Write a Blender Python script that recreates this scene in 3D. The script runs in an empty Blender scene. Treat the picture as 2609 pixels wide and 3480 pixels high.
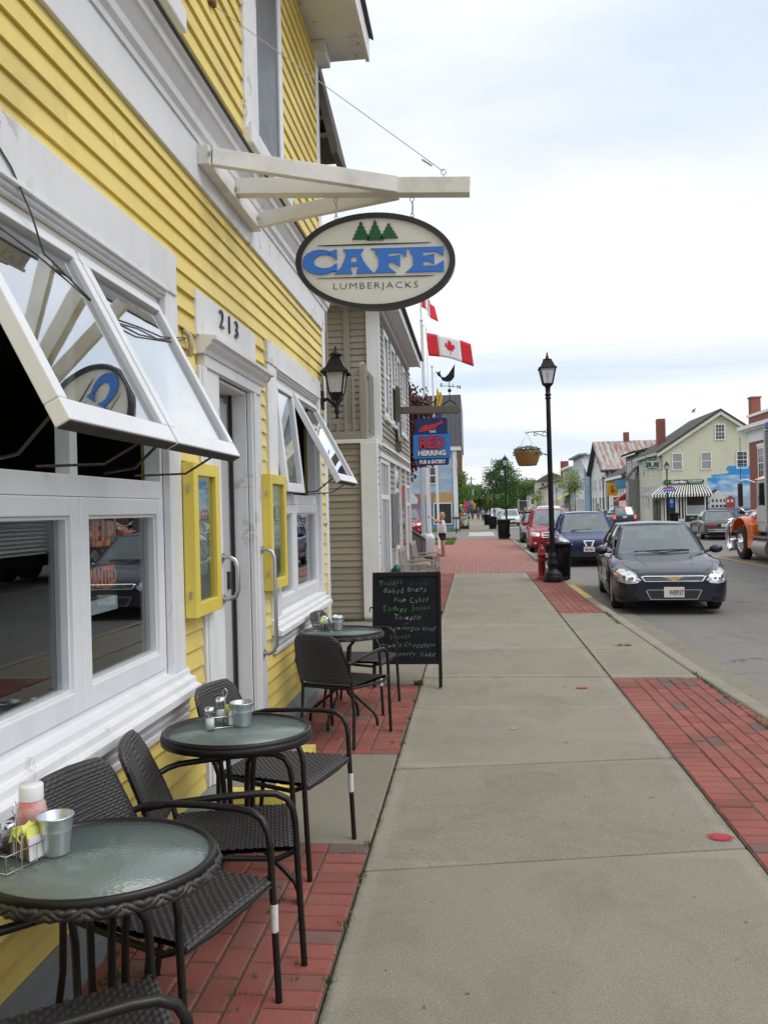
import bpy, math, random
from mathutils import Vector, Matrix
from math import sin, cos, pi, radians, sqrt
random.seed(7)
SC = bpy.context.scene
COL = SC.collection

# ------------------------------------------------------------------ camera
F_PX, W_PX = 2832.0, 2609.0
PSI, RHO, PIT = radians(6.2), radians(1.4), radians(-0.1)
r0 = Vector((cos(PSI), sin(PSI), 0)); f0 = Vector((-sin(PSI), cos(PSI), 0)); u0 = Vector((0, 0, 1))
fw = f0*cos(PIT) + u0*sin(PIT); up = u0*cos(PIT) - f0*sin(PIT)
cr = r0*cos(RHO) - up*sin(RHO); cu = r0*sin(RHO) + up*cos(RHO)
cam = bpy.data.cameras.new('camera'); camo = bpy.data.objects.new('camera', cam); COL.objects.link(camo)
camo.matrix_world = Matrix(((cr.x, cu.x, -fw.x, 0), (cr.y, cu.y, -fw.y, 0), (cr.z, cu.z, -fw.z, 1.66), (0, 0, 0, 1)))
cam.sensor_fit = 'HORIZONTAL'; cam.sensor_width = 36; cam.lens = 36*F_PX/W_PX
cam.clip_start = 0.05; cam.clip_end = 6000
SC.camera = camo

# ------------------------------------------------------------------ sky: Nishita sky behind a bright broken overcast
SUN_EL, SUN_AZ = radians(54), radians(112)      # azimuth measured from +Y towards +X
w = bpy.data.worlds.new('World'); SC.world = w; w.use_nodes = True
nt = w.node_tree; N = nt.nodes; L = nt.links; N.clear()
def nd(t, **k):
    n = N.new(t)
    for a, b in k.items(): setattr(n, a, b)
    return n
sky = nd('ShaderNodeTexSky', sky_type='NISHITA', sun_disc=False, sun_elevation=SUN_EL, sun_rotation=SUN_AZ, air_density=1.0, dust_density=1.5, ozone_density=1.5)
tc = nd('ShaderNodeTexCoord'); sep = nd('ShaderNodeSeparateXYZ'); L.new(tc.outputs['Generated'], sep.inputs[0])
zz = nd('ShaderNodeMath', operation='MAXIMUM'); L.new(sep.outputs['Z'], zz.inputs[0]); zz.inputs[1].default_value = 0.0
za = nd('ShaderNodeMath', operation='ADD'); L.new(zz.outputs[0], za.inputs[0]); za.inputs[1].default_value = 0.16
dx = nd('ShaderNodeMath', operation='DIVIDE'); L.new(sep.outputs['X'], dx.inputs[0]); L.new(za.outputs[0], dx.inputs[1])
dy = nd('ShaderNodeMath', operation='DIVIDE'); L.new(sep.outputs['Y'], dy.inputs[0]); L.new(za.outputs[0], dy.inputs[1])
cb = nd('ShaderNodeCombineXYZ'); L.new(dx.outputs[0], cb.inputs[0]); L.new(dy.outputs[0], cb.inputs[1]); cb.inputs[2].default_value = 3.7
mp = nd('ShaderNodeMapping'); L.new(cb.outputs[0], mp.inputs[0]); mp.inputs['Rotation'].default_value = (0, 0, radians(-24)); mp.inputs['Scale'].default_value = (0.55, 1.25, 1); mp.inputs['Location'].default_value = (2.35, 4.1, 0)
n1 = nd('ShaderNodeTexNoise'); L.new(mp.outputs[0], n1.inputs['Vector']); n1.inputs['Scale'].default_value = 0.62; n1.inputs['Detail'].default_value = 7; n1.inputs['Roughness'].default_value = 0.52; n1.inputs['Distortion'].default_value = 0.5
rp = nd('ShaderNodeValToRGB'); L.new(n1.outputs['Fac'], rp.inputs[0]); rp.color_ramp.elements[0].position = 0.34; rp.color_ramp.elements[1].position = 0.56
n2 = nd('ShaderNodeTexNoise'); L.new(mp.outputs[0], n2.inputs['Vector']); n2.inputs['Scale'].default_value = 1.7; n2.inputs['Detail'].default_value = 8; n2.inputs['Roughness'].default_value = 0.6
rc = nd('ShaderNodeValToRGB'); L.new(n2.outputs['Fac'], rc.inputs[0])
rc.color_ramp.elements[0].position = 0.3; rc.color_ramp.elements[0].color = (9.6, 9.8, 10.2, 1)
rc.color_ramp.elements[1].position = 0.68; rc.color_ramp.elements[1].color = (11.6, 11.7, 11.8, 1)
bl = nd('ShaderNodeMix', data_type='RGBA', blend_type='MULTIPLY'); bl.inputs[0].default_value = 1.0
L.new(sky.outputs[0], bl.inputs[6]); bl.inputs[7].default_value = (1.15, 1.15, 1.1, 1)
hz = nd('ShaderNodeMix', data_type='RGBA'); hz.inputs[0].default_value = 0.82      # thin high veil that pales the gaps
L.new(bl.outputs[2], hz.inputs[6]); hz.inputs[7].default_value = (8.0, 9.1, 10.4, 1)
mx = nd('ShaderNodeMix', data_type='RGBA'); L.new(rp.outputs[0], mx.inputs[0]); L.new(hz.outputs[2], mx.inputs[6]); L.new(rc.outputs[0], mx.inputs[7])
bg = nd('ShaderNodeBackground'); bg.inputs['Strength'].default_value = 0.1; L.new(mx.outputs[2], bg.inputs[0])
out = nd('ShaderNodeOutputWorld'); L.new(bg.outputs[0], out.inputs[0])

sun = bpy.data.lights.new('sun', 'SUN'); sun.energy = 1.5; sun.angle = radians(40); sun.color = (1, 0.96, 0.9)
suno = bpy.data.objects.new('sun', sun); COL.objects.link(suno)
sd = Vector((sin(SUN_AZ)*cos(SUN_EL), cos(SUN_AZ)*cos(SUN_EL), sin(SUN_EL)))
suno.rotation_euler = (-sd).to_track_quat('-Z', 'Y').to_euler()
vs = SC.view_settings; vs.view_transform = 'Standard'; vs.look = 'None'; vs.gamma = 1; vs.exposure = 0.05; vs.use_curve_mapping = False
SC.cycles.use_denoising = True; SC.cycles.max_bounces = 8; SC.cycles.transparent_max_bounces = 12; SC.cycles.glossy_bounces = 4
SC.cycles.caustics_reflective = False; SC.cycles.caustics_refractive = False

# ------------------------------------------------------------------ objects
ORG = {}
def org(o): return ORG.get(o.name, Vector((0, 0, 0))) if o is not None else Vector((0, 0, 0))
def tag(o, label=None, cat=None, group=None, kind=None):
    if label: o['label'] = label
    if cat: o['category'] = cat
    if group: o['group'] = group
    if kind: o['kind'] = kind
    return o
def thing(name, label, cat, loc=(0, 0, 0), rz=0.0, group=None, local=False):
    o = bpy.data.objects.new(name, None); o.empty_display_size = 0.1; COL.objects.link(o)
    o.location = loc; o.rotation_euler = (0, 0, rz)
    if not local: ORG[o.name] = Vector(loc)
    return tag(o, label, cat, group)
def link(name, me, parent=None, loc=None, mat=None):
    o = bpy.data.objects.new(name, me); COL.objects.link(o)
    if parent is not None:
        o.parent = parent; ORG[o.name] = org(parent)
    if loc is not None: o.location = Vector(loc) - (org(parent) if parent is not None else Vector((0, 0, 0)))
    return o
def dup(root, loc, rz=0.0, label=None, group=None, swap=None):
    c = root.copy(); COL.objects.link(c); c.location = loc; c.rotation_euler = (0, 0, rz)
    if label: c['label'] = label
    if group: c['group'] = group
    def kids(a, b):
        for ch in KIDS.get(a.name, []):
            d = ch.copy(); COL.objects.link(d); d.parent = b
            if swap and d.type == 'MESH' and d.data.materials and d.data.materials[0].name in swap:
                d.material_slots[0].link = 'OBJECT'; d.material_slots[0].material = swap[d.data.materials[0].name]
            kids(ch, d)
    kids(root, c)
    return c
KIDS = {}
class MB:
    """collects shapes and links them as one mesh object"""
    def __init__(s): s.v = []; s.f = []; s.sm = []
    def add(s, vs, fs, sm=False):
        n = len(s.v); s.v += [tuple(p) for p in vs]; s.f += [tuple(i+n for i in f) for f in fs]; s.sm += [sm]*len(fs); return s
    def bx(s, x0, x1, y0, y1, z0, z1):
        return s.add([(x, y, z) for x in (x0, x1) for y in (y0, y1) for z in (z0, z1)],
                     [(0, 1, 3, 2), (4, 6, 7, 5), (0, 4, 5, 1), (2, 3, 7, 6), (0, 2, 6, 4), (1, 5, 7, 3)])
    def cb(s, c, d, M=None):
        h = [k/2 for k in d]
        vs = [Vector((x, y, z)) for x in (-h[0], h[0]) for y in (-h[1], h[1]) for z in (-h[2], h[2])]
        if M is not None: vs = [M @ p for p in vs]
        return s.add([p+Vector(c) for p in vs], [(0, 1, 3, 2), (4, 6, 7, 5), (0, 4, 5, 1), (2, 3, 7, 6), (0, 2, 6, 4), (1, 5, 7, 3)])
    def beam(s, a, b, w_, h_, upv=(0, 0, 1)):
        a, b = Vector(a), Vector(b); d = (b-a).normalized(); sd_ = d.cross(Vector(upv)).normalized()*w_/2; u_ = sd_.cross(d).normalized()*h_/2
        vs = [p+i*sd_+j*u_ for p in (a, b) for i in (-1, 1) for j in (-1, 1)]
        return s.add(vs, [(0, 1, 3, 2), (4, 6, 7, 5), (0, 4, 5, 1), (2, 3, 7, 6), (0, 2, 6, 4), (1, 5, 7, 3)])
    def tube(s, pts, r, n=8, cap=True):
        P = [Vector(p) for p in pts]; m = len(P); rr = r if isinstance(r, (list, tuple)) else [r]*m
        t0 = (P[1]-P[0]).normalized(); ref = Vector((0, 0, 1)) if abs(t0.z) < .9 else Vector((1, 0, 0))
        a = t0.cross(ref).normalized(); vs = []
        for i in range(m):
            t = (P[min(i+1, m-1)]-P[max(i-1, 0)]).normalized()
            a = (a - t*a.dot(t)).normalized(); b = t.cross(a)
            vs += [P[i]+(a*cos(2*pi*k/n)+b*sin(2*pi*k/n))*rr[i] for k in range(n)]
        fs = [(i*n+k, i*n+(k+1) % n, (i+1)*n+(k+1) % n, (i+1)*n+k) for i in range(m-1) for k in range(n)]
        s.add(vs, fs, True)
        if cap: s.add(vs[:n], [tuple(range(n))[::-1]]); s.add(vs[-n:], [tuple(range(n))])
        return s
    def lathe(s, prof, n=20, c=(0, 0, 0), sm=True, a0=0.0):
        m = len(prof); vs = [(c[0]+r*cos(a0+2*pi*k/n), c[1]+r*sin(a0+2*pi*k/n), c[2]+z) for r, z in prof for k in range(n)]
        return s.add(vs, [(i*n+k, i*n+(k+1) % n, (i+1)*n+(k+1) % n, (i+1)*n+k) for i in range(m-1) for k in range(n)], sm)
    def prism(s, poly, ax, a, b):
        n = len(poly)
        mk = {'x': lambda p, t: (t, p[0], p[1]), 'y': lambda p, t: (p[0], t, p[1]), 'z': lambda p, t: (p[0], p[1], t)}[ax]
        vs = [mk(p, a) for p in poly]+[mk(p, b) for p in poly]
        return s.add(vs, [tuple(range(n)), tuple(range(2*n-1, n-1, -1))]+[(i, i+n, (i+1) % n+n, (i+1) % n) for i in range(n)])
    def grid(s, fn, nu, nv, sm=True):
        vs = [fn(i/nu, j/nv) for j in range(nv+1) for i in range(nu+1)]
        return s.add(vs, [(j*(nu+1)+i, j*(nu+1)+i+1, (j+1)*(nu+1)+i+1, (j+1)*(nu+1)+i) for j in range(nv) for i in range(nu)], sm)
    def ball(s, c, r, nu=12, nv=8):
        r = (r, r, r) if not isinstance(r, (tuple, list)) else r
        return s.grid(lambda u, v: (c[0]+r[0]*cos(2*pi*u)*sin(pi*v), c[1]+r[1]*sin(2*pi*u)*sin(pi*v), c[2]+r[2]*cos(pi*v)), nu, nv)
    def quad(s, a, b, c, d): return s.add([a, b, c, d], [(0, 1, 2, 3)])
    def mesh(s, name, mat, smooth=None, o=Vector((0, 0, 0))):
        me = bpy.data.meshes.new(name); me.from_pydata([(p[0]-o[0], p[1]-o[1], p[2]-o[2]) for p in s.v], [], s.f)
        sm = s.sm if smooth is None else [smooth]*len(s.f)
        me.polygons.foreach_set('use_smooth', sm); me.update()
        if mat is not None: me.materials.append(mat)
        return me
    def build(s, name, mat, parent=None, smooth=None, bevel=0, seg=2, solid=0, at=None, fix=False):
        o_ = Vector(at) if at is not None else org(parent)
        me = s.mesh(name, mat, smooth, o_)
        if fix:
            import bmesh
            b = bmesh.new(); b.from_mesh(me); bmesh.ops.remove_doubles(b, verts=b.verts, dist=1e-4); bmesh.ops.recalc_face_normals(b, faces=b.faces); b.to_mesh(me); b.free()
        o = bpy.data.objects.new(name, me); COL.objects.link(o)
        if parent is not None:
            o.parent = parent; ORG[o.name] = org(parent) if at is None else Vector(at); KIDS.setdefault(parent.name, []).append(o)
            if at is not None: o.location = Vector(at) - org(parent)
        elif at is not None: o.location = at; ORG[o.name] = Vector(at)
        if solid: md = o.modifiers.new('solid', 'SOLIDIFY'); md.thickness = solid; md.offset = 0
        if bevel: md = o.modifiers.new('bevel', 'BEVEL'); md.width = bevel; md.segments = seg; md.limit_method = 'ANGLE'; md.angle_limit = radians(40)
        return o
def struct(name, mb, mat, **k): return tag(mb.build(name, mat, **k), kind='structure')
def text(name, s, size, mat, M, parent=None, ext=0.002, thin=0.0, shear=0.0, sx=1.0, spacing=1.0, align='CENTER', at=None, bold=0.0, warp=None):
    """flat lettering: default font as a real, slightly thick mesh placed by matrix M (x right, y up, z out of the surface)"""
    cu_ = bpy.data.curves.new(name, 'FONT'); cu_.body = s; cu_.size = size; cu_.extrude = ext; cu_.align_x = align; cu_.align_y = 'CENTER'
    cu_.offset = bold - thin; cu_.shear = shear; cu_.space_character = spacing; cu_.resolution_u = 2
    t = bpy.data.objects.new(name, cu_); me = bpy.data.meshes.new_from_object(t); bpy.data.objects.remove(t)
    if warp:
        for v_ in me.vertices: v_.co.x, v_.co.y = warp(v_.co.x, v_.co.y)
    me.transform(Matrix.Diagonal((sx, 1, 1, 1))); me.transform(M)
    if parent is not None: me.transform(Matrix.Translation(-org(parent)))
    me.materials.clear(); me.materials.append(mat)
    o = bpy.data.objects.new(name, me); COL.objects.link(o)
    if parent is not None: o.parent = parent; ORG[o.name] = org(parent); KIDS.setdefault(parent.name, []).append(o)
    return o
def frame_m(loc, right, upv=(0, 0, 1)):
    r_ = Vector(right).normalized(); u_ = Vector(upv).normalized(); z_ = r_.cross(u_)
    return Matrix(((r_.x, u_.x, z_.x, loc[0]), (r_.y, u_.y, z_.y, loc[1]), (r_.z, u_.z, z_.z, loc[2]), (0, 0, 0, 1)))

# ------------------------------------------------------------------ materials
MATS = {}
def newmat(name):
    m = bpy.data.materials.new(name); m.use_nodes = True; t = m.node_tree
    for n in list(t.nodes): t.nodes.remove(n)
    b = t.nodes.new('ShaderNodeBsdfPrincipled'); o = t.nodes.new('ShaderNodeOutputMaterial'); t.links.new(b.outputs[0], o.inputs[0])
    return m, t, b, o
def mixc(t, fac, a, b, mode='MIX'):
    m = t.nodes.new('ShaderNodeMix'); m.data_type = 'RGBA'; m.blend_type = mode
    for k, v in ((0, fac), (6, a), (7, b)):
        if isinstance(v, bpy.types.NodeSocket): t.links.new(v, m.inputs[k])
        elif isinstance(v, (int, float)): m.inputs[k].default_value = v
        else: m.inputs[k].default_value = (v[0], v[1], v[2], 1)
    return m.outputs[2]
def ramp(t, src, p0, p1, c0=(0, 0, 0), c1=(1, 1, 1)):
    r = t.nodes.new('ShaderNodeValToRGB'); t.links.new(src, r.inputs[0]); e = r.color_ramp.elements
    e[0].position = p0; e[1].position = p1; e[0].color = (*c0, 1); e[1].color = (*c1, 1); return r.outputs[0]
def coord(t, kind='Position', scale=(1, 1, 1)):
    if kind == 'Position': s = t.nodes.new('ShaderNodeNewGeometry').outputs['Position']
    else: s = t.nodes.new('ShaderNodeTexCoord').outputs[kind]
    m = t.nodes.new('ShaderNodeMapping'); t.links.new(s, m.inputs[0]); m.inputs['Scale'].default_value = scale; return m.outputs[0]
def noise(t, vec, sc, det=4, ro=.55, dist=0):
    n = t.nodes.new('ShaderNodeTexNoise'); t.links.new(vec, n.inputs['Vector']); n.inputs['Scale'].default_value = sc; n.inputs['Detail'].default_value = det; n.inputs['Roughness'].default_value = ro; n.inputs['Distortion'].default_value = dist
    return n.outputs['Fac']
def bump(t, b, h, st=.3, d=.01):
    n = t.nodes.new('ShaderNodeBump'); n.inputs['Strength'].default_value = st; n.inputs['Distance'].default_value = d
    t.links.new(h, n.inputs['Height']); t.links.new(n.outputs[0], b.inputs['Normal']); return n
def mat(name, col, rough=.6, metal=0., var=.12, sc=3., spec=.5, bmp=0., bsc=40., coat=0., stretch=(1, 1, 1), dirt=None, dfac=.35, dsc=1.2, kind='Position', rand=0.):
    """painted / natural surface: base colour with broad mottling, optional dirt blotches and fine relief"""
    if name in MATS: return MATS[name]
    m, t, b, o = newmat(name); v = coord(t, kind, stretch)
    c = mixc(t, noise(t, v, sc, 5), tuple(k*(1-var) for k in col), tuple(min(1, k*(1+var)) for k in col))
    if rand:
        oi = t.nodes.new('ShaderNodeObjectInfo').outputs['Random']
        c = mixc(t, ramp(t, oi, 0, 1, (1-rand,)*3, (1+rand,)*3), c, c, 'MIX') if False else mixc(t, 1.0, c, ramp(t, oi, 0, 1, (1-rand,)*3, (1+rand*.3,)*3), 'MULTIPLY')
    if dirt: c = mixc(t, mixc(t, dfac, (0, 0, 0), ramp(t, noise(t, v, dsc, 6, .65), .48, .72)), c, dirt)
    t.links.new(c, b.inputs['Base Color'])
    r_ = t.nodes.new('ShaderNodeMapRange'); t.links.new(noise(t, v, sc*2.3, 3), r_.inputs[0]); r_.inputs[3].default_value = max(0, rough-.12); r_.inputs[4].default_value = min(1, rough+.12); t.links.new(r_.outputs[0], b.inputs['Roughness'])
    b.inputs['Metallic'].default_value = metal; b.inputs['Specular IOR Level'].default_value = spec
    if coat: b.inputs['Coat Weight'].default_value = coat; b.inputs['Coat Roughness'].default_value = .03
    if bmp: bump(t, b, noise(t, v, bsc, 4, .6), bmp, .01)
    MATS[name] = m; return m
def peel_mat(name, col, under, amount=.5, rough=.5, stretch=(1, 1, 1)):
    m, t, b, o = newmat(name); v = coord(t, 'Position', stretch)
    c = mixc(t, noise(t, v, 2.2, 5), tuple(k*.88 for k in col), tuple(min(1, k*1.05) for k in col))
    fl = ramp(t, noise(t, v, 9, 8, .68, .4), .64-.1*amount, .66-.1*amount)
    big = ramp(t, noise(t, v, .9, 3), .48, .66)
    k = mixc(t, 1, fl, big, 'MULTIPLY')
    st = ramp(t, noise(t, coord(t, 'Position', (stretch[0]*3, stretch[1]*3, stretch[2]*.6)), 2.5, 6, .7), .5, .8)
    c = mixc(t, mixc(t, .22, (0, 0, 0), st), c, (.3, .29, .26))
    c = mixc(t, k, c, under)
    t.links.new(c, b.inputs['Base Color']); b.inputs['Roughness'].default_value = rough
    bump(t, b, mixc(t, .8, noise(t, v, 60, 3), k), .25, .004)
    MATS[name] = m; return m
def schlick(t, boost, base):
    lw = t.nodes.new('ShaderNodeLayerWeight'); lw.inputs[0].default_value = .5; pw = t.nodes.new('ShaderNodeMath'); pw.operation = 'POWER'; t.links.new(lw.outputs['Facing'], pw.inputs[0]); pw.inputs[1].default_value = 4.2
    mm = t.nodes.new('ShaderNodeMath'); mm.operation = 'MULTIPLY_ADD'; t.links.new(pw.outputs[0], mm.inputs[0]); mm.inputs[1].default_value = boost; mm.inputs[2].default_value = base; mm.use_clamp = True; return mm
def glass_mat(name, tint=(.9, .95, .95), boost=1.0, base=0.04, rough=0.0, bmp=0, wav=0.0):
    """thin pane: mostly see-through, mirrors more at a slant"""
    m, t, b, o = newmat(name); t.nodes.remove(b)
    mm = schlick(t, boost, base)
    tr = t.nodes.new('ShaderNodeBsdfTransparent'); tr.inputs[0].default_value = (*tint, 1)
    gl = t.nodes.new('ShaderNodeBsdfGlossy'); gl.inputs['Roughness'].default_value = rough; gl.inputs[0].default_value = (.95, .97, 1, 1)
    if bmp or wav:
        v = coord(t); n = t.nodes.new('ShaderNodeBump'); n.inputs['Strength'].default_value = bmp or wav; n.inputs['Distance'].default_value = .02
        t.links.new(noise(t, v, 60 if bmp else 1.6, 2), n.inputs['Height']); t.links.new(n.outputs[0], gl.inputs['Normal'])
    x = t.nodes.new('ShaderNodeMixShader'); t.links.new(mm.outputs[0], x.inputs[0]); t.links.new(tr.outputs[0], x.inputs[1]); t.links.new(gl.outputs[0], x.inputs[2]); t.links.new(x.outputs[0], o.inputs[0])
    MATS[name] = m; return m

YEL = mat('yellow clapboard paint', (.80, .63, .17), .5, var=.05, sc=2, dirt=(.42, .33, .11), dfac=.5, dsc=1.7, bmp=.10, bsc=60, rand=.12)
WHT = peel_mat('white trim paint', (.78, .79, .81), (.34, .31, .27), .05)
WHT2 = peel_mat('weathered white trim paint', (.75, .75, .76), (.27, .24, .2), .75)
VINYL = mat('white vinyl window frame', (.78, .80, .83), .35, var=.04, sc=4, dirt=(.5, .5, .48), dfac=.25, dsc=3)
YBOX = mat('yellow display case paint', (.78, .62, .10), .4, var=.06, sc=5, dirt=(.4, .3, .05), dfac=.3)
TAN = mat('tan clapboard stain', (.32, .29, .235), .65, var=.08, sc=2.5, dirt=(.22, .2, .16), dfac=.4, dsc=.8, bmp=.1, bsc=50, rand=.1)
OLDW = mat('weathered grey wood', (.135, .122, .10), .8, var=.3, sc=5, stretch=(6, 6, 1), bmp=.4, bsc=30)
BENCHW = mat('silvered teak', (.31, .29, .25), .75, var=.2, sc=9, stretch=(1, 5, 5), bmp=.2)
BLACKM = mat('black powder coat', (.010, .009, .009), .4, spec=.3, var=.2, sc=6, bmp=.03)
BROWNM = mat('dark brown chair tube', (.010, .0085, .008), .36, spec=.4, var=.2, sc=8)
LAMPM = mat('black lamp post paint', (.008, .008, .009), .45, spec=.3, var=.3, sc=5, bmp=.1)
CHROME = mat('chrome', (.8, .8, .82), .15, metal=1, var=.05)
STEEL = mat('dull steel', (.45, .45, .46), .38, metal=1, var=.15)
GALV = mat('galvanised bucket', (.62, .66, .70), .32, metal=.85, var=.16, sc=14, kind='Object')
FOUND = mat('painted grey foundation', (.19, .205, .22), .75, var=.15, sc=3, dirt=(.12, .12, .11), dfac=.6, dsc=2, bmp=.25, bsc=25)
DARKI = mat('dark interior', (.02, .019, .018), .8)
ROOMW = mat('interior wall', (.10, .085, .07), .8)
GLASS = glass_mat('window glass', (.86, .89, .88), 1.0, .06)
GLASS2 = glass_mat('awning sash glass', (.90, .93, .93), 1.2, .32, wav=.03)
FARG = mat('far window glass', (.035, .04, .045), .08, var=.3, spec=.8)
CLEARG = glass_mat('clear table glassware', (.92, .94, .94), 1.0, .06)
GREEN = mat('dark green paint', (.02, .075, .055), .35)
# ------------------------------------------------------------------ ground, road, pavements
def concrete_mat(name, col, joint=False):
    m, t, b, o = newmat(name); v = coord(t)
    c = mixc(t, noise(t, v, .9, 6, .6), tuple(k*.86 for k in col), tuple(k*1.1 for k in col))
    oi = t.nodes.new('ShaderNodeObjectInfo').outputs['Random']
    c = mixc(t, 1, c, ramp(t, oi, 0, 1, (.92, .92, .92), (1.04, 1.03, 1.0)), 'MULTIPLY')
    if joint:
        gn = t.nodes.new('ShaderNodeTexCoord').outputs['Generated']; sx_ = t.nodes.new('ShaderNodeSeparateXYZ'); t.links.new(gn, sx_.inputs[0]); ms = []
        for ax, wd in (('X', .045), ('Y', .07)):
            a_ = t.nodes.new('ShaderNodeMath'); a_.operation = 'SUBTRACT'; t.links.new(sx_.outputs[ax], a_.inputs[0]); a_.inputs[1].default_value = .5; b_ = t.nodes.new('ShaderNodeMath'); b_.operation = 'ABSOLUTE'; t.links.new(a_.outputs[0], b_.inputs[0]); ms.append(ramp(t, b_.outputs[0], .5-wd-.008, .5-wd+.008))
        ed = mixc(t, 1, ms[0], ms[1], 'LIGHTEN'); c = mixc(t, mixc(t, .35, (0, 0, 0), ed), c, tuple(k*1.28 for k in col)); ms = []
        for ax, wd in (('X', .012), ('Y', .014)):
            a_ = t.nodes.new('ShaderNodeMath'); a_.operation = 'SUBTRACT'; t.links.new(sx_.outputs[ax], a_.inputs[0]); a_.inputs[1].default_value = .5; b_ = t.nodes.new('ShaderNodeMath'); b_.operation = 'ABSOLUTE'; t.links.new(a_.outputs[0], b_.inputs[0]); ms.append(ramp(t, b_.outputs[0], .5-wd*1.6, .5-wd*.3))
        ed = mixc(t, 1, mixc(t, 1, ms[0], ms[1], 'LIGHTEN'), ramp(t, noise(t, v, 7, 6, .7), .38, .62), 'MULTIPLY'); c = mixc(t, mixc(t, .75, (0, 0, 0), ed), c, (.085, .075, .055))
    c = mixc(t, mixc(t, .8, (0, 0, 0), ramp(t, noise(t, v, 150, 2, .7), .50, .70)), c, tuple(k*.45 for k in col))
    c = mixc(t, mixc(t, .45, (0, 0, 0), ramp(t, noise(t, v, 70, 2, .6), .60, .72)), c, (.34, .24, .18))
    c = mixc(t, mixc(t, .7, (0, 0, 0), ramp(t, noise(t, v, 110, 2, .7), .58, .72)), c, tuple(min(1, k*1.6) for k in col))
    c = mixc(t, mixc(t, .5, (0, 0, 0), ramp(t, noise(t, v, 1.6, 9, .75, .8), .48, .72)), c, (.14, .128, .10)); c = mixc(t, mixc(t, .55, (0, 0, 0), ramp(t, noise(t, coord(t, 'Position', (1, .35, 1)), .55, 8, .7, 1.2), .56, .70)), c, tuple(k*.72 for k in col))
    c = mixc(t, mixc(t, .7, (0, 0, 0), ramp(t, noise(t, v, 11, 3, .4), .745, .77)), c, (.07, .065, .06))
    t.links.new(c, b.inputs['Base Color']); b.inputs['Roughness'].default_value = .88; b.inputs['Specular IOR Level'].default_value = .3
    bump(t, b, noise(t, v, 150, 4, .7), .35, .006); MATS[name] = m; return m
CONC = concrete_mat('sidewalk concrete', (.285, .265, .215), True)
CONC2 = concrete_mat('kerb concrete', (.31, .292, .245))
CONCD = concrete_mat('patio concrete', (.25, .232, .185))
def asphalt_mat(name, col):
    m, t, b, o = newmat(name); v = coord(t)
    c = mixc(t, noise(t, v, .35, 6, .65), tuple(k*.78 for k in col), tuple(k*1.18 for k in col))
    c = mixc(t, mixc(t, .5, (0, 0, 0), ramp(t, noise(t, coord(t, 'Position', (1.0, .12, 1)), .9, 6, .6), .5, .75)), c, tuple(k*.66 for k in col))
    c = mixc(t, mixc(t, .6, (0, 0, 0), ramp(t, noise(t, v, 90, 2, .8), .55, .75)), c, tuple(k*1.7 for k in col))
    vo = t.nodes.new('ShaderNodeTexVoronoi'); vo.feature = 'DISTANCE_TO_EDGE'; vo.inputs['Scale'].default_value = 1.0
    wv = t.nodes.new('ShaderNodeVectorMath'); wv.operation = 'ADD'; t.links.new(v, wv.inputs[0])
    nn = t.nodes.new('ShaderNodeTexNoise'); t.links.new(v, nn.inputs['Vector']); nn.inputs['Scale'].default_value = 1.3; nn.inputs['Detail'].default_value = 6
    sc_ = t.nodes.new('ShaderNodeVectorMath'); sc_.operation = 'SCALE'; sc_.inputs['Scale'].default_value = 2.2; t.links.new(nn.outputs['Color'], sc_.inputs[0]); t.links.new(sc_.outputs[0], wv.inputs[1]); mv = t.nodes.new('ShaderNodeMapping'); mv.inputs['Scale'].default_value = (.09, .30, .2); t.links.new(wv.outputs[0], mv.inputs[0]); t.links.new(mv.outputs[0], vo.inputs['Vector'])
    cr_ = ramp(t, vo.outputs['Distance'], .0015, .006, (.75, .75, .75), (0, 0, 0))
    cr_ = mixc(t, 1, cr_, ramp(t, noise(t, v, .4, 3), .40, .48), 'MULTIPLY')
    c = mixc(t, mixc(t, .55, (0, 0, 0), ramp(t, noise(t, coord(t, 'Position', (1.2, .5, 1)), .8, 7, .7, 1.0), .58, .66)), c, tuple(k*.5 for k in col))
    c = mixc(t, cr_, c, (.025, .025, .023))
    t.links.new(c, b.inputs['Base Color']); b.inputs['Roughness'].default_value = .8; b.inputs['Specular IOR Level'].default_value = .4
    bump(t, b, noise(t, v, 110, 4, .75), .5, .01); MATS[name] = m; return m
ASPH = asphalt_mat('worn asphalt', (.205, .197, .185))
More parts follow.
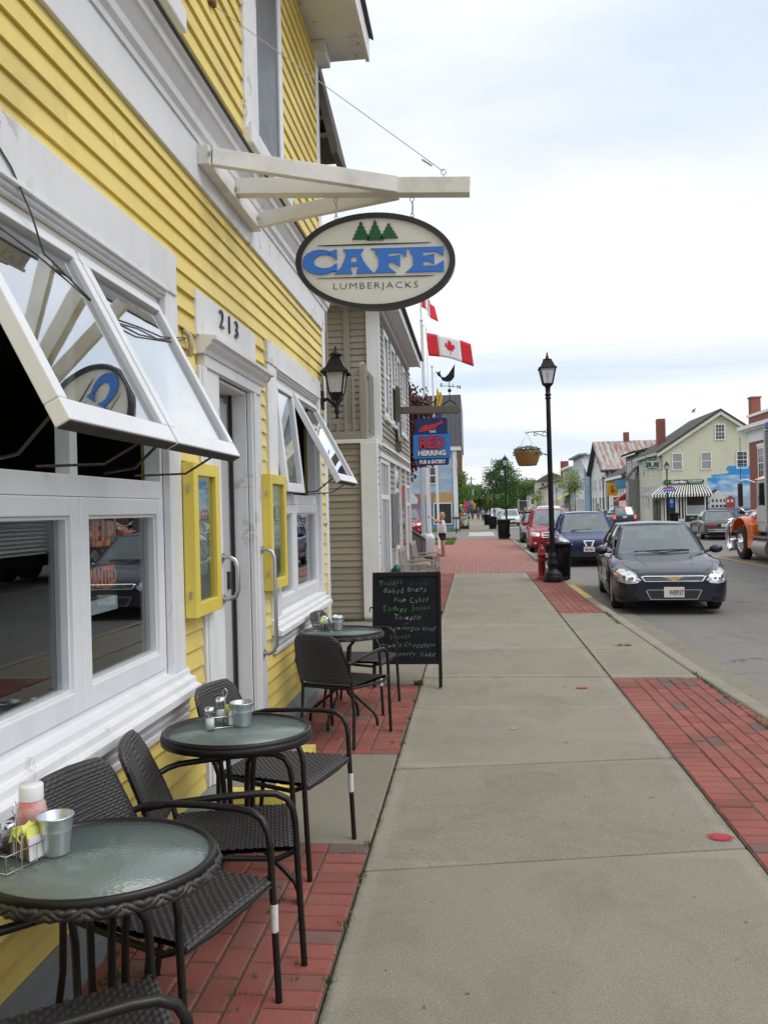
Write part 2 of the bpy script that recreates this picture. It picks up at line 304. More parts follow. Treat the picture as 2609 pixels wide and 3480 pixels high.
def brick_mat(name, island=False):
    m, t, b, o = newmat(name); v = coord(t)
    rnd = t.nodes.new('ShaderNodeNewGeometry').outputs['Random Per Island'] if island else t.nodes.new('ShaderNodeObjectInfo').outputs['Random']
    r = t.nodes.new('ShaderNodeValToRGB'); t.links.new(rnd, r.inputs[0]); r.color_ramp.interpolation = 'LINEAR'
    e = r.color_ramp.elements; e[0].position = 0; e[0].color = (.255, .076, .060, 1); e[1].position = .5; e[1].color = (.31, .098, .080, 1)
    for p, c_ in ((.25, (.29, .088, .072)), (.78, (.225, .066, .054)), (.88, (.27, .085, .07)), (.90, (.19, .095, .08)), (.95, (.14, .10, .092)), (1, (.12, .105, .10))):
        k = e.new(p); k.color = (*c_, 1)
    c = mixc(t, mixc(t, .45, (0, 0, 0), ramp(t, noise(t, v, 2.2, 7, .7), .42, .72)), r.outputs[0], (.115, .085, .07)); c = mixc(t, mixc(t, .5, (0, 0, 0), ramp(t, noise(t, v, 13, 6, .7), .50, .70)), c, (.17, .075, .06)); c = mixc(t, mixc(t, .4, (0, 0, 0), ramp(t, noise(t, v, .8, 4, .6), .45, .65)), c, (.36, .15, .125))
    c = mixc(t, mixc(t, .35, (0, 0, 0), ramp(t, noise(t, v, 140, 2, .7), .55, .8)), c, (.46, .2, .17))
    t.links.new(c, b.inputs['Base Color']); b.inputs['Roughness'].default_value = .85; b.inputs['Specular IOR Level'].default_value = .3
    bump(t, b, noise(t, v, 90, 4, .7), .4, .006); MATS[name] = m; return m
BRK = brick_mat('red clay paver'); BRKI = brick_mat('red clay pavers far', True); BRKP = brick_mat('plaza pavers with painted glare', True)
for e_ in BRKP.node_tree.nodes:  # grazing glare on the plaza is painted in by paling the brick colours
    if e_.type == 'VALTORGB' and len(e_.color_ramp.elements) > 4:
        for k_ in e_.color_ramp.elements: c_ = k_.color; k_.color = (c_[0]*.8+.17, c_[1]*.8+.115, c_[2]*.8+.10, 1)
SAND = mat('dark joint sand', (.10, .075, .058), .95, var=.4, sc=20)
GRASSM = mat('lawn green', (.07, .13, .03), .9, var=.35, sc=6)
EARTH = mat('far ground', (.10, .11, .06), .95, var=.3, sc=.05)
YLINE = mat('yellow road paint', (.62, .36, .03), .6, var=.1, dirt=(.2, .17, .12), dfac=.9, dsc=5)
WLINE = mat('white road paint', (.72, .72, .68), .6, var=.1, dirt=(.3, .29, .27), dfac=.7, dsc=2)
REDP = mat('red marking paint', (.46, .045, .065), .85, var=.35, sc=45, dirt=(.32, .29, .24), dfac=.75, dsc=30)
ORGP = mat('orange marking paint', (.65, .33, .14), .7, var=.2, sc=25)
WEED = mat('weed green', (.07, .12, .025), .8, var=.5, sc=30)

def lerp_tab(tab, y):
    if y <= tab[0][0]: return tab[0][1]
    for (a, b), (c, d) in zip(tab, tab[1:]):
        if y <= c: return b+(d-b)*(y-a)/(c-a)
    return tab[-1][1]
KX = [(-40, 2.28), (3, 2.24), (6.6, 2.17), (8.4, 2.08), (13.1, 1.97), (18, 1.90), (45, 1.83), (420, 1.6)]
kx = lambda y: lerp_tab(KX, y)
WX = -1.55                      # plane of the cafe front
g = struct('ground', MB().bx(-900, 900, -500, 2500, -.6, -.26), EARTH)
road = struct('road', MB().bx(1.6, 14.35, -40, 420, -.25, -.13), ASPH)
struct('side_street', MB().bx(-40, 1.75, 46.6, 61.5, -.22, -.02), ASPH)
struct('parking_lot', MB().bx(-40, -2.2, 19.2, 46.6, -.22, -.03), ASPH)
struct('lawn', MB().bx(-40, -1.0, 38.6, 46.4, -.20, .02), GRASSM)
struct('lawn', MB().bx(-12, -1.3, 62, 68, -.20, .03), GRASSM)
struct('footpath', MB().bx(-30, -1.05, 40.9, 42.6, -.15, .03), CONC)

def poly_slab(name, parent, poly, z0, z1, m, bev=.012): return MB().prism(poly, 'z', z0, z1).build(name, m, parent, bevel=bev, seg=2)
sw = struct('sidewalk', MB().bx(-.57, 1.28, -6, 21.6, -.22, -.035), SAND)
J = [(-6, -6), (-4.0, -3.8), (-2.3, -2.0), (-.75, -.4), (.75, 1.1), (2.28, 2.63), (3.81, 4.16), (5.32, 5.62), (6.95, 7.08), (8.25, 8.23), (9.95, 9.9), (11.94, 11.84), (13.5, 13.4), (15.0, 14.95), (16.5, 16.5), (18.05, 18.0), (19.6, 19.6), (21.5, 21.4)]
for (a, b), (c, d) in zip(J, J[1:]):
    poly_slab('paving_slab', sw, [(-.55, a+.006), (1.26, b+.006), (1.26, d-.006), (-.55, c-.006)], -.03, random.uniform(-.003, .003), CONC, .014)
# brick mesh shared by all the single pavers (chamfered top)
def brick_mesh(lx, ly):
    h = .012; c = .006; a, b = lx/2-.003, ly/2-.003
    vs = [(sx*a, sy*b, -.05) for sx, sy in ((-1, -1), (1, -1), (1, 1), (-1, 1))]+[(sx*a, sy*b, -.007) for sx, sy in ((-1, -1), (1, -1), (1, 1), (-1, 1))]+[(sx*(a-c), sy*(b-c), 0) for sx, sy in ((-1, -1), (1, -1), (1, 1), (-1, 1))]
    fs = [(i, (i+1) % 4, (i+1) % 4+4, i+4) for i in range(4)]+[(i+4, (i+1) % 4+4, (i+1) % 4+8, i+8) for i in range(4)]+[(8, 9, 10, 11)]
    return vs, fs
_bv, _bf = brick_mesh(.2, .1)
_bm = MB().add(_bv, _bf).mesh('paver', BRK)
def brick_panel(label, x0, x1f, y0, y1, single=True, alongy=False):
    xe = max(x1f(y0), x1f(y1))
    n = 0
    base = MB().prism([(x0, y0), (x1f(y0), y0), (x1f(y1), y1), (x0, y1)], 'z', -.22, -.007)
    p = struct('brick_paving', base, SAND); mb = MB(); y = y0+.05; row = 0
    def put(cx, cy, lx, ly, turn):
        nonlocal n
        cy += random.uniform(-.002, .002); cz = random.uniform(-.004, .003); rz_ = random.uniform(-.012, .012)
        if single:
            o = link('paver', _bm, p); o.location = (cx, cy, cz); o.scale = ((ly if turn else lx)/.2, (lx if turn else ly)/.1, 1); o.rotation_euler = (random.uniform(-.01, .01), random.uniform(-.01, .01), rz_+(pi/2 if turn else 0))
        elif turn: mb.add([(cx-vy*lx/.1, cy+vx*ly/.2, cz+vz) for vx, vy, vz in _bv], _bf)
        else: mb.add([(cx+vx*lx/.2, cy+vy*ly/.1, cz+vz) for vx, vy, vz in _bv], _bf)
        n += 1
    if alongy:                                  # header course on each side, stretchers along the street between
        k = int((y1-y0)/.1)
        for i in range(k):
            cy = y0+.05+i*(y1-y0)/k; put(x0+.104, cy, .2, (y1-y0)/k, False)
            if alongy == 2: put(x1f(cy)-.104, cy, .2, (y1-y0)/k, False)
        xi, ci = x0+.206, 0; xend = min(x1f(y0), x1f(y1))-(.206 if alongy == 2 else .0)
        cols = max(1, round((xend-xi)/.104)); cw = (xend-xi)/cols
        for ci in range(cols):
            yy = y0+.004; first = ci % 2 == 1
            while yy < y1-.03:
                l = min(.1 if first else .2, y1-.004-yy); first = False
                put(xi+(ci+.5)*cw, yy+l/2, cw, l, True); yy += l
        if alongy == 1:
            for i in range(k):
                cy = y0+.05+i*(y1-y0)/k; gap = x1f(cy)-.006-xend
                if gap > .03: put(xend+gap/2, cy, gap, (y1-y0)/k, False)
    while not alongy and y < y1-.02:
        xr = x1f(y)-.004; x = x0+.004; first = (row % 2 == 1)
        while x < xr-.03:
            l = min(.1 if first else .2, xr-x); first = False
            cx, cy, cz, rz_ = x+l/2, y+random.uniform(-.002, .002), random.uniform(-.005, .003), random.uniform(-.012, .012)
            if single:
                o = link('paver', _bm, p); o.location = (cx, cy, cz); o.scale = (l/.2, 1, 1); o.rotation_euler = (random.uniform(-.01, .01), random.uniform(-.01, .01), rz_)
            else:
                mb.add([(cx+vx*l/.2, cy+vy, cz+vz) for vx, vy, vz in _bv], _bf)
            x += l; n += 1
        y += .1; row += 1
    if not single: tag(mb.build('pavers', BRKI, p), kind='stuff')
    return p
PX1 = lambda y: -.555
brick_panel('', WX+.02, PX1, 2.0, 4.1, alongy=2)
brick_panel('', WX+.02, PX1, 5.65, 7.88, alongy=2)
brick_panel('', 1.265, lambda y: kx(y)-.005, 4.0, 8.18, alongy=1)
brick_panel('', 1.265, lambda y: kx(y)-.005, 1.5, 4.0, single=False, alongy=1)
brick_panel('', 1.265, lambda y: kx(y)-.005, 13.12, 17.4, alongy=1)
brick_panel('', 1.265, lambda y: kx(y)-.005, 17.4, 21.5, single=False, alongy=1)
brick_panel('', -1.44, PX1, 13.6, 21.5, single=False)
brick_panel('', WX+.02, PX1, -1.0, 2.0, single=False)
# the wide brick plaza: runs laid along the street
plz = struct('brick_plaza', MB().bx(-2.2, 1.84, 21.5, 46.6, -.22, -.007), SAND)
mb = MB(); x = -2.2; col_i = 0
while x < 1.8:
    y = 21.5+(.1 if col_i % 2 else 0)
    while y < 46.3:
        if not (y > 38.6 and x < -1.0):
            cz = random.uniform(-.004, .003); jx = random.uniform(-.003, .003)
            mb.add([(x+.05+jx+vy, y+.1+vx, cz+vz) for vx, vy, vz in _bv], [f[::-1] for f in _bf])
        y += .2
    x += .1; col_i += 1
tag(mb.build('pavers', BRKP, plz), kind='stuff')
# cast concrete between the brick panels
for (x0, x1, y0, y1, nm) in ((WX+.02, -.56, 4.11, 5.64, CONCD), (-3.4, -.56, 7.89, 12.5, CONCD)):
    s_ = struct('concrete_pad', MB().bx(x0, x1, y0, y1, -.22, -.012), SAND)
    k = 2 if y1-y0 > 3 else 1
    for i in range(k):
        a, b = y0+(y1-y0)*i/k+.004, y0+(y1-y0)*(i+1)/k-.004
        poly_slab('paving_slab', s_, [(x0, a), (x1, a), (x1, b), (x0, b)], -.02, 0.0, nm)
s_ = struct('concrete_pad', MB().prism([(1.265, 8.19), (kx(8.2)-.01, 8.19), (kx(13.1)-.01, 13.11), (1.265, 13.11)], 'z', -.22, -.04), SAND)
for a, b in ((8.2, 9.8), (9.81, 11.4), (11.41, 13.1)):
    poly_slab('paving_slab', s_, [(1.27, a), (kx(a)-.012, a), (kx(b)-.012, b), (1.27, b)], -.035, 0.0, CONC)
# kerb stones and gutter
kb = struct('kerb', MB().prism([(kx(y)+.02, y) for y in (-30, 3, 8, 13, 18, 46)]+[(kx(y)+.10, y) for y in (46, 18, 13, 8, 3, -30)], 'z', -.25, -.06), CONC2)
ys = [-30, -12, -4, -1, .9, 2.8, 4.7, 6.5, 8.3, 10.1, 11.9, 13.7, 15.3, 17.9, 19.8, 22, 24.5, 27, 30, 34, 38, 42, 46.4]
KPAINT = mat('yellow kerb paint', (.60, .38, .05), .6, var=.12, dirt=(.3, .28, .22), dfac=.8, dsc=6)
for a, b in zip(ys, ys[1:]):
    o = MB().prism([(kx(a), a+.006), (kx(a)+.16, a+.006), (kx(b)+.16, b-.006), (kx(b), b-.006)], 'z', -.22, .006+random.uniform(-.004, .004)).build('kerb_stone', KPAINT if a == 15.3 else CONC2, kb, bevel=.03, seg=3)
gm = MB(); gl_ = [-30, 3, 8, 13, 18, 30, 46]
gm.prism([(kx(y)+.15, y) for y in gl_]+[(kx(y)+.58+.03*sin(y*1.7), y) for y in gl_[::-1]], 'z', -.2, -.118)
struct('gutter', gm, CONCD)
far = struct('sidewalk_far', MB().prism([(-1.1, 61.5), (2.12, 61.5), (2.1, 420), (-3, 420)], 'z', -.22, 0), CONC)
struct('sidewalk_opposite', MB().bx(14.35, 17.2, -40, 300, -.22, .0), CONC2)
struct('verge_opposite', MB().bx(17.2, 60, -40, 320, -.24, -.03), CONCD)
# paint on the road and pavement
cl = MB()
for a, b in ((8, 40), (40, 90), (90, 200)): cl.prism([(7.92-.004*a, a), (8.04-.004*a, a), (8.04-.004*b, b), (7.92-.004*b, b)], 'z', -.128, -.126)
struct('centre_line', cl, YLINE)
def xwalk(nm, polys, z):
    q = MB()
    for p in polys: q.prism(p, 'z', z-.002, z)
    return struct(nm, q, WLINE)
xwalk('crosswalk_marking', [[(-.40+i*.0, 50.8+i*1.15), (1.20, 50.9+i*1.15), (1.20, 51.6+i*1.15), (-.40, 51.5+i*1.15)] for i in range(7)], -.012)
xwalk('stop_marking', [[(2.7, 44.6), (3.8, 44.6), (3.8, 45.5), (2.7, 45.5)], [(5.6, 88), (7.2, 88), (7.2, 89), (5.6, 89)], [(2.2, 75), (4.6, 75), (4.6, 76.2), (2.2, 76.2)], [(6.2, 118), (7.3, 118), (7.3, 119.5), (6.2, 119.5)]], -.122)
def spray(name, col):
    m, t, b, o = newmat(name); gn = t.nodes.new('ShaderNodeTexCoord').outputs['Generated']; d_ = t.nodes.new('ShaderNodeVectorMath'); d_.operation = 'DISTANCE'; fl_ = t.nodes.new('ShaderNodeVectorMath'); fl_.operation = 'MULTIPLY'; t.links.new(gn, fl_.inputs[0]); fl_.inputs[1].default_value = (1, 1, 0); t.links.new(fl_.outputs[0], d_.inputs[0]); d_.inputs[1].default_value = (.5, .5, 0)
    b.inputs['Base Color'].default_value = (*col, 1); b.inputs['Roughness'].default_value = .9; ad = t.nodes.new('ShaderNodeMath'); ad.operation = 'MULTIPLY_ADD'; t.links.new(noise(t, coord(t), 45, 5, .7), ad.inputs[0]); ad.inputs[1].default_value = .5; t.links.new(d_.outputs['Value'], ad.inputs[2])
    fac = ramp(t, ad.outputs[0], .46, .74, (.88, .88, .88), (0, 0, 0)); tr = t.nodes.new('ShaderNodeBsdfTransparent'); x = t.nodes.new('ShaderNodeMixShader'); t.links.new(fac, x.inputs[0]); t.links.new(tr.outputs[0], x.inputs[1]); t.links.new(b.outputs[0], x.inputs[2]); t.links.new(x.outputs[0], o.inputs[0]); return m
REDP = spray('sprayed red mark', (.50, .045, .07)); ORGP = spray('sprayed orange mark', (.6, .33, .16))
def spot(x, y, r, m):
    q = MB(); n = 22; rr = [r*random.uniform(.8, 1.12) for _ in range(n)]
    q.prism([(x+rr[i]*cos(2*pi*i/n), y+.8*rr[i]*sin(2*pi*i/n)) for i in range(n)], 'z', .0034, .0042); return struct('paint_mark', q, m)
spot(1.17, 4.28, .075, REDP); spot(.93, 7.72, .065, REDP); spot(.25, 6.3, .04, ORGP)
pb = MB()
for _ in range(420):
    k = random.random()
    if k < .35: x, y = -.55+random.gauss(0, .02), random.uniform(2.3, 9)
    elif k < .6: y = random.uniform(3.5, 13); x = kx(y)+.2+abs(random.gauss(0, .12))
    elif k < .75: x, y = 1.265+random.gauss(0, .02), random.uniform(3, 13)
    else: x, y = random.uniform(-1.4, 2.0), random.uniform(2.3, 12)
    s_ = random.uniform(.002, .0045); pb.ball((x, y, s_*.5+(.002 if x < kx(y)+.16 else -.118)), (s_, s_*1.3, s_*.7), 5, 3)
tag(pb.build('grit', mat('loose grit', (.27, .24, .19), .9, var=.5, sc=40)), 'loose grit and small stones on the pavement', 'grit', kind='stuff')
# weeds in the joints
wm = MB()
def tuft(x, y, n, h, z=0):
    for _ in range(n):
        a = random.uniform(0, 2*pi); r = random.uniform(0, .03); px, py = x+r*cos(a), y+r*sin(a); l = h*random.uniform(.5, 1); b = random.uniform(0, 2*pi); s = .004
        tx, ty = px+l*.6*cos(b), py+l*.6*sin(b)
        wm.add([(px-s*sin(b), py+s*cos(b), z-.01), (px+s*sin(b), py-s*cos(b), z-.01), (tx, ty, z+l)], [(0, 1, 2)])
for _ in range(46):
    if random.random() < .6: tuft(random.uniform(-1.45, -.62), round(random.uniform(2.1, 4.0), 1), 8, .025)
    else: tuft(random.uniform(-1.45, -.6), round(random.uniform(5.7, 7.8), 1), 8, .03)
for y in [2.4, 2.9, 3.3, 3.75, 4.1, 5.9, 6.6, 7.2, 7.85]: tuft(-.555+random.uniform(-.01, .01), y, 14, .035)
for i in range(90): tuft(kx(8)+random.uniform(-.02, .0)+.0, random.uniform(5.5, 8.4), 4, .03)
for i in range(30): tuft(kx(13)+random.uniform(-.03, .01), random.uniform(11.9, 13.2), 6, .04)
for i in range(14): tuft(random.uniform(1.6, 1.78), 10.03+random.uniform(-.02, .02), 6, .04)
for i in range(60): tuft(random.uniform(-2.6, -1.5), 12.42+random.uniform(-.04, .03), 8, .09)
for i in range(16): tuft(-.57+random.uniform(-.03, .03), 7.87+random.uniform(-.02, .02), 10, .06)
for i in range(24): tuft(WX+.17+random.uniform(-.02, .05), random.uniform(2.2, 4.0), 8, .05)
tag(wm.build('weeds', WEED), 'small green weeds growing in the paving joints', 'weeds', kind='stuff')
gr = MB()
for _ in range(9000):
    k = random.random()
    if k < .8: x, y = random.uniform(-6, -1.02), random.choice((random.uniform(38.6, 40.9), random.uniform(42.6, 46.4)))
    else: x, y = random.uniform(-6, -1.3), random.uniform(62, 68)
    b = random.uniform(0, pi); l = random.uniform(.05, .12); s = .012
    gr.add([(x-s*cos(b), y-s*sin(b), .01), (x+s*cos(b), y+s*sin(b), .01), (x+random.uniform(-.04, .04), y, .03+l)], [(0, 1, 2)])
tag(gr.build('grass', mat('grass blades', (.09, .17, .035), .7, var=.4, sc=8)), 'short mown grass beside the plaza', 'grass', kind='stuff')
# ------------------------------------------------------------------ clapboard helper
def spans(u0, u1, cuts):
    out_ = [(u0, u1)]
    for a, b in cuts:
        nx = []
        for p, q in out_:
            if b <= p or a >= q: nx.append((p, q)); continue
            if a > p+.01: nx.append((p, a))
            if b < q-.01: nx.append((b, q))
        out_ = nx
    return out_
def clap(parent, axis, plane, sgn, u0, u1, z0, z1, e, cuts, m, th=.026, split=0, endf=None):
    z = z0; n = 0
    while z < z1-.02:
        h = min(e, z1-z)
        a0, a1 = (u0, u1) if endf is None else endf(z+h/2)
        cs = [(c[0], c[1]) for c in cuts if c[2] < z+h*.5 < c[3]]
        for a, b in spans(a0, a1, cs):
            pcs = [(a, b)]
            if split and b-a > split:
                k = a+random.uniform(.35, .65)*(b-a); pcs = [(a, k-.001), (k+.001, b)]
            for p, q in pcs:
                t = th*random.uniform(.85, 1.15); dz = random.uniform(-.0015, .0015)
                pr_ = [(plane, z+dz), (plane+sgn*t, z+dz), (plane+sgn*.006, z+h+.012), (plane, z+h+.012)]
                mb_ = MB().prism(pr_, 'y', p, q) if axis == 'y' else MB().prism([(x_, z_) for x_, z_ in pr_], 'x', p, q)
                mb_.build('clapboard', m, parent, fix=False); n += 1
        z += e
    return n

# ------------------------------------------------------------------ the yellow cafe
cafe = thing('cafe_building', 'yellow clapboard cafe building with white trim and street number 213', 'building', (WX, 4, 0))
YE = 8.62
wl = MB()
wl.bx(WX-.12, WX-.002, -1.5, 2.2, .1, 6.5); wl.bx(WX-.12, WX-.002, 2.2, 4.06, .1, .86); wl.bx(WX-.12, WX-.002, 2.2, 4.06, 2.75, 6.5)
wl.bx(WX-.12, WX-.002, 4.06, 4.91, .1, 6.5); wl.bx(WX-.12, WX-.002, 4.91, 5.63, 2.5, 6.5); wl.bx(WX-.12, WX-.002, 5.63, 6.39, .1, 6.5)
wl.bx(WX-.12, WX-.002, 6.39, 8.17, .1, .86); wl.bx(WX-.12, WX-.002, 6.39, 8.17, 2.75, 6.5); wl.bx(WX-.12, WX-.002, 8.17, YE-.02, .1, 6.5)
wl.bx(-9, WX-.12, YE-.14, YE-.02, .1, 6.5)
wl.build('wall_sheathing', YEL, cafe)
MB().prism([(WX-.1, 0), (WX+.13, -.02), (WX+.12, .085), (WX+.03, .125), (WX-.1, .125)], 'y', -1.5, 4.86).build('foundation', FOUND, cafe, bevel=.012)
MB().prism([(WX-.1, 0), (WX+.13, -.02), (WX+.12, .085), (WX+.03, .125), (WX-.1, .125)], 'y', 5.66, YE).build('foundation', FOUND, cafe, bevel=.012)
MB().bx(WX+.01, WX+.17, 5.68, 5.95, -.01, .16).build('foundation_block', FOUND, cafe, bevel=.02)
rm = MB()                                             # the room behind the glass
rm.bx(-6.1, -6.0, 1, YE-.2, .2, 3.4); rm.bx(-6, WX-.13, .9, 1.0, .2, 3.4); rm.bx(-6, WX-.13, YE-.26, YE-.16, .2, 3.4)
rm.build('interior_wall', ROOMW, cafe)
MB().bx(-6, WX-.12, 1, YE-.2, .12, .2).build('interior_floor', mat('cafe floor', (.10, .07, .05), .4), cafe)
MB().bx(-6, WX-.12, 1, YE-.2, 3.3, 3.4).build('interior_ceiling', mat('cafe ceiling', (.16, .15, .14), .8), cafe)
cuts = [(2.02, 4.20, .60, 2.99), (4.53, 5.78, -1, 2.89), (5.77, 5.94, -1, 2.66), (6.09, 8.32, .60, 2.955)]
clap(cafe, 'y', WX, 1, -1.2, 8.5, .115, 3.56, .102, cuts, YEL, split=3.2)
clap(cafe, 'y', WX, 1, -1.2, 8.5, 4.04, 6.46, .128, [(5.66, 6.93, 4.22, 6.2), (2.9, 3.9, 4.22, 6.2)], YEL, split=4)
# corner boards, frieze and belt moulding
MB().bx(WX, WX+.03, 8.5, YE+.03, .11, 3.56).build('corner_board', WHT, cafe, bevel=.004)
MB().bx(WX, WX+.03, 8.5, YE+.03, 4.03, 6.5).build('corner_board', WHT, cafe, bevel=.004)
MB().bx(WX-.12, WX-.001, YE, YE+.03, .11, 6.5).build('corner_board', WHT, cafe, bevel=.004)
MB().bx(WX, WX+.034, -1.5, YE+.034, 3.55, 3.79).build('frieze_board', WHT2, cafe, bevel=.004)
bl_ = [(WX, 3.78), (WX+.045, 3.78), (WX+.05, 3.81), (WX+.07, 3.83), (WX+.075, 3.87), (WX+.10, 3.905), (WX+.115, 3.93), (WX+.13, 3.935), (WX+.135, 3.975), (WX+.16, 3.985), (WX+.16, 4.0), (WX, 4.04)]
MB().prism(bl_, 'y', -1.5, YE+.12).build('belt_moulding', WHT2, cafe, fix=True)
MB().bx(WX, WX+.178, -1.5, YE+.14, 4.001, 4.012).build('drip_edge', mat('lead flashing', (.06, .06, .06), .6), cafe)
# eave
ev = MB().bx(WX-.2, -1.04, -2, YE+.25, 6.5, 6.53); ev.build('soffit', WHT2, cafe)
MB().bx(-1.04, -1.0, -2, YE+.25, 6.47, 6.72).build('fascia', WHT2, cafe)
MB().prism([(-.96, 6.73), (-.96, 6.77), (-5.5, 9.8), (-5.5, 9.7)], 'y', -2, YE+.32).build('roof', mat('dark shingle', (.06, .055, .055), .9, var=.3, sc=12), cafe)
for i in range(8): MB().bx(WX+.06, -1.05, -1+i*1.2, -.98+i*1.2, 6.494, 6.5).build('soffit_batten', WHT, cafe)
MB().bx(WX+.001, WX+.15, YE-.2, YE+.1, 6.35, 6.499).build('eave_bracket', WHT2, cafe, bevel=.01)

def frame_rect(mb_, x0, x1, y0, y1, z0, z1, t, tb=None):
    tb = tb or t
    mb_.bx(x0, x1, y0, y0+t, z0, z1); mb_.bx(x0, x1, y1-t, y1, z0, z1); mb_.bx(x0, x1, y0+t+.0005, y1-t-.0005, z1-t, z1); mb_.bx(x0, x1, y0+t+.0005, y1-t-.0005, z0, z0+tb); return mb_
def cafe_window(y0, y1, zm, label, opens, cas_l, cas_r, head_top):
    """two fixed lights below, two top-hung sashes above; opens = angle of each sash"""
    win = MB(); ym = (y0+y1)/2 if y0 < 4 else 7.09
    frame_rect(win, WX-.09, WX-.005, y0, y1, .86, 2.75, .035)
    wo = win.build('window', VINYL, cafe, bevel=.004); wo['label'] = label
    MB().bx(WX-.085, WX-.002, y0+.036, y1-.036, zm-.035, zm+.05).build('transom_bar', VINYL, wo, bevel=.004)
    MB().bx(WX-.08, WX-.015, ym-.03, ym+.03, zm+.05, 2.714).build('mullion', VINYL, wo, bevel=.004)
    for i, (a, b) in enumerate(((y0+.037, ym), (ym, y1-.037))):
        lo = frame_rect(MB(), WX-.07, WX+.005, a+.001, b-.001, .897, zm-.037, .075, .09).build('casement', VINYL, wo, bevel=.006)
        frame_rect(MB(), WX-.06, WX-.012, a+.077, b-.077, .988, zm-.113, .012).build('glazing_bead', VINYL, wo)
        MB().bx(WX-.045, WX-.04, a+.077, b-.077, .985, zm-.11).build('pane', GLASS, wo)
        ang = opens[i]; ca, sa = cos(ang), sin(ang); hx, hz = WX-.01, 2.705; H_ = 2.705-(zm+.055)
        R_ = lambda d, l: (hx+l*sa+d*ca, hz-l*ca+d*sa)           # d outwards, l down the sash
        def srect(l0, l1, ya, yb, d0, d1):
            q = MB(); pts = [R_(d0, l0), R_(d1, l0), R_(d1, l1), R_(d0, l1)]; return q.prism(pts, 'y', ya, yb)
        ya, yb = a+.012, b-.012; t_ = .055
        sash = srect(0, t_, ya, yb, -.03, .025); 
        for q in (srect(H_-t_-.02, H_, ya, yb, -.03, .025), srect(t_+.0005, H_-t_-.0205, ya, ya+t_, -.03, .025), srect(t_+.0005, H_-t_-.0205, yb-t_, yb, -.03, .025)): sash.add(q.v, q.f)
        so = sash.build('awning_sash', VINYL, wo, bevel=.005, fix=True)
        srect(t_, H_-t_-.02, ya+t_, yb-t_, -.004, .002).build('pane', GLASS2, so, fix=True)
        srect(H_-.005, H_+.004, ya+.004, yb-.004, -.026, .02).build('gasket', mat('perished black gasket', (.05, .045, .035), .9, var=.5, sc=30), so)
        if ang > .2:
            for yy in (ya+.05, yb-.05):
                px, pz = R_(-.03, H_*.93); qx, qz = WX-.02, zm+.07
                MB().tube([(qx, yy+(.22 if yy < (a+b)/2 else -.22), qz), (qx+(px-qx)*.55, yy+(.08 if yy < (a+b)/2 else -.08), qz+.01), (px, yy, pz)], .006, 6).build('stay_arm', mat('rusty stay arm', (.06, .05, .045), .5, metal=.6), wo)
    # casing, head, sill
    MB().bx(WX-.002, WX+.035, y0-.0-cas_l, y0+.012, .80, 2.795).build('casing', WHT, wo, bevel=.004)
    MB().bx(WX-.002, WX+.035, y1-.012, y1+cas_r, .80, 2.795).build('casing', WHT, wo, bevel=.004)
    MB().bx(WX-.002, WX+.045, y0-cas_l-.01, y1+cas_r-.03, 2.796, head_top).build('head_board', WHT2, wo, bevel=.004)
    for k in range(3): MB().bx(WX-.004, WX+.02+.018*k, y0+.01, y1-.01, 2.752+k*.016, 2.7675+k*.016).build('head_moulding', WHT, wo, bevel=.002)
    MB().prism([(WX-.01, .745), (WX+.105, .738), (WX+.105, .775), (WX+.078, .785), (WX+.074, .815), (WX+.046, .823), (WX+.042, .856), (WX-.01, .868)], 'y', y0-cas_l-.02, y1+cas_r+.03).build('sill', WHT, wo, bevel=.003, fix=True)
    ap = [(WX, .60), (WX+.045, .60), (WX+.045, .628), (WX+.036, .632), (WX+.05, .665), (WX+.05, .672), (WX+.04, .676), (WX+.06, .715), (WX+.06, .735), (WX, .744)]
    MB().prism(ap, 'y', y0-cas_l+.01, y1+cas_r+.005).build('apron', WHT, wo, bevel=.002, fix=True)
    return wo
AW = math.atan2(.43, .83)
w1 = cafe_window(2.22, 4.055, 1.78, 'wide white window with both top-hung sashes propped open', (AW, AW), .16, .16, 3.006)
w2 = cafe_window(6.39, 8.17, 1.766, 'white window beside the wall lantern with one sash propped open', (.10, AW), .27, .10, 2.97)
# blind, notice and a timber bench back seen through the near window
bd = MB()
for i in range(12): bd.cb((WX-.10, 2.66, 1.70-i*.0155), (.014, .80, .0015), Matrix.Rotation(.35, 3, 'Y'))
tag(bd.build('window_blind', mat('blind slats', (.62, .62, .58), .6)), 'pale slatted blind half lowered behind the near cafe window', 'blind')
nt_ = thing('help_wanted_notice', 'black and orange HELP WANTED notice taped inside the cafe window', 'notice', (WX-.055, 3.43, 1.25))
MB().bx(WX-.056, WX-.054, 3.27, 3.59, 1.25, 1.70).build('sheet', mat('notice black', (.02, .02, .022), .5), nt_)
MB().bx(WX-.0537, WX-.0527, 3.27, 3.59, 1.25, 1.31).build('footer_strip', mat('notice pale strip', (.55, .62, .70), .5), nt_)
NOR = mat('notice orange', (.85, .16, .02), .5)
text('lettering', 'HELP', .15, NOR, frame_m((WX-.053, 3.43, 1.585), (0, 1, 0)), nt_, ext=.0005, bold=.006, sx=.8)
text('lettering', 'WANTED', .115, NOR, frame_m((WX-.053, 3.43, 1.40), (0, 1, 0)), nt_, ext=.0005, bold=.005, sx=.62)
tb = thing('dining_chair', 'orange timber chair inside the cafe behind the near window', 'chair', (-2.1, 2.62, .2))
MB().bx(-2.3, -2.27, 2.42, 2.82, .62, 1.12).build('backrest', mat('varnished pine', (.42, .17, .05), .4), tb, bevel=.02); MB().bx(-2.28, -1.88, 2.42, 2.82, .60, .64).build('seat', MATS['varnished pine'], tb, bevel=.01)
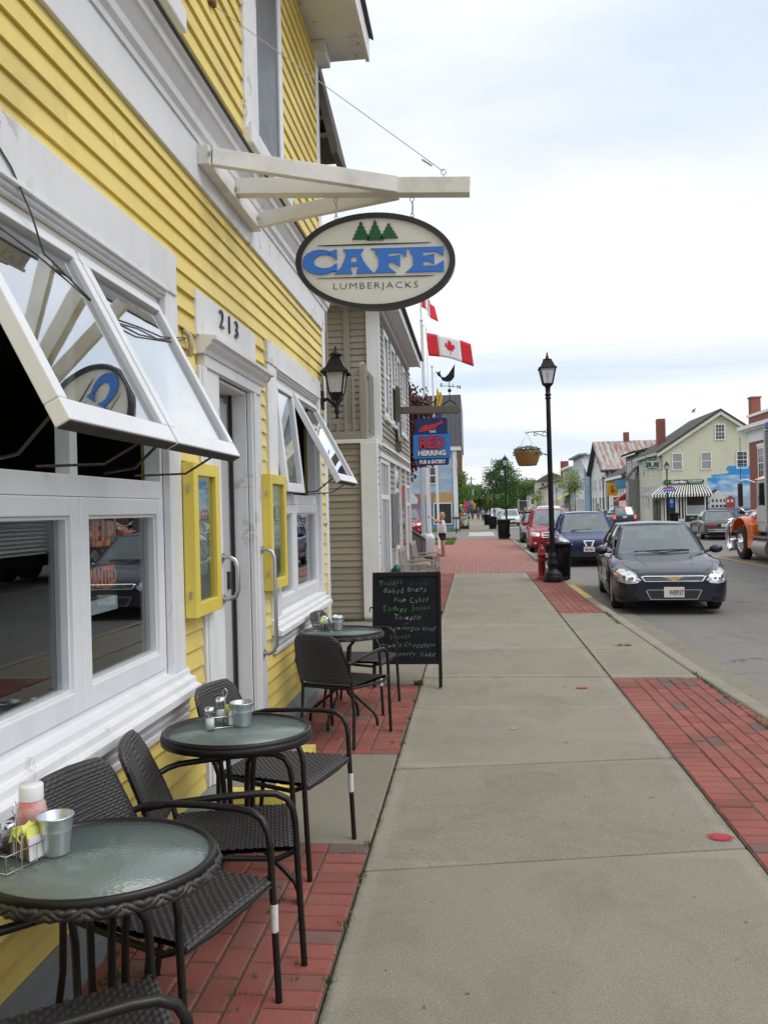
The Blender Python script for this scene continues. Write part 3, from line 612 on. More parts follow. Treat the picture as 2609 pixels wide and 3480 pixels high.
for x_, y_ in ((-2.27, 2.44), (-2.27, 2.79), (-1.91, 2.44), (-1.91, 2.79)): MB().bx(x_-.015, x_+.015, y_-.015, y_+.015, .2, .6).build('leg', MATS['varnished pine'], tb)
# ---- door
dr = MB().bx(WX-.19, WX-.15, 4.93, 5.61, .20, 2.46).build('door', mat('grey white door paint', (.48, .48, .49), .5, var=.1), cafe, bevel=.004)
for a, b in ((4.95, 5.04), (5.12, 5.17), (5.42, 5.59)): MB().bx(WX-.15, WX-.128, a, b, .24, 2.42).build('door_stile', MATS['grey white door paint'], dr, bevel=.004)
MB().bx(WX-.149, WX-.140, 5.175, 5.415, .9, 2.2).build('door_pane', GLASS, dr)
for a, b in ((.24, .45), (.82, .9), (2.2, 2.42)): MB().bx(WX-.15, WX-.132, 5.172, 5.418, a, b).build('door_rail', MATS['grey white door paint'], dr)
MB().bx(WX-.147, WX-.11, 5.50, 5.54, 1.15, 1.27).build('lock_plate', mat('black lock', (.02, .02, .02), .4), dr, bevel=.004)
MB().bx(WX-.2, WX-.002, 4.86, 4.92, .13, 2.505).build('door_jamb', WHT, cafe, bevel=.003)
MB().bx(WX-.2, WX-.002, 5.62, 5.68, .13, 2.505).build('door_jamb', WHT2, cafe, bevel=.003)
MB().bx(WX-.12, WX-.10, 5.595, 5.62, .16, 2.5).build('door_gasket', DARKI, cafe)
MB().bx(WX-.2, WX-.002, 4.92, 5.62, 2.48, 2.56).build('door_head', WHT, cafe)
MB().bx(WX-.25, WX+.10, 4.86, 5.68, .10, .155).build('threshold', FOUND, cafe, bevel=.008)
for a, b, m in ((4.55, 4.905, WHT), (5.635, 5.90, WHT2)):
    MB().bx(WX, WX+.035, a, b, .125, 2.505).build('door_casing', m, cafe, bevel=.004)
    MB().bx(WX+.034, WX+.05, a+.03, a+.09, .125, 2.505).build('casing_bead', m, cafe, bevel=.006)
MB().bx(WX, WX+.05, 4.60, 5.86, 2.506, 2.575).build('door_lintel', WHT, cafe, bevel=.004)
pd = [(WX, 2.575), (WX+.06, 2.575), (WX+.07, 2.60), (WX+.10, 2.625), (WX+.105, 2.645), (WX+.13, 2.65), (WX+.13, 2.668), (WX, 2.69)]
MB().prism(pd, 'y', 4.555, 5.93).build('door_hood', WHT2, cafe, fix=True)
MB().bx(WX, WX+.034, 4.52, 5.79, 2.675, 2.93).build('number_board', WHT2, cafe, bevel=.003)
MB().bx(WX+.033, WX+.041, 4.62, 5.70, 2.69, 2.765).build('number_board_panel', WHT2, cafe, bevel=.003)
# numerals drawn as real cut letters, slab style
NUMB = mat('black numerals', (.012, .012, .012), .4)
for ch, yy in (('2', 4.97), ('1', 5.13), ('3', 5.29)):
    text('house_number', ch, .16, NUMB, frame_m((WX+.042, yy, 2.85), (0, 1, 0)), cafe, ext=.004, bold=.0, sx=1.15)
for y_, full in ((4.875, False), (5.80, True)):
    p_ = [(WX+.03, y_, 1.40), (WX+.075, y_, 1.405), (WX+.115, y_, 1.385), (WX+.13, y_, 1.34)]
    p_ += [(WX+.13, y_, .72), (WX+.11, y_, .68), (WX+.075, y_, .662), (WX+.03, y_, .665)] if full else [(WX+.13, y_, 1.20), (WX+.115, y_, 1.165), (WX+.07, y_, 1.15), (WX+.03, y_, 1.15)]
    MB().tube(p_, .014, 10).build('grab_rail', STEEL, cafe)
    for z_ in ((1.40, .665) if full else (1.40, 1.15)): MB().tube([(WX+.03, y_, z_), (WX+.045, y_, z_)], .028, 12).build('rail_flange', STEEL, cafe)
# ---- display cases
for k, (a, b, z0, z1, lab) in enumerate(((4.215, 4.655, 1.12, 1.94, 'yellow framed menu case between the wide window and the door'), (5.86, 6.36, 1.10, 1.945, 'yellow framed menu case between the door and the lantern window'))):
    ds = thing('menu_case', lab, 'display case', (WX+.036, (a+b)/2, z0))
    MB().bx(WX+.036, WX+.05, a+.004, b-.004, z0+.004, z1-.004).build('back_board', mat('menu paper', (.34, .345, .34), .6, var=.35, sc=12), ds)
    frame_rect(MB(), WX+.036, WX+.10, a, b, z0, z1, .07, .075).build('frame', YBOX, ds, bevel=.004)
    MB().bx(WX+.075, WX+.079, a+.065, b-.065, z0+.07, z1-.065).build('pane', GLASS, ds)
    for i, (u, v_) in enumerate(((.22, .62), (.24, .2))): MB().bx(WX+.0505, WX+.052, a+.1, b-.1, z0+v_*(z1-z0)*.9+.06, z0+v_*(z1-z0)*.9+.06+.26).build('menu_sheet', mat('menu sheet', (.5, .51, .52), .6, var=.35, sc=40), ds)
    for zz_ in (z0+.12, z1-.14): MB().tube([(WX+.068, a-.003, zz_-.02), (WX+.068, a-.003, zz_+.02)], .006, 6).build('hinge', STEEL, ds)
# ---- upper windows
for a, b, lab in ((5.66, 6.93, 'tall dark upstairs window with flaking white casing'), (2.92, 3.92, 'upstairs window above the wide cafe window')):
    uw = frame_rect(MB(), WX-.05, WX+.022, a+.35 if a > 5 else a+.1, b-.05, 4.42, 6.15, .06).build('upper_window', VINYL, cafe, bevel=.004); uw['label'] = lab
    MB().bx(WX-.03, WX+.004, a+.36 if a > 5 else a+.12, b-.06, 4.45, 6.1).build('pane', mat('insect screen', (.075, .08, .09), .35, var=.1), uw)
    MB().bx(WX, WX+.04, a, a+.36 if a > 5 else a+.11, 4.36, 6.2).build('casing', WHT2, uw, bevel=.005)
    MB().bx(WX, WX+.025, b-.055, b, 4.36, 6.2).build('casing', WHT, uw, bevel=.004)
    MB().bx(WX+.0005, WX+.09, a-.02, b+.02 if a > 5 else b+.40, 4.23, 4.355).build('sill', WHT2, uw, bevel=.012)
    for k in range(3): MB().bx(WX, WX+.03+.015*k, a+.06, b-.02, 4.357+k*.02, 4.376+k*.02).build('sill_step', WHT2, uw)
# weathered hood on the alley side
hd = MB().prism([(-1.62, 6.75), (-1.34, 5.52), (-1.34, 5.44), (-1.40, 5.42), (-1.68, 6.68)], 'y', YE+.035, YE+.75)
hd.build('side_hood', mat('old cedar shingle', (.10, .09, .08), .95, var=.4, sc=10, bmp=.5, bsc=25), cafe, fix=True)
for i in range(6): MB().bx(-1.9+.01*i, -1.62+.042*i, YE+.04, YE+.72, 6.55-i*.19, 6.60-i*.19).build('hood_shingle', MATS['old cedar shingle'], cafe)
MB().bx(-1.66, -1.58, YE+.04, YE+.12, 4.3, 5.6).build('alley_downpipe', mat('grey downpipe', (.2, .19, .18), .6), cafe)
# ---- hanging sign and its bracket
SGY = 5.18
br = thing('sign_bracket', 'white three-armed timber bracket fixed to the cafe frieze', 'bracket', (WX+.04, SGY, 3.64))
SW_ = mat('bracket white paint', (.74, .73, .70), .55, var=.06, dirt=(.4, .38, .33), dfac=.4, dsc=5)
MB().bx(WX+.034, WX+.10, 4.60, 5.78, 3.655, 3.765).build('wall_plate', SW_, br, bevel=.004)
MB().beam((WX+.10, SGY, 3.735), (.02, SGY, 3.645), .09, .10).build('beam', SW_, br, bevel=.004)
MB().beam((WX+.10, 4.66, 3.715), (-.43, SGY-.05, 3.668), .045, .10).build('strut', SW_, br, bevel=.004)
MB().beam((WX+.10, 5.72, 3.715), (-.43, SGY+.05, 3.668), .045, .10).build('strut', SW_, br, bevel=.004)
for y_ in (4.66, 5.18, 5.72): MB().tube([(WX+.10, y_-.06, 3.71), (WX+.112, y_-.06, 3.71)], .012, 8).build('bolt', STEEL, br)
MB().tube([(-.14, SGY, 3.70), (-.14, SGY, 3.735)], .004, 6).tube([(-.14+.016*cos(t*pi/6), SGY, 3.75+.016*sin(t*pi/6)) for t in range(13)], .003, 5).build('eye_bolt', STEEL, br)
MB().tube([(WX+.02, 4.985, 4.80), (-.14, SGY, 3.752)], .0028, 5).build('guy_wire', mat('galvanised wire', (.42, .42, .43), .5), br)
MB().tube([(-.27, SGY-.017, 3.83), (-.21, SGY-.01, 3.79)], .008, 6).build('wire_clamp', STEEL, br)
MB().bx(WX+.018, WX+.05, 4.93, 5.0, 4.78, 4.82).build('wire_anchor', mat('rusty anchor', (.16, .09, .04), .8), br)
sg = thing('cafe_sign', 'oval white CAFE LUMBERJACKS sign with black rim and green pines', 'sign', (-.58, SGY, 2.92))
CXs, CZs, A_, B_ = -.58, 3.215, .50, .30
sh = .03                                             # the sign hangs a hair out of level
def el(a, b, n=72): return [(CXs+a*cos(2*pi*i/n), CZs+b*sin(2*pi*i/n)-sh*cos(2*pi*i/n)*a) for i in range(n)]
SCR = mat('sign cream', (.70, .69, .645), .55, var=.05, sc=8, bmp=.15, bsc=50)
MB().prism(el(A_-.01, B_-.01), 'y', SGY-.018, SGY+.018).build('panel', SCR, sg)
rim = MB(); o1, o2 = el(A_, B_), el(A_-.035, B_-.03)
n_ = 72; vs_ = [(p[0], y_, p[1]) for y_ in (SGY-.034, SGY+.034) for p in o1]+[(p[0], y_, p[1]) for y_ in (SGY-.034, SGY+.034) for p in o2]
rim.add(vs_, [q for i in range(n_) for q in ((i, (i+1) % n_, n_+(i+1) % n_, n_+i), (i, 2*n_+i, 2*n_+(i+1) % n_, (i+1) % n_), (n_+i, n_+(i+1) % n_, 3*n_+(i+1) % n_, 3*n_+i), (2*n_+i, 3*n_+i, 3*n_+(i+1) % n_, 2*n_+(i+1) % n_))])
rim.build('rim', mat('sign black', (.012, .012, .013), .4), sg, smooth=False)
SGB = mat('sign blue', (.035, .18, .62), .5, var=.06, sc=20, bmp=.1); SGG = mat('sign green', (.012, .10, .035), .7, var=.25, sc=30, bmp=.5, bsc=60); SGK = MATS['sign black']
# lettering in the sign's own millimetre-like units measured over its width (1282 units = 1.0 m)
def sp(p): u = (p[0]-659)/1282; return (CXs+u, CZs-(p[1]-672)/1282-sh*u)
def slab(polys, m, name, dep=.008):
    for side in (-1, 1):
        q = MB()
        for i_, poly in enumerate(polys):
            pts = [sp(p) if side < 0 else sp((1318-p[0], p[1])) for p in poly]
            q.prism(pts, 'y', SGY+side*.0165, SGY+side*(.0185+dep+.00025*i_))
        q.build(name, m, sg)
def quadstrip(outer, inner): return [[outer[i], outer[i+1], inner[i+1], inner[i]] for i in range(len(outer)-1)]
arc = lambda cx, cy, rx, ry, a0, a1, n: [(cx+rx*cos(radians(a0+(a1-a0)*i/n)), cy+ry*sin(radians(a0+(a1-a0)*i/n))) for i in range(n+1)]
C_ = quadstrip(arc(222, 669, 148, 100, -40, -320, 22), arc(258, 666, 92, 54, -40, -320, 22))
C_ += [[(285, 590), (356, 572), (356, 655), (322, 628)], [(322, 700), (356, 682), (352, 748), (285, 748)]]
A_L = [[(405, 572), (575, 572), (548, 612), (432, 612)], [(432, 612), (482, 612), (462, 670), (410, 670)], [(512, 612), (548, 612), (566, 660), (520, 670)], [(432, 610), (545, 610), (530, 632), (448, 632)],
       [(410, 670), (470, 658), (455, 720), (385, 720)], [(516, 658), (566, 660), (605, 720), (532, 720)], [(455, 676), (525, 676), (532, 708), (450, 708)],
       [(385, 718), (458, 708), (480, 768), (335, 768)], [(528, 708), (605, 718), (650, 768), (510, 768)]]
F_L = [[(628, 570), (915, 570), (915, 610), (690, 610)], [(690, 608), (770, 608), (770, 720), (690, 720)], [(662, 608), (692, 608), (692, 650)], [(690, 720), (770, 720), (828, 768), (650, 768)], [(768, 640), (862, 628), (862, 720), (800, 684), (768, 684)], [(862, 608), (915, 608), (912, 645)]]
E_L = [[(915, 570), (1208, 570), (1208, 610), (965, 610)], [(965, 608), (1045, 608), (1045, 720), (965, 720)], [(940, 608), (966, 608), (966, 640)], [(965, 718), (1208, 718), (1208, 768), (905, 768)], [(1045, 640), (1134, 628), (1134, 704), (1080, 682), (1045, 682)], [(1150, 608), (1208, 608), (1208, 645)], [(1140, 718), (1208, 680), (1208, 720)]]
for nm_, P_ in (('letter', C_), ('letter', A_L), ('letter', F_L), ('letter', E_L)): slab(P_, SGB, nm_)
slab([[(195, 534), (650, 530), (1112, 533), (1060, 537), (650, 541), (260, 541)]], SGK, 'rule', .005); slab([[(185, 798), (650, 793), (1130, 795), (1060, 801), (650, 800), (260, 800)]], SGK, 'rule', .005)
for tx, ty, hw, by in ((555, 350, 70, 496), (668, 342, 72, 506), (778, 372, 72, 494)):
    k = [(tx, ty)]+[q for i in range(1, 6) for q in ((tx+hw*i/5+2, ty+(by-ty)*i/5-6), (tx+hw*i/5-7, ty+(by-ty)*i/5))]
    kl = [(2*tx-x_, y_) for x_, y_ in k[1:]][::-1]
    slab([k+kl], SGG, 'pine')
for sd_ in (-1, 1):
    text('lettering', 'LUMBERJACKS', .058, SGK, frame_m((CXs+.0*sd_, SGY+sd_*.0195, CZs-.152), (-sd_, 0, 0) if sd_ > 0 else (1, 0, -sh)), sg, ext=.001, thin=.0012, sx=1.28, spacing=1.18)
for ex in (-.82, -.34):
    zb = 3.585+(-.58-ex)*.055+.02; e2 = sp((659+(ex+.58)*1282, 0))
    zt = CZs+B_*sqrt(1-((ex-CXs)/A_)**2)-sh*(ex-CXs)
    ring = lambda cz, r: [(ex+r*cos(t*pi/5), SGY, cz+r*sin(t*pi/5)) for t in range(11)]
    MB().tube(ring(zb, .013), .003, 5).tube([(ex, SGY-.004, zb-.012), (ex+.004, SGY, zb-.04), (ex, SGY+.004, zt+.035)], .006, 6).tube(ring(zt+.022, .010), .003, 5).tube([(ex, SGY, zt-.01), (ex, SGY, zt+.014)], .003, 5).build('hanger', STEEL, sg)
# ---- cable drooping across the sashes
cbp = [(-1.52, 4.34, 2.615), (-1.47, 4.03, 2.55), (-1.44, 3.77, 2.50), (-1.44, 3.52, 2.49), (-1.42, 3.24, 2.46), (-1.44, 3.12, 2.48), (-1.47, 2.94, 2.55), (-1.49, 2.80, 2.60), (-1.50, 2.74, 2.72), (-1.50, 2.62, 2.83), (-1.50, 2.3, 3.0)]
tag(MB().tube(cbp, .004, 6).tube([(-1.52, 4.34, 2.61), (-1.46, 4.0, 2.52), (-1.41, 3.44, 2.44), (-1.41, 3.24, 2.44)], .004, 6).build('power_cable', mat('grey cable', (.11, .105, .10), .6)), 'thin grey cable drooping in front of the open cafe sashes', 'cable')
tag(MB().tube([(-1.53, 4.33, 2.66), (-1.505, 4.36, 2.63), (-1.50, 4.37, 2.57), (-1.52, 4.40, 2.53)], .016, 6).build('cable_cleat', mat('old cleat paint', (.5, .45, .30), .7)), 'painted cable cleat on the yellow siding beside the menu case', 'cleat')
# ---- wall lantern
def lantern(parent, c, s, base_r=.11, top_r=.165, hh=.26):
    """four-sided glazed head; c = centre of the cage bottom"""
    x, y, z = c; q = MB()
    for i in range(4):
        a0, a1 = pi/4+i*pi/2, pi/4+(i+1)*pi/2
        q.tube([(x+base_r*s*cos(a0), y+base_r*s*sin(a0), z), (x+top_r*s*cos(a0), y+top_r*s*sin(a0), z+hh*s)], .012*s, 5)
        q.tube([(x+base_r*s*cos(a0), y+base_r*s*sin(a0), z), (x+base_r*s*cos(a1), y+base_r*s*sin(a1), z)], .012*s, 5)
    q.build('cage', LAMPM, parent)
    p = MB()
    for i in range(4):
        a0, a1 = pi/4+i*pi/2, pi/4+(i+1)*pi/2; k0, k1 = base_r*s*.97, top_r*s*.97
        p.quad((x+k0*cos(a0), y+k0*sin(a0), z), (x+k0*cos(a1), y+k0*sin(a1), z), (x+k1*cos(a1), y+k1*sin(a1), z+hh*s), (x+k1*cos(a0), y+k1*sin(a0), z+hh*s))
    p.build('glass', MATS.get('lamp glass') or lampglass(), parent)
    return q
def lampglass():
    m, t, b, o = newmat('lamp glass'); b.inputs['Base Color'].default_value = (.80, .79, .77, 1); b.inputs['Roughness'].default_value = .25
    tr = t.nodes.new('ShaderNodeBsdfTransparent'); tr.inputs[0].default_value = (.85, .85, .86, 1); x = t.nodes.new('ShaderNodeMixShader'); x.inputs[0].default_value = .55
    t.links.new(tr.outputs[0], x.inputs[1]); t.links.new(b.outputs[0], x.inputs[2]); t.links.new(x.outputs[0], o.inputs[0]); MATS['lamp glass'] = m; return m
lampglass()
wlx, wly = -1.365, 8.38
wa = thing('wall_lantern', 'black glazed lantern on a curved arm at the cafe corner', 'lantern', (wlx, wly, 2.6))
MB().bx(WX+.03, WX+.055, wly-.045, wly+.045, 2.70, 2.90).build('wall_plate', BLACKM, wa, bevel=.012)
MB().tube([(WX+.05, wly, 2.80), (WX+.09, wly, 2.81), (WX+.13, wly, 2.77), (wlx-.02, wly, 2.73), (wlx, wly, 2.735)], [.022, .016, .014, .014, .016], 8).build('arm', BLACKM, wa)
MB().lathe([(0, 2.60), (.012, 2.605), (.02, 2.625), (.010, 2.64), (.022, 2.66), (.03, 2.69), (.018, 2.71), (.028, 2.735), (.014, 2.76), (.02, 2.79), (.045, 2.83), (.06, 2.845), (.075, 2.85), (0, 2.851)], 14, (wlx, wly, 0)).build('finial', BLACKM, wa)
for i in range(4):
    a = pi/4+i*pi/2; MB().tube([(wlx+.02*cos(a), wly+.02*sin(a), 2.74), (wlx+.06*cos(a), wly+.06*sin(a), 2.80), (wlx+.085*cos(a), wly+.085*sin(a), 2.86)], .007, 5).build('scroll_stay', BLACKM, wa)
lantern(wa, (wlx, wly, 2.86), .84)
hoodp = [(.195, 3.06), (.20, 3.075), (.165, 3.10), (.125, 3.135), (.085, 3.20), (.065, 3.225)]
MB().lathe(hoodp+[(0, 3.225)], 4, (wlx, wly, 0), sm=False, a0=pi/4).build('hood', BLACKM, wa)
MB().lathe([(.05, 3.22), (.05, 3.245), (.075, 3.25), (.07, 3.262), (.045, 3.28), (.02, 3.30), (.01, 3.31), (.016, 3.325), (.006, 3.345), (0, 3.36)], 14, (wlx, wly, 0)).build('crown', BLACKM, wa)
MB().lathe([(.03, 2.865), (.03, 2.89), (.022, 2.92), (.03, 2.96), (0, 2.99)], 10, (wlx, wly, 0)).build('bulb_holder', mat('cream bulb', (.5, .47, .42), .4), wa)
# ---- doorstep
st_ = thing('doorstep', 'low concrete doorstep with yellow painted edges at the cafe door', 'step', (-1.28, 5.0, 0))
MB().bx(WX+.02, -1.10, 4.56, 5.5, -.01, .098).build('tread', CONCD, st_, bevel=.008)
SY_ = mat('yellow step paint', (.72, .58, .11), .6, var=.12, dirt=(.3, .27, .18), dfac=.6, dsc=6)
MB().bx(WX+.13, -1.097, 4.557, 4.63, .03, .101).build('painted_edge', SY_, st_); MB().bx(WX+.13, -1.097, 5.43, 5.503, .03, .101).build('painted_edge', SY_, st_); MB().bx(-1.17, -1.0965, 4.631, 5.429, .03, .101).build('painted_edge', SY_, st_)
# ------------------------------------------------------------------ patio furniture
def wicker_mat():
    m, t, b, o = newmat('dark brown wicker'); v = coord(t, 'Object')
    c = mixc(t, noise(t, v, 55, 3, .6), (.014, .012, .0115), (.042, .037, .035)); t.links.new(c, b.inputs['Base Color'])
    b.inputs['Roughness'].default_value = .42; b.inputs['Specular IOR Level'].default_value = .6; bump(t, b, noise(t, v, 260, 2), .2, .002); MATS['dark brown wicker'] = m; return m
WICK = wicker_mat()
def backrest_mesh():
    rows, na, nv = 33, 180, 132; mb_ = MB()
    def hw(v):
        w_ = .218-.034*v-.02*max(0, v-.3)**2
        if v > .82: k = (v-.82)/.18; w_ *= 1-.22*k*k*k
        if v < .08: w_ *= 1-.10*((.08-v)/.08)**2
        return w_
    def P(u, v):
        a = 2*pi*u; W_ = hw(v); th_ = .019*(1-.55*max(0, (v-.9)/.1)**2)*(1-.4*max(0, (.06-v)/.06))
        c_, s_ = cos(a), sin(a); y = W_*(abs(c_)**.55)*(1 if c_ >= 0 else -1); tx = th_*(abs(s_)**.8)*(1 if s_ >= 0 else -1)
        crown = .012*(1-(y/.24)**2) if v > .9 else 0
        z = .452+.345*v+crown*(v-.9)*10
        row = int(v*rows*.9999); fr = v*rows-row
        strand = abs(sin(pi*fr))**.6; ov = .5+.5*cos(pi*(y/.0155+row))
        dsp = (.0055*ov*strand-.0022*(1-strand))*min(1, abs(s_)*2+.3)
        nx = tx/th_ if th_ else 0
        return (-.265-.125*v**1.15-.028*(1-(y/.24)**2)+tx+dsp*nx, y+dsp*c_*.5, z)
    mb_.grid(P, na, nv)
    mb_.grid(lambda u, v: (P(u, 1)[0]*(1-v)+(-.418)*v, P(u, 1)[1]*(1-v), P(u, 1)[2]+.004*v), na, 3)
    mb_.grid(lambda u, v: (P(u, 0)[0]*(1-v)+(-.293)*v, P(u, 0)[1]*(1-v), P(u, 0)[2]-.003*v), na, 2)
    return mb_
def seat_mesh():
    mb_ = MB(); nx_, ny_ = 124, 110
    def P(u, v):
        x = -.25+.49*u; wd = .205+.025*u; y = (v-.5)*2*wd
        z = .425-.022*sin(pi*min(1, u*1.05))*abs(sin(pi*v))**.7-.012*max(0, u-.9)*10*(u-.9)*10+.004
        r_ = int(u*31*.9999); fr = u*31-r_; strand = abs(sin(pi*fr))**.6; ov = .5+.5*cos(pi*(y/.0155+r_))
        return (x, y, z+.0052*ov*strand)
    mb_.grid(P, nx_, ny_)
    mb_.grid(lambda u, v: (lambda p: (p[0], p[1], p[2]-.018))(P(u, 1-v)), 24, 24)
    return mb_
CHS = []
def make_chair():
    t_ = thing('wicker_chair', 'x', 'chair', (0, 0, 0), local=True)
    b_ = backrest_mesh().build('backrest', WICK, t_); s_ = seat_mesh().build('seat', WICK, t_)
    for sy in (-1, 1):
        MB().tube([(-.255, sy*.20, .42), (-.25, sy*.212, .25), (-.285, sy*.222, 0)], .0115, 10).build('leg', BROWNM, t_)
        MB().tube([(-.375, sy*.175, .73), (-.312, sy*.205, .58), (-.265, sy*.207, .46), (-.255, sy*.20, .42)], .0115, 10).build('back_post', BROWNM, t_)
        ar = [(-.318, sy*.212, .60), (-.285, sy*.232, .612), (-.24, sy*.245, .622), (-.05, sy*.252, .637), (.10, sy*.252, .641), (.155, sy*.252, .636), (.195, sy*.252, .615), (.217, sy*.252, .575), (.224, sy*.252, .53)]
        MB().tube(ar, .0125, 10).build('armrest', BROWNM, t_)
        MB().tube([(.224, sy*.252, .53), (.228, sy*.252, .42), (.245, sy*.252, 0)], .0122, 10).build('leg', BROWNM, t_)
        MB().tube([(-.255, sy*.20, .418), (0, sy*.225, .40), (.16, sy*.238, .392), (.20, sy*.243, .41), (.228, sy*.250, .425)], .011, 8).build('seat_rail', BROWNM, t_)
    MB().tube([(.225, -.235, .41), (.232, -.1, .402), (.232, .1, .402), (.225, .235, .41)], .011, 8).build('front_rail', BROWNM, t_)
    MB().tube([(-.25, -.2, .41), (-.25, .2, .41)], .011, 8).build('rear_rail', BROWNM, t_)
    return t_
ch0 = make_chair(); first = [True]
STICK = mat('paper sticker', (.62, .62, .60), .6, var=.25, sc=60)
def chair(fx, fy, ang, label, sticker=0):
    a = radians(ang); loc = (fx-.235*cos(a), fy-.235*sin(a), 0)
    if first[0]: o = ch0; first[0] = False; o.location = loc; o.rotation_euler = (0, 0, a); o['label'] = label; o['group'] = 'wicker cafe chairs'
    else: o = dup(ch0, loc, a, label, 'wicker cafe chairs')
    if sticker:
        q = MB(); c0, c1 = .225+.25, 0
        q.lathe([(.0136, .24), (.0136, .335)], 12, (.234, sticker*.252, 0)); s_ = q.mesh('sticker', STICK); so = bpy.data.objects.new('sticker', s_); COL.objects.link(so); so.parent = o
    return o
chair(-.781, 2.524, -17, 'wicker armchair turned to the table with the ketchup bottle, sticker on its leg', 1)
chair(-.757, 1.952, 32, 'wicker armchair on the other side of the ketchup table, farthest from the door')
chair(-.73, 3.24, 14, 'wicker armchair standing between the two tables nearest the wide window')
chair(-.72, 3.93, -15, 'wicker armchair right before the cafe doorstep, sticker on its front leg', 1)
chair(-.905, 6.30, 70, 'wicker armchair seen from behind, tucked under the table by the chalkboard')
chair(-.74, 6.95, -10, 'wicker armchair beside the chalkboard behind the far table', -1)
def tabletop_glass():
    m, t, b, o = newmat('rippled table glass'); v = coord(t, 'Object')
    c = mixc(t, noise(t, v, 9, 4), (.17, .23, .22), (.30, .36, .34)); t.links.new(c, b.inputs['Base Color']); b.inputs['Roughness'].default_value = .17; b.inputs['IOR'].default_value = 1.85
    vo = t.nodes.new('ShaderNodeTexVoronoi'); t.links.new(v, vo.inputs['Vector']); vo.inputs['Scale'].default_value = 70; bump(t, b, vo.outputs['Distance'], .28, .004)
    tr = t.nodes.new('ShaderNodeBsdfTransparent'); tr.inputs[0].default_value = (.62, .72, .68, 1); x = t.nodes.new('ShaderNodeMixShader'); x.inputs[0].default_value = .62
    t.links.new(tr.outputs[0], x.inputs[1]); t.links.new(b.outputs[0], x.inputs[2]); t.links.new(x.outputs[0], o.inputs[0]); MATS['rippled table glass'] = m; return m
TGL = tabletop_glass()
def table(cx, cy, label, braid, rot):
    t_ = thing('bistro_table', label, 'table', (cx, cy, 0), radians(rot), 'round glass cafe tables', local=True)
    MB().lathe([(0, .714), (.312, .714), (.316, .718), (.316, .722), (0, .723)], 48).build('glass_top', TGL, t_)
    MB().lathe([(.300, .708), (.305, .70), (.33, .70), (.335, .71), (.334, .724), (.327, .731), (.318, .729), (.314, .724), (.300, .712)], 64).build('rim', BROWNM, t_)
    if braid:
        q = MB()
        for ph in (0, 2*pi/3, 4*pi/3):
            q.tube([((.337+.004*cos(k*1.24+ph))*cos(2*pi*k/220), (.337+.004*cos(k*1.24+ph))*sin(2*pi*k/220), .695+.009*sin(k*.62+ph)) for k in range(221)], .0095, 5, False)
        q.build('braided_skirt', WICK, t_)
    else: MB().lathe([(.334, .712), (.340, .705), (.338, .682), (.325, .678), (.325, .70)], 64).build('skirt', BROWNM, t_)
    for i in range(4):
        a = pi/4+i*pi/2; c_, s_ = cos(a), sin(a); b_ = a+.5
        pts = [(.20*c_, .20*s_, .70), (.165*c_, .165*s_, .66), (.088*c_, .088*s_, .60), (.075*c_, .075*s_, .5), (.07*c_, .07*s_, .30), (.10*cos(b_), .10*sin(b_), .23), (.22*cos(b_), .22*sin(b_), .14), (.275*cos(b_), .275*sin(b_), .095), (.295*cos(b_), .295*sin(b_), .05), (.298*cos(b_), .298*sin(b_), 0)]
        MB().tube(pts, .0125, 8).build('leg', BROWNM, t_)
    MB().lathe([(.088, .285), (.092, .295), (.088, .305), (.075, .295), (.088, .285)], 24).build('collar', BROWNM, t_)
    MB().lathe([(0, .705), (.21, .705), (.21, .697), (0, .697)], 4, a0=0).build('top_brace', BROWNM, t_)
    t_.scale = (.97, .84, 1)
    return t_
table(-1.055, 2.20, 'round rippled glass table with braided rim holding the ketchup bottle', True, 0)
table(-1.05, 3.53, 'round rippled glass table with a plain rim beside the doorstep', False, 0)
table(-1.06, 6.45, 'round rippled glass table by the chalkboard with a bucket of napkins', True, 0)
TZ = .7235
PAPER = mat('white paper', (.75, .75, .74), .7, var=.1, sc=30); PACKY = mat('yellow sweetener packet', (.72, .74, .18), .6, var=.25, sc=60); BRWN = mat('brown sugar packets', (.28, .17, .09), .7, var=.5, sc=90); SALT = mat('salt', (.8, .8, .78), .8); PEPP = mat('pepper', (.10, .07, .05), .9)
def bucket(x, y, label, r=.045, h=.10, fill=None):
    b_ = thing('tin_bucket', label, 'bucket', (x, y, TZ))
    MB().lathe([(0, .002), (r*.72, 0), (r*.74, .004), (r*.90, h*.62), (r*.925, h*.64), (r*.91, h*.66), (r, h-.004), (r*1.06, h-.001), (r*1.05, h+.004), (r*.97, h), (r*.70, .008), (0, .008)], 28, (x, y, TZ)).build('body', GALV, b_)
    if fill:
        q = MB()
        for i in range(10): q.ball((x+random.uniform(-.025, .025), y+random.uniform(-.025, .025), TZ+h+random.uniform(-.012, .012)), (random.uniform(.012, .024), random.uniform(.012, .024), .014), 8, 5)
        q.build('crumpled_napkins', PAPER, b_, smooth=False)
    return b_
def shaker(x, y, label, m, h=.085):
    s_ = thing('glass_shaker', label, 'shaker', (x, y, TZ+.002))
    MB().lathe([(0, 0), (.021, 0), (.023, .006), (.022, h*.7), (.019, h*.86), (.019, h*.87)], 14, (x, y, TZ+.002)).build('jar', CLEARG, s_)
    MB().lathe([(0, .005), (.019, .005), (.019, h*.5), (0, h*.52)], 12, (x, y, TZ+.002)).build('contents', m, s_)
    MB().lathe([(.0205, h*.86), (.0205, h*.97), (.016, h*1.03), (0, h*1.05)], 14, (x, y, TZ+.002)).build('lid', CHROME, s_)
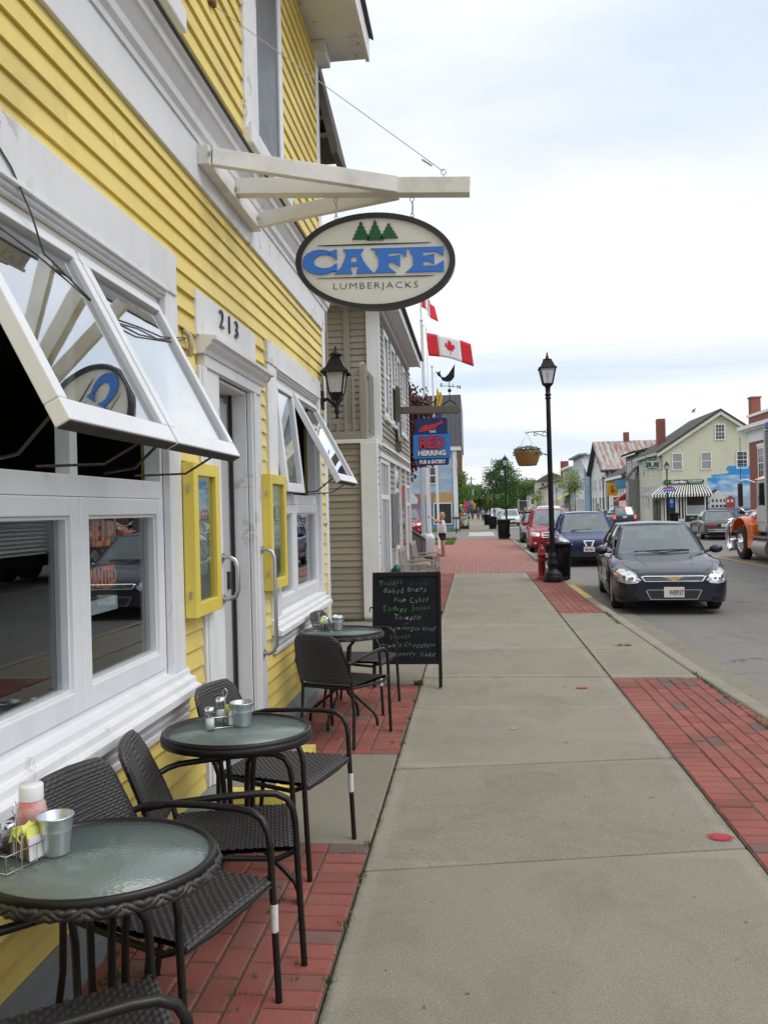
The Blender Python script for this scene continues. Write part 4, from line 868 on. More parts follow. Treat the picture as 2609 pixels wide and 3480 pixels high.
def caddy(x, y, rot, label, packs):
    c_ = thing('wire_caddy', label, 'caddy', (x, y, TZ), radians(rot), local=True); w_, d_ = .075, .05
    q = MB()
    for z_ in (.004, .05): q.tube([(-w_, -d_, z_), (w_, -d_, z_), (w_, d_, z_), (-w_, d_, z_), (-w_, -d_, z_)], .0018, 5)
    for x_ in (-w_, -w_/3, w_/3, w_): q.tube([(x_, -d_, .004), (x_, -d_, .05)], .0016, 4); q.tube([(x_, d_, .004), (x_, d_, .05)], .0016, 4)
    q.tube([(0, 0, .004), (0, 0, .12), (.012, 0, .145), (0, 0, .165), (-.012, 0, .145), (0, 0, .12)], .002, 5); q.build('wire_frame', CHROME, c_)
    for i in range(packs):
        y_ = -d_+.012+i*(2*d_-.02)/packs; M = Matrix.Rotation(random.uniform(-.12, .12), 3, 'X')
        MB().cb((w_*.5, y_, .035+random.uniform(0, .006)), (.058, .004, .062), M).build('packet', PAPER if i % 3 == 0 else BRWN, c_)
    for i in range(packs//2):
        MB().cb((w_*.45+random.uniform(-.01, .02), -d_+.02+i*.016, .068+random.uniform(-.004, .01)), (.06, .003, .04), Matrix.Rotation(random.uniform(-.5, .5), 3, 'Y') @ Matrix.Rotation(random.uniform(-.6, .3), 3, 'X')).build('packet', PACKY, c_)
    return c_
bucket(-1.185, 2.215, 'tin bucket beside the ketchup bottle on the near glass table', .047, .105)
bucket(-1.335, 2.12, 'white rimmed tin bucket near the table edge by the wide window sill', .04, .09)
caddy(-1.265, 2.15, 70, 'wire caddy with brown and yellow packets on the ketchup table', 8)
shaker(-1.315, 2.20, 'pepper shaker between the ketchup bottle and the packet caddy', PEPP)
kb_ = thing('ketchup_bottle', 'nearly empty ketchup bottle with a white cap', 'bottle', (-1.295, 2.285, TZ))
MB().lathe([(0, .002), (.036, 0), (.04, .01), (.04, .06), (.043, .09), (.038, .115), (.030, .128), (.030, .13), (0, .13)], 20, (-1.295, 2.285, TZ)).build('body', mat('smeared clear plastic', (.62, .42, .40), .25, var=.3, sc=25, dirt=(.6, .05, .03), dfac=.8, dsc=18), kb_)
MB().lathe([(.034, .126), (.034, .165), (.031, .17), (0, .171)], 20, (-1.295, 2.285, TZ)).build('cap', mat('white plastic cap', (.75, .75, .74), .35), kb_)
bucket(-1.045, 3.60, 'tin bucket on the plain rimmed table beside the doorstep', .05, .10)
caddy(-1.12, 3.60, 25, 'wire caddy with white and yellow packets on the plain rimmed table', 7)
shaker(-1.165, 3.515, 'salt shaker next to the packets on the plain rimmed table', SALT, .095)
shaker(-1.155, 3.64, 'tall glass shaker behind the caddy on the plain rimmed table', SALT, .11)
bucket(-1.10, 6.52, 'tin bucket stuffed with napkins on the table by the chalkboard', .05, .10, True)
caddy(-1.25, 6.53, 40, 'wire caddy with packets on the table by the chalkboard', 6)
shaker(-1.185, 6.49, 'glass shaker next to the napkin bucket by the chalkboard', PEPP, .10)
shaker(-1.22, 6.58, 'salt shaker behind the caddy by the chalkboard', SALT, .10)
# ---- chalkboard
cbd = thing('chalkboard', 'black A-frame chalkboard listing soups and cakes in chalk', 'chalkboard', (-.655, 7.8, 0))
th_ = math.atan2(.20, 1.06); BX0, BX1 = -.985, -.335
def bp(x, l, d=0.0): return (x, 7.72+l*sin(th_)-d*cos(th_)*1.0, l*cos(th_)+d*sin(th_)*-1.0+0.0)
def brd(x0, x1, l0, l1, d0, d1):
    q = MB(); return q.add([bp(x, l, d) for x in (x0, x1) for l in (l0, l1) for d in (d0, d1)], [(0, 1, 3, 2), (4, 6, 7, 5), (0, 4, 5, 1), (2, 3, 7, 6), (0, 2, 6, 4), (1, 5, 7, 3)])
BFR = mat('chalkboard frame', (.006, .006, .007), .55, spec=.25); SLATE = mat('chalkboard slate', (.008, .010, .012), .8, var=.35, sc=4, spec=.2, dirt=(.026, .029, .033), dfac=.5, dsc=5)
brd(BX0+.03, BX1-.03, .26, 1.05, -.006, .004).build('slate', SLATE, cbd)
brd(BX0, BX0+.032, 0.01, 1.085, -.012, .014).build('frame_leg', BFR, cbd, bevel=.002); brd(BX1-.032, BX1, 0.01, 1.085, -.012, .014).build('frame_leg', BFR, cbd, bevel=.002)
brd(BX0+.032, BX1-.032, 1.05, 1.085, -.012, .0135).build('top_rail', BFR, cbd); brd(BX0+.032, BX1-.032, .225, .26, -.012, .0135).build('bottom_rail', BFR, cbd)
for x_ in (BX0+.016, BX1-.016): MB().tube([(x_, 7.72, 0), (x_, 7.724, .012)], .014, 8).build('rubber_foot', mat('pale rubber foot', (.5, .5, .5), .7), cbd)
for x_ in (BX0+.03, BX1-.03): MB().beam((x_, 8.14, 0), (x_, 7.95, 1.04), .03, .02).build('rear_leg', BFR, cbd)
MB().prism([(8.10, .23), (8.09, .23), (7.945, 1.03), (7.955, 1.03)], 'x', BX0+.04, BX1-.04).build('rear_board', SLATE, cbd)
MB().tube([(BX0-.02, 7.84, .74), (BX0, 7.86, .74)], .008, 6).tube([(BX0-.02, 7.84, .74), (BX0-.025, 7.835, .70)], .006, 6).build('hinge_latch', BLACKM, cbd)
CHK = mat('white chalk', (.34, .34, .36), .9, var=.4, sc=60); CHG = mat('green chalk', (.10, .30, .11), .9, var=.4, sc=60); CHF = mat('faint chalk', (.05, .055, .06), .9, var=.4, sc=60)
def chalk(s, x, l, size, m, sh_=.25):
    p = bp(x, l, .0045); text('chalk_writing', s, size, m, frame_m(p, (1, 0, random.uniform(-.01, .03)), (0, sin(th_), cos(th_))), cbd, ext=.0004, thin=.0016*size/.07, shear=sh_+random.uniform(-.1, .1), spacing=1.14, warp=(lambda ph: (lambda a, b: (a+size*.09*sin(b*75+a*23+ph), b*(1+.22*sin(a*31+ph))+size*.10*sin(a*17+ph*2)+size*.04*sin(a*90))))(random.uniform(0, 6)))
for s, x, l, z_, m in (('Todays', -.82, .99, .07, CHG), ('Special', -.55, .985, .06, CHF), ('Baked Beans', -.68, .915, .07, CHK), ('with', -.65, .865, .035, CHF), ('Fish Cakes', -.62, .82, .068, CHK), ('Todays', -.78, .735, .072, CHG), ('Soups', -.53, .745, .068, CHG), ('Tomato', -.66, .66, .07, CHK), ('or', -.66, .605, .035, CHK), ('-hamburger Soup', -.62, .555, .058, CHK), ('Sweets', -.73, .48, .06, CHG), ("Gram's Chocolate", -.66, .40, .062, CHK), ('Cranberry  Cake', -.64, .315, .062, CHK)):
    chalk(s, x, l, z_, m)
# ------------------------------------------------------------------ tan pub building next door
TX = -1.46
tan = thing('pub_building', 'tan clapboard pub with white corner boards and a roof deck', 'building', (TX, 15.5, 0))
q = MB(); q.bx(-7, TX-.003, 12.55, 19.0, 0, 2.69); q.bx(-7, TX-.003, 13.24, 19.0, 2.69, 5.0); q.build('wall_sheathing', TAN, tan)
MB().bx(-7, TX+.02, 12.47, 13.3, 2.69, 2.75).build('deck_ledge', WHT, tan, bevel=.006)
MB().bx(TX-.001, TX+.035, 13.3, 18.9, 2.70, 2.76).build('belt_ledge', WHT, tan, bevel=.006)
clap(tan, 'x', 12.55, -1, -5, -1.69, .02, 2.68, .1, [], TAN)
def yw(mb_): return mb_
# side wall boards need the wedge in y: build them with a swapped profile
for o in [c for c in KIDS[tan.name] if c.name.startswith('clapboard')]:
    pass
clap(tan, 'y', TX, 1, 12.56, 18.9, .05, 2.68, .1, [(12.75, 14.05, .3, 2.5), (15.2, 16.2, -1, 2.5), (16.3, 17.4, -1, 2.2), (17.6, 18.5, .2, 2.2)], TAN)
clap(tan, 'y', TX, 1, 13.26, 18.9, 2.77, 4.96, .1, [(13.72, 14.52, 3.2, 4.7), (14.92, 15.72, 3.2, 4.7), (16.1, 16.86, 3.2, 4.7), (17.3, 18.0, 3.2, 4.7)], TAN)
clap(tan, 'x', 13.24, -1, -5, -1.65, 2.77, 4.96, .1, [], TAN)
MB().bx(-1.69, TX+.022, 12.46, 12.56, -.01, 2.69).build('corner_board', WHT, tan, bevel=.004); MB().bx(TX, TX+.024, 12.56, 12.66, -.01, 2.69).build('corner_board', WHT, tan, bevel=.004)
MB().bx(-1.65, TX+.022, 13.16, 13.26, 2.76, 4.97).build('corner_board', WHT, tan, bevel=.004); MB().bx(TX, TX+.022, 18.9, 19.02, 0, 4.97).build('corner_board', WHT, tan)
MB().bx(-2.02, -1.92, 13.19, 13.235, 2.76, 4.97).build('trim_board', TAN, tan)
# eaves
MB().bx(-7, -1.2, 12.9, 19.3, 4.97, 5.0).build('soffit', WHT, tan); MB().bx(-1.2, -1.16, 12.9, 19.3, 4.95, 5.12).build('fascia', WHT, tan)
MB().bx(-1.46, -1.40, 13.26, 19.0, 4.85, 4.969).build('frieze_board', WHT, tan)
MB().prism([(-1.10, 5.10), (-1.10, 5.15), (-4.5, 6.6), (-4.5, 6.5)], 'y', 12.8, 19.4).build('roof', MATS['dark shingle'], tan)
# deck railing
DW = mat('grey deck timber', (.30, .28, .235), .8, var=.22, sc=5, stretch=(4, 4, 1), bmp=.3)
MB().bx(-1.69, -1.58, 12.49, 12.60, 2.76, 3.86).build('newel_post', DW, tan, bevel=.01); MB().lathe([(.07, 3.86), (.07, 3.88), (.02, 3.93), (0, 3.93)], 4, (-1.635, 12.545, 0), sm=False, a0=pi/4).build('post_cap', DW, tan)
for z_ in (2.90, 3.72): MB().bx(-5, -1.69, 12.52, 12.57, z_, z_+.09).build('rail', DW, tan); MB().bx(-1.62, -1.57, 12.60, 13.2, z_, z_+.09).build('rail', DW, tan)
MB().bx(-5, -1.69, 12.48, 12.52, 2.755, 2.87).build('rim_board', DW, tan)
for i in range(26): MB().bx(-1.80-i*.125, -1.765-i*.125, 12.50, 12.53, 2.86, 3.78).build('baluster', DW, tan)
for i in range(5): MB().bx(-1.57, -1.545, 12.66+i*.11, 12.70+i*.11, 2.86, 3.78).build('baluster', DW, tan)
# slatted balcony hanging over the alley
for i in range(7): MB().bx(-2.30+i*.045, -2.272+i*.045, 11.6, 11.63, 3.62+.015*i, 4.5).build('screen_slat', DW, tan)
MB().bx(-3.2, -1.98, 11.55, 12.3, 3.50, 3.62).build('balcony_floor', OLDW, tan); MB().prism([(-3, 3.3), (-1.95, 3.52), (-1.95, 3.42), (-3, 3.2)], 'y', 11.56, 11.64).build('balcony_brace', DW, tan)
# upper windows
for a, b in ((13.75, 14.50), (14.95, 15.70), (16.12, 16.84), (17.32, 17.98)):
    wd = frame_rect(MB(), TX-.01, TX+.035, a, b, 3.22, 4.68, .09).build('upper_window', WHT, tan, bevel=.004)
    MB().bx(TX-.004, TX+.012, a+.09, b-.09, 3.31, 4.59).build('pane', FARG, wd); MB().bx(TX, TX+.026, a+.09, b-.09, 3.92, 3.97).build('meeting_rail', WHT, wd); MB().bx(TX, TX+.07, a-.03, b+.03, 3.16, 3.22).build('sill', WHT, wd)
# shop front
MULL = WHT
def shopwin(a, b, z0, z1, zt, n, lab=None):
    wd = frame_rect(MB(), TX-.01, TX+.04, a, b, z0, z1, .07).build('shop_window', MULL, tan, bevel=.004)
    MB().bx(TX-.005, TX+.012, a+.07, b-.07, z0+.07, z1-.07).build('pane', FARG, wd); MB().bx(TX, TX+.035, a+.07, b-.07, zt, zt+.07).build('transom_bar', MULL, wd)
    for i in range(1, n): k = a+(b-a)*i/n; MB().bx(TX, TX+.034, k-.02, k+.02, z0+.07, z1-.07).build('mullion', MULL, wd)
    return wd
shopwin(12.78, 14.02, .32, 2.48, 1.84, 3); shopwin(17.6, 18.5, .25, 2.2, 1.75, 2)
MB().bx(TX, TX+.06, 12.72, 18.6, 2.49, 2.56).build('shop_cornice', WHT, tan, bevel=.004)
for y_ in (14.05, 15.14, 16.2, 17.42): MB().bx(TX, TX+.045, y_, y_+.1, 0, 2.49).build('pilaster', WHT, tan, bevel=.003)
MB().bx(TX+.02, TX+.07, 14.22, 15.10, 1.04, 1.95).build('menu_shutter', mat('grey shutter', (.16, .155, .16), .7, var=.2, stretch=(1, 6, 1)), tan, bevel=.004)
d_ = MB().bx(TX-.02, TX+.015, 15.26, 16.18, .05, 2.45).build('door', WHT, tan); MB().bx(TX+.014, TX+.02, 15.4, 16.05, 1.0, 2.0).build('door_pane', FARG, d_); MB().bx(TX+.014, TX+.02, 15.4, 16.05, 2.08, 2.40).build('door_pane', FARG, d_)
d_ = MB().bx(TX-.02, TX+.02, 16.32, 17.38, .05, 2.15).build('door', mat('red door paint', (.36, .03, .035), .5), tan); MB().bx(TX+.019, TX+.025, 16.5, 17.2, 1.0, 1.9).build('door_pane', FARG, d_)
# ---- standpipe and benches
sp_ = thing('standpipe', 'dark green rounded standpipe against the pub wall', 'standpipe', (-1.34, 14.0, 0))
MB().tube([(-1.34, 14.0, 0), (-1.34, 14.0, .52)], .045, 12).build('pipe', GREEN, sp_); MB().ball((-1.33, 14.0, .65), (.07, .075, .095), 14, 10).build('cap', GREEN, sp_); MB().tube([(-1.36, 13.9, .64), (-1.34, 14.1, .64)], .055, 12).build('outlet', GREEN, sp_)
def bench(y0, y1, label):
    b_ = thing('garden_bench', label, 'bench', (-1.15, (y0+y1)/2, 0), group='teak benches along the pub wall')
    for i in range(6): MB().bx(-1.32+i*.078, -1.262+i*.078, y0+.03, y1-.03, .405, .43).build('seat_slat', BENCHW, b_, bevel=.004)
    n = int((y1-y0)/.11)
    for i in range(n): MB().prism([(-1.335, .44), (-1.315, .44), (-1.395, .86), (-1.415, .86)], 'y', y0+.09+i*.11, y0+.145+i*.11).build('back_slat', BENCHW, b_)
    MB().prism([(-1.425, .86), (-1.385, .86), (-1.40, .94), (-1.435, .94)], 'y', y0, y1).build('top_rail', BENCHW, b_, bevel=.006)
    for y_ in (y0, y1-.055):
        MB().bx(-.90, -.845, y_, y_+.055, 0, .61).build('leg', BENCHW, b_, bevel=.005); MB().prism([(-1.36, 0), (-1.30, 0), (-1.32, .45), (-1.39, .88), (-1.43, .88), (-1.37, .45)], 'y', y_, y_+.055).build('leg', BENCHW, b_, bevel=.005)
        MB().prism([(-1.37, .61), (-.93, .625), (-.83, .60), (-.83, .63), (-.93, .66), (-1.37, .645)], 'y', y_-.01, y_+.065).build('armrest', BENCHW, b_, bevel=.006); MB().bx(-1.33, -.86, y_+.01, y_+.045, .34, .402).build('side_rail', BENCHW, b_)
    MB().bx(-.885, -.86, y0+.055, y1-.055, .34, .402).build('front_rail', BENCHW, b_)
bench(15.42, 16.75, 'silvered teak bench directly behind the chalkboard'); bench(18.22, 19.55, 'silvered teak bench beyond the red pub door')
# ---- Red Herring sign
RY = 15.6
rb_ = thing('pub_sign_post', 'weathered timber post with a projecting beam on the pub wall', 'sign post', (-1.36, RY, 2.74))
MB().prism([(-1.435, 2.78), (-1.385, 2.74), (-1.33, 2.78), (-1.33, 3.95), (-1.385, 4.0), (-1.435, 3.95)], 'y', RY-.05, RY+.05).build('post', OLDW, rb_, bevel=.01, fix=True)
MB().prism([(-1.33, 3.47), (-.26, 3.44), (-.20, 3.50), (-.25, 3.585), (-1.33, 3.595)], 'y', RY-.05, RY+.05).build('beam', OLDW, rb_, bevel=.01, fix=True)
MB().tube([(-1.38, RY-.06, 3.3), (-1.38, RY-.075, 3.1), (-1.36, RY-.06, 2.95)], .03, 8).tube([(-1.3, RY-.05, 3.35), (-1.24, RY-.08, 3.08)], .012, 6).build('lamp_conduit', STEEL, rb_)
MB().tube([(-.75, RY, 3.62), (-1.0, RY, 3.72)], .012, 6).build('brace_rod', OLDW, rb_)
wv_ = thing('whale_weathervane', 'black whale weathervane on the pub sign beam', 'weathervane', (-.41, RY, 3.6))
MB().tube([(-.55, RY, 3.60), (-.41, RY, 3.70), (-.28, RY, 3.60)], .014, 6).build('foot', BLACKM, wv_); MB().tube([(-.41, RY, 3.70), (-.41, RY, 4.10)], .008, 6).build('spindle', BLACKM, wv_); MB().ball((-.41, RY, 3.87), .035, 12, 8).build('globe', BLACKM, wv_)
MB().tube([(-.54, RY-.03, 3.96), (-.27, RY+.03, 3.94)], .005, 5).build('compass_arm', BLACKM, wv_); MB().tube([(-.44, RY-.1, 3.95), (-.38, RY+.1, 3.95)], .005, 5).build('compass_arm', BLACKM, wv_)
text('compass_letter', 'N', .09, BLACKM, frame_m((-.235, RY+.02, 3.93), (1, 0, -.1)), wv_, ext=.004, bold=.003); text('compass_letter', 'E', .08, BLACKM, frame_m((-.345, RY+.1, 3.97), (1, 0, 0)), wv_, ext=.004); text('compass_letter', 'S', .09, BLACKM, frame_m((-.56, RY-.03, 3.97), (1, 0, 0)), wv_, ext=.004, bold=.003)
wh = [(-.30, 4.36), (-.315, 4.12), (-.37, 4.05), (-.45, 4.035), (-.535, 4.06), (-.575, 4.13), (-.62, 4.155), (-.655, 4.24), (-.61, 4.215), (-.57, 4.255), (-.575, 4.19), (-.545, 4.13), (-.49, 4.12), (-.43, 4.17), (-.36, 4.27)]
MB().prism(wh, 'y', RY-.012, RY+.012).build('whale', BLACKM, wv_)
rh = thing('pub_sign', 'blue RED HERRING PUB & EATERY sign with a red fish', 'sign', (-.77, RY, 2.5))
NVY = mat('sign navy', (.008, .025, .13), .45, var=.25, sc=6); CYN = mat('sign bright blue', (.02, .20, .62), .45, var=.2, sc=5, stretch=(1, 1, 3)); RDS = mat('sign red', (.56, .025, .045), .45); WTS = mat('sign white', (.74, .74, .72), .5); BKS = mat('sign letter black', (.012, .012, .016), .5)
def rrect(x0, x1, z0, z1, r, top=True, bot=True):
    p = []
    for cx, cz, a0, on in ((x1-r, z1-r, 0, top), (x0+r, z1-r, 90, top), (x0+r, z0+r, 180, bot), (x1-r, z0+r, 270, bot)):
        if on: p += [(cx+r*cos(radians(a0+i*22.5)), cz+r*sin(radians(a0+i*22.5))) for i in range(5)]
        else: p += [(x1 if a0 in (0, 270) else x0, z1 if a0 < 180 else z0)]
    return p
MB().prism(rrect(-1.065, -.465, 3.06, 3.365, .045, True, False), 'y', RY-.02, RY+.02).build('fish_panel', NVY, rh)
MB().prism(rrect(-1.11, -.42, 2.615, 3.062, .005), 'y', RY-.028, RY+.028).build('name_panel', CYN, rh)
MB().prism(rrect(-1.05, -.45, 2.485, 2.617, .04, False, True), 'y', RY-.02, RY+.02).build('lower_panel', NVY, rh)
fish = [(-1.01, 3.12), (-.98, 3.17), (-.93, 3.215), (-.89, 3.23), (-.88, 3.25), (-.84, 3.232), (-.76, 3.25), (-.70, 3.26), (-.65, 3.275), (-.61, 3.29), (-.565, 3.335), (-.56, 3.30), (-.545, 3.265), (-.60, 3.25), (-.64, 3.23), (-.68, 3.20), (-.70, 3.165), (-.74, 3.17), (-.80, 3.145), (-.88, 3.13), (-.95, 3.115)]
MB().prism(fish, 'y', RY-.024, RY-.0195).build('fish', RDS, rh); MB().lathe([(0, 0), (.009, 0)], 10).build('fish_eye', WTS, rh, at=(-.935, RY-.026, 3.165)).rotation_euler = (pi/2, 0, 0)
def rtx(s, x, z, size, m, dy, bold=0, sx=1, rot=0, ext=.0015):
    text('lettering', s, size, m, frame_m((x, RY-dy, z), (cos(rot), 0, sin(rot)), (-sin(rot), 0, cos(rot))), rh, ext=ext, bold=bold, sx=sx)
rtx('THE', -.745, 3.11, .07, BKS, .0235, .009, .95, .10); rtx('THE', -.745, 3.11, .07, WTS, .026, .002, .95, .10)
rtx('RED', -.76, 2.895, .285, BKS, .0305, .021, .92); rtx('RED', -.76, 2.895, .285, RDS, .034, .011, .92)
rtx('HERRING', -.765, 2.71, .128, BKS, .0305, .017, .98); rtx('HERRING', -.765, 2.71, .128, WTS, .034, .0065, .98)
rtx('PUB & EATERY', -.76, 2.548, .092, WTS, .0225, .004, .82)
for x_ in (-1.0, -.53): MB().tube([(x_, RY, 3.36), (x_, RY, 3.46)], .006, 6).build('hanger', STEEL, rh)
MB().tube([(-.50, RY-.055, 3.44), (-.50, RY-.055, 3.36)], .005, 5).build('hook', STEEL, rb_); MB().tube([(-.38, RY-.055, 3.44), (-.38, RY-.055, 3.38)], .005, 5).build('hook', STEEL, rb_)
# ---- ramp wall and cycle hoops beyond the pub
rw = thing('ramp_wall', 'dark brown wedge-shaped ramp wall with a grey cap beyond the pub', 'wall', (-2.0, 29, 0))
MB().prism([(21, -.03), (33.2, -.03), (33.2, .42), (24.5, 1.08), (21, 1.2)], 'x', -2.15, -1.95).build('wall', mat('brown boarded wall', (.055, .05, .047), .8, var=.2), rw); MB().prism([(21, 1.2), (24.5, 1.08), (33.3, .42), (33.3, .47), (24.5, 1.14), (21, 1.26)], 'x', -2.2, -1.9).build('cap', OLDW, rw)
rk = thing('cycle_rack', 'black looped cycle rack beside the pub bench', 'rack', (-1.5, 23.6, 0))
for i in range(4): MB().tube([(-1.75+i*.02, 23.2+i*.35, 0), (-1.72, 23.2+i*.35, .25), (-1.5, 23.2+i*.35, .36), (-1.25, 23.2+i*.35, .25), (-1.2, 23.2+i*.35, 0)], .018, 7).build('hoop', BLACKM, rk)
# ---- flagpoles and flags
POLEW = mat('white pole paint', (.70, .71, .73), .4, var=.06); FRED = mat('flag red', (.62, .012, .025), .7, var=.08); FWHT = mat('flag white', (.78, .78, .78), .7, var=.05)
LEAF = [(0, 1.0), (.13, .74), (.28, .82), (.22, .42), (.40, .60), (.45, .50), (.68, .54), (.60, .33), (.72, .25), (.36, -.06), (.42, -.22), (.05, -.16), (.06, -.60)]
LEAF = LEAF+[(-x_, z_) for x_, z_ in LEAF[:0:-1]]
def canada(root, o, du, dv, w_, h_, wav, ph):
    """o top hoist corner, du fly direction, dv down; a rippling sheet in three bands plus the leaf"""
    o, du, dv = Vector(o), Vector(du).normalized(), Vector(dv).normalized(); n = du.cross(dv).normalized()
    S = lambda u, v, off=0: tuple(o+du*(w_*u)+dv*(h_*v*(1-.05*sin(u*3)))+n*(wav*u**.6*sin(7.5*u+1.4*v+ph)+off)+Vector((0, 0, -.10*w_*u*u)))
    for a, b, m in ((0, .25, FRED), (.25, .75, FWHT), (.75, 1, FRED)): MB().grid(lambda u, v: S(a+(b-a)*u, v), 8, 8).build('flag_band', m, root, solid=.004)
    for off in (.006, -.006):
        pts = [S(.5+.17*x_, .56-.43*z_, off) for x_, z_ in LEAF]; c = S(.5, .5, off); k = len(pts)
        MB().add([c]+pts, [(0, 1+i, 1+(i+1) % k) for i in range(k)]).build('maple_leaf', FRED, root)
fp = thing('flagpole', 'tall white flagpole with boxed base carrying two maple leaf flags', 'flagpole', (-1.66, 30.6, 0))
MB().bx(-1.80, -1.48, 30.45, 30.75, -.03, .62).lathe([(.16, .62), (.15, .70), (.10, .76), (0, .76)], 12, (-1.64, 30.6, 0)).build('base_box', POLEW, fp, bevel=.01)
MB().tube([(-1.655, 30.6, .6), (-1.71, 30.6, 4), (-1.77, 30.6, 8.55)], [.085, .07, .055], 12).build('pole', POLEW, fp)
MB().tube([(-1.77, 30.6, 8.4), (-1.80, 30.6, 10.0)], [.035, .028], 10).build('topmast', POLEW, fp); MB().ball((-1.77, 30.6, 8.62), .07, 12, 8).build('truck_ball', POLEW, fp); MB().ball((-1.80, 30.6, 10.03), .05, 10, 6).build('truck_ball', POLEW, fp)
MB().tube([(-1.75, 30.55, 8.42), (-1.62, 30.55, 8.44), (-1.61, 30.55, 8.2)], .02, 6).build('gaff', POLEW, fp)
for x_ in (-1.60, -1.57): MB().tube([(x_, 30.5, 8.3), (x_-.0, 30.5, 4.0), (x_-.02, 30.55, 1.2)], .006, 4).build('halyard', POLEW, fp)
fl = thing('canada_flag', 'red and white maple leaf flag flying straight out below the gaff', 'flag', (-1.62, 30.6, 7.3)); canada(fl, (-1.62, 30.55, 8.15), (1, .15, -.16), (.10, 0, -1), 1.68, .86, .07, .4)
fl = thing('canada_flag', 'small maple leaf flag at the masthead half hidden behind the oval sign', 'flag', (-1.79, 30.6, 9.2)); canada(fl, (-1.79, 30.6, 9.75), (.42, .75, -.25), (0, 0, -1), 1.1, .62, .12, 1.5)
fp = thing('flagpole', 'slim white flagpole with a limp yellow flag', 'flagpole', (-1.52, 35, 0))
MB().tube([(-1.50, 35, 0), (-1.56, 35, 4), (-1.63, 35, 7.6)], [.06, .05, .035], 10).build('pole', POLEW, fp); MB().ball((-1.63, 35, 7.66), .06, 10, 6).build('truck_ball', POLEW, fp); MB().tube([(-1.61, 34.95, 7.38), (-1.50, 34.95, 7.4), (-1.50, 34.95, 7.2)], .012, 5).build('gaff', POLEW, fp)
fl = thing('provincial_flag', 'limp yellow flag with red and blue folds on the slim pole', 'flag', (-1.45, 35, 5.0))
for k, (m, a, b) in enumerate(((mat('flag yellow', (.75, .52, .05), .7), 0, .5), (mat('flag blue', (.03, .09, .4), .7), .5, .7), (FRED, .7, .82), (MATS['flag yellow'], .82, 1))):
    MB().grid(lambda u, v: (-1.49+.28*(u*.8+.1)*(.5+.5*sin(v*3+1))+.03*sin(9*u), 34.92+.10*sin(12*u+v*2), 6.75-(a+(b-a)*v)*1.55-.25*u), 10, 5).build('flag_band', m, fl, solid=.004)
up_ = thing('utility_pole', 'thick grey steel pole rising between the pub and the mural', 'pole', (-3.2, 52.5, 0)); MB().tube([(-3.2, 52.5, -.05), (-3.3, 52.5, 6.4)], [.14, .12], 14).build('shaft', mat('grey pole steel', (.36, .37, .38), .5), up_); MB().lathe([(.22, 0), (.22, .12), (.15, .16)], 14, (-3.2, 52.5, 0)).build('base_flange', MATS['grey pole steel'], up_)
# ---- mural building
def mural_mat():
    m, t, b, o = newmat('harbour mural'); pos = t.nodes.new('ShaderNodeNewGeometry').outputs['Position']; sp2 = t.nodes.new('ShaderNodeSeparateXYZ'); t.links.new(pos, sp2.inputs[0])
    v = coord(t, 'Position', (.45, 1, 1.6)); cl_ = ramp(t, noise(t, v, 1.1, 6, .6, .4), .40, .66, (.22, .42, .62), (.52, .54, .58)); cl_ = mixc(t, ramp(t, noise(t, v, 1.7, 5), .45, .7), cl_, (.36, .37, .43))
    wat = mixc(t, noise(t, coord(t, 'Position', (1, 1, 8)), 1.6, 4), (.07, .17, .36), (.22, .34, .52)); grd = mixc(t, noise(t, coord(t), 1.5, 3), (.36, .17, .10), (.55, .38, .22))
    def gt(z): n = t.nodes.new('ShaderNodeMath'); n.operation = 'GREATER_THAN'; t.links.new(sp2.outputs['Z'], n.inputs[0]); n.inputs[1].default_value = z; return n.outputs[0]
    c = mixc(t, gt(1.75), wat, (.20, .17, .26)); c = mixc(t, gt(2.1), c, grd); c = mixc(t, gt(2.55), c, cl_); t.links.new(c, b.inputs['Base Color']); b.inputs['Roughness'].default_value = .6; return m
mu = thing('mural_shop', 'shop with a painted harbour mural and a grey metal upper storey', 'building', (-4, 68, 0))
MB().bx(-12, -1.62, 68, 80, -.1, 6.4).build('mural_wall', mural_mat(), mu)
MB().bx(-12, -.9, 67.7, 80, 6.75, 10.9).build('upper_storey', mat('grey standing-seam metal', (.135, .14, .155), .5, metal=.3, var=.08), mu)
for i in range(28): MB().bx(-1.0-i*.38, -.96-i*.38, 67.66, 67.7, 6.76, 10.9).build('metal_seam', MATS['grey standing-seam metal'], mu)
MB().bx(-12, -1.0, 67.75, 80, 6.4, 6.75).build('cornice', WHT, mu); MB().bx(-1.66, -1.32, 67.9, 68.3, -.05, 6.4).build('corner_board', WHT, mu)
MB().bx(-1.3, -.95, 67.8, 72, 4.4, 6.4).build('street_bay', mat('brown shingle bay', (.16, .10, .06), .8), mu)
hs = ((-4.6, 2.6, .8, mat('mural brick', (.30, .14, .11), .7), .35), (-3.5, 2.7, .6, mat('mural tan', (.33, .21, .14), .7), .35), (-2.5, 2.6, .75, mat('mural ochre', (.48, .29, .13), .7), .45), (-5.4, 2.6, .8, mat('mural white', (.6, .6, .62), .7), .5), (-1.95, 2.6, .35, MATS['mural ochre'], .4))
for i_, (x_, z_, w_, m, h_) in enumerate(hs): MB().prism([(x_-w_, 2.15), (x_+w_, 2.15), (x_+w_, z_), (x_+w_*.4, z_+h_), (x_-w_*.5, z_+h_*.9), (x_-w_, z_)], 'y', 67.985-.004*i_, 67.999).build('painted_house', m, mu)
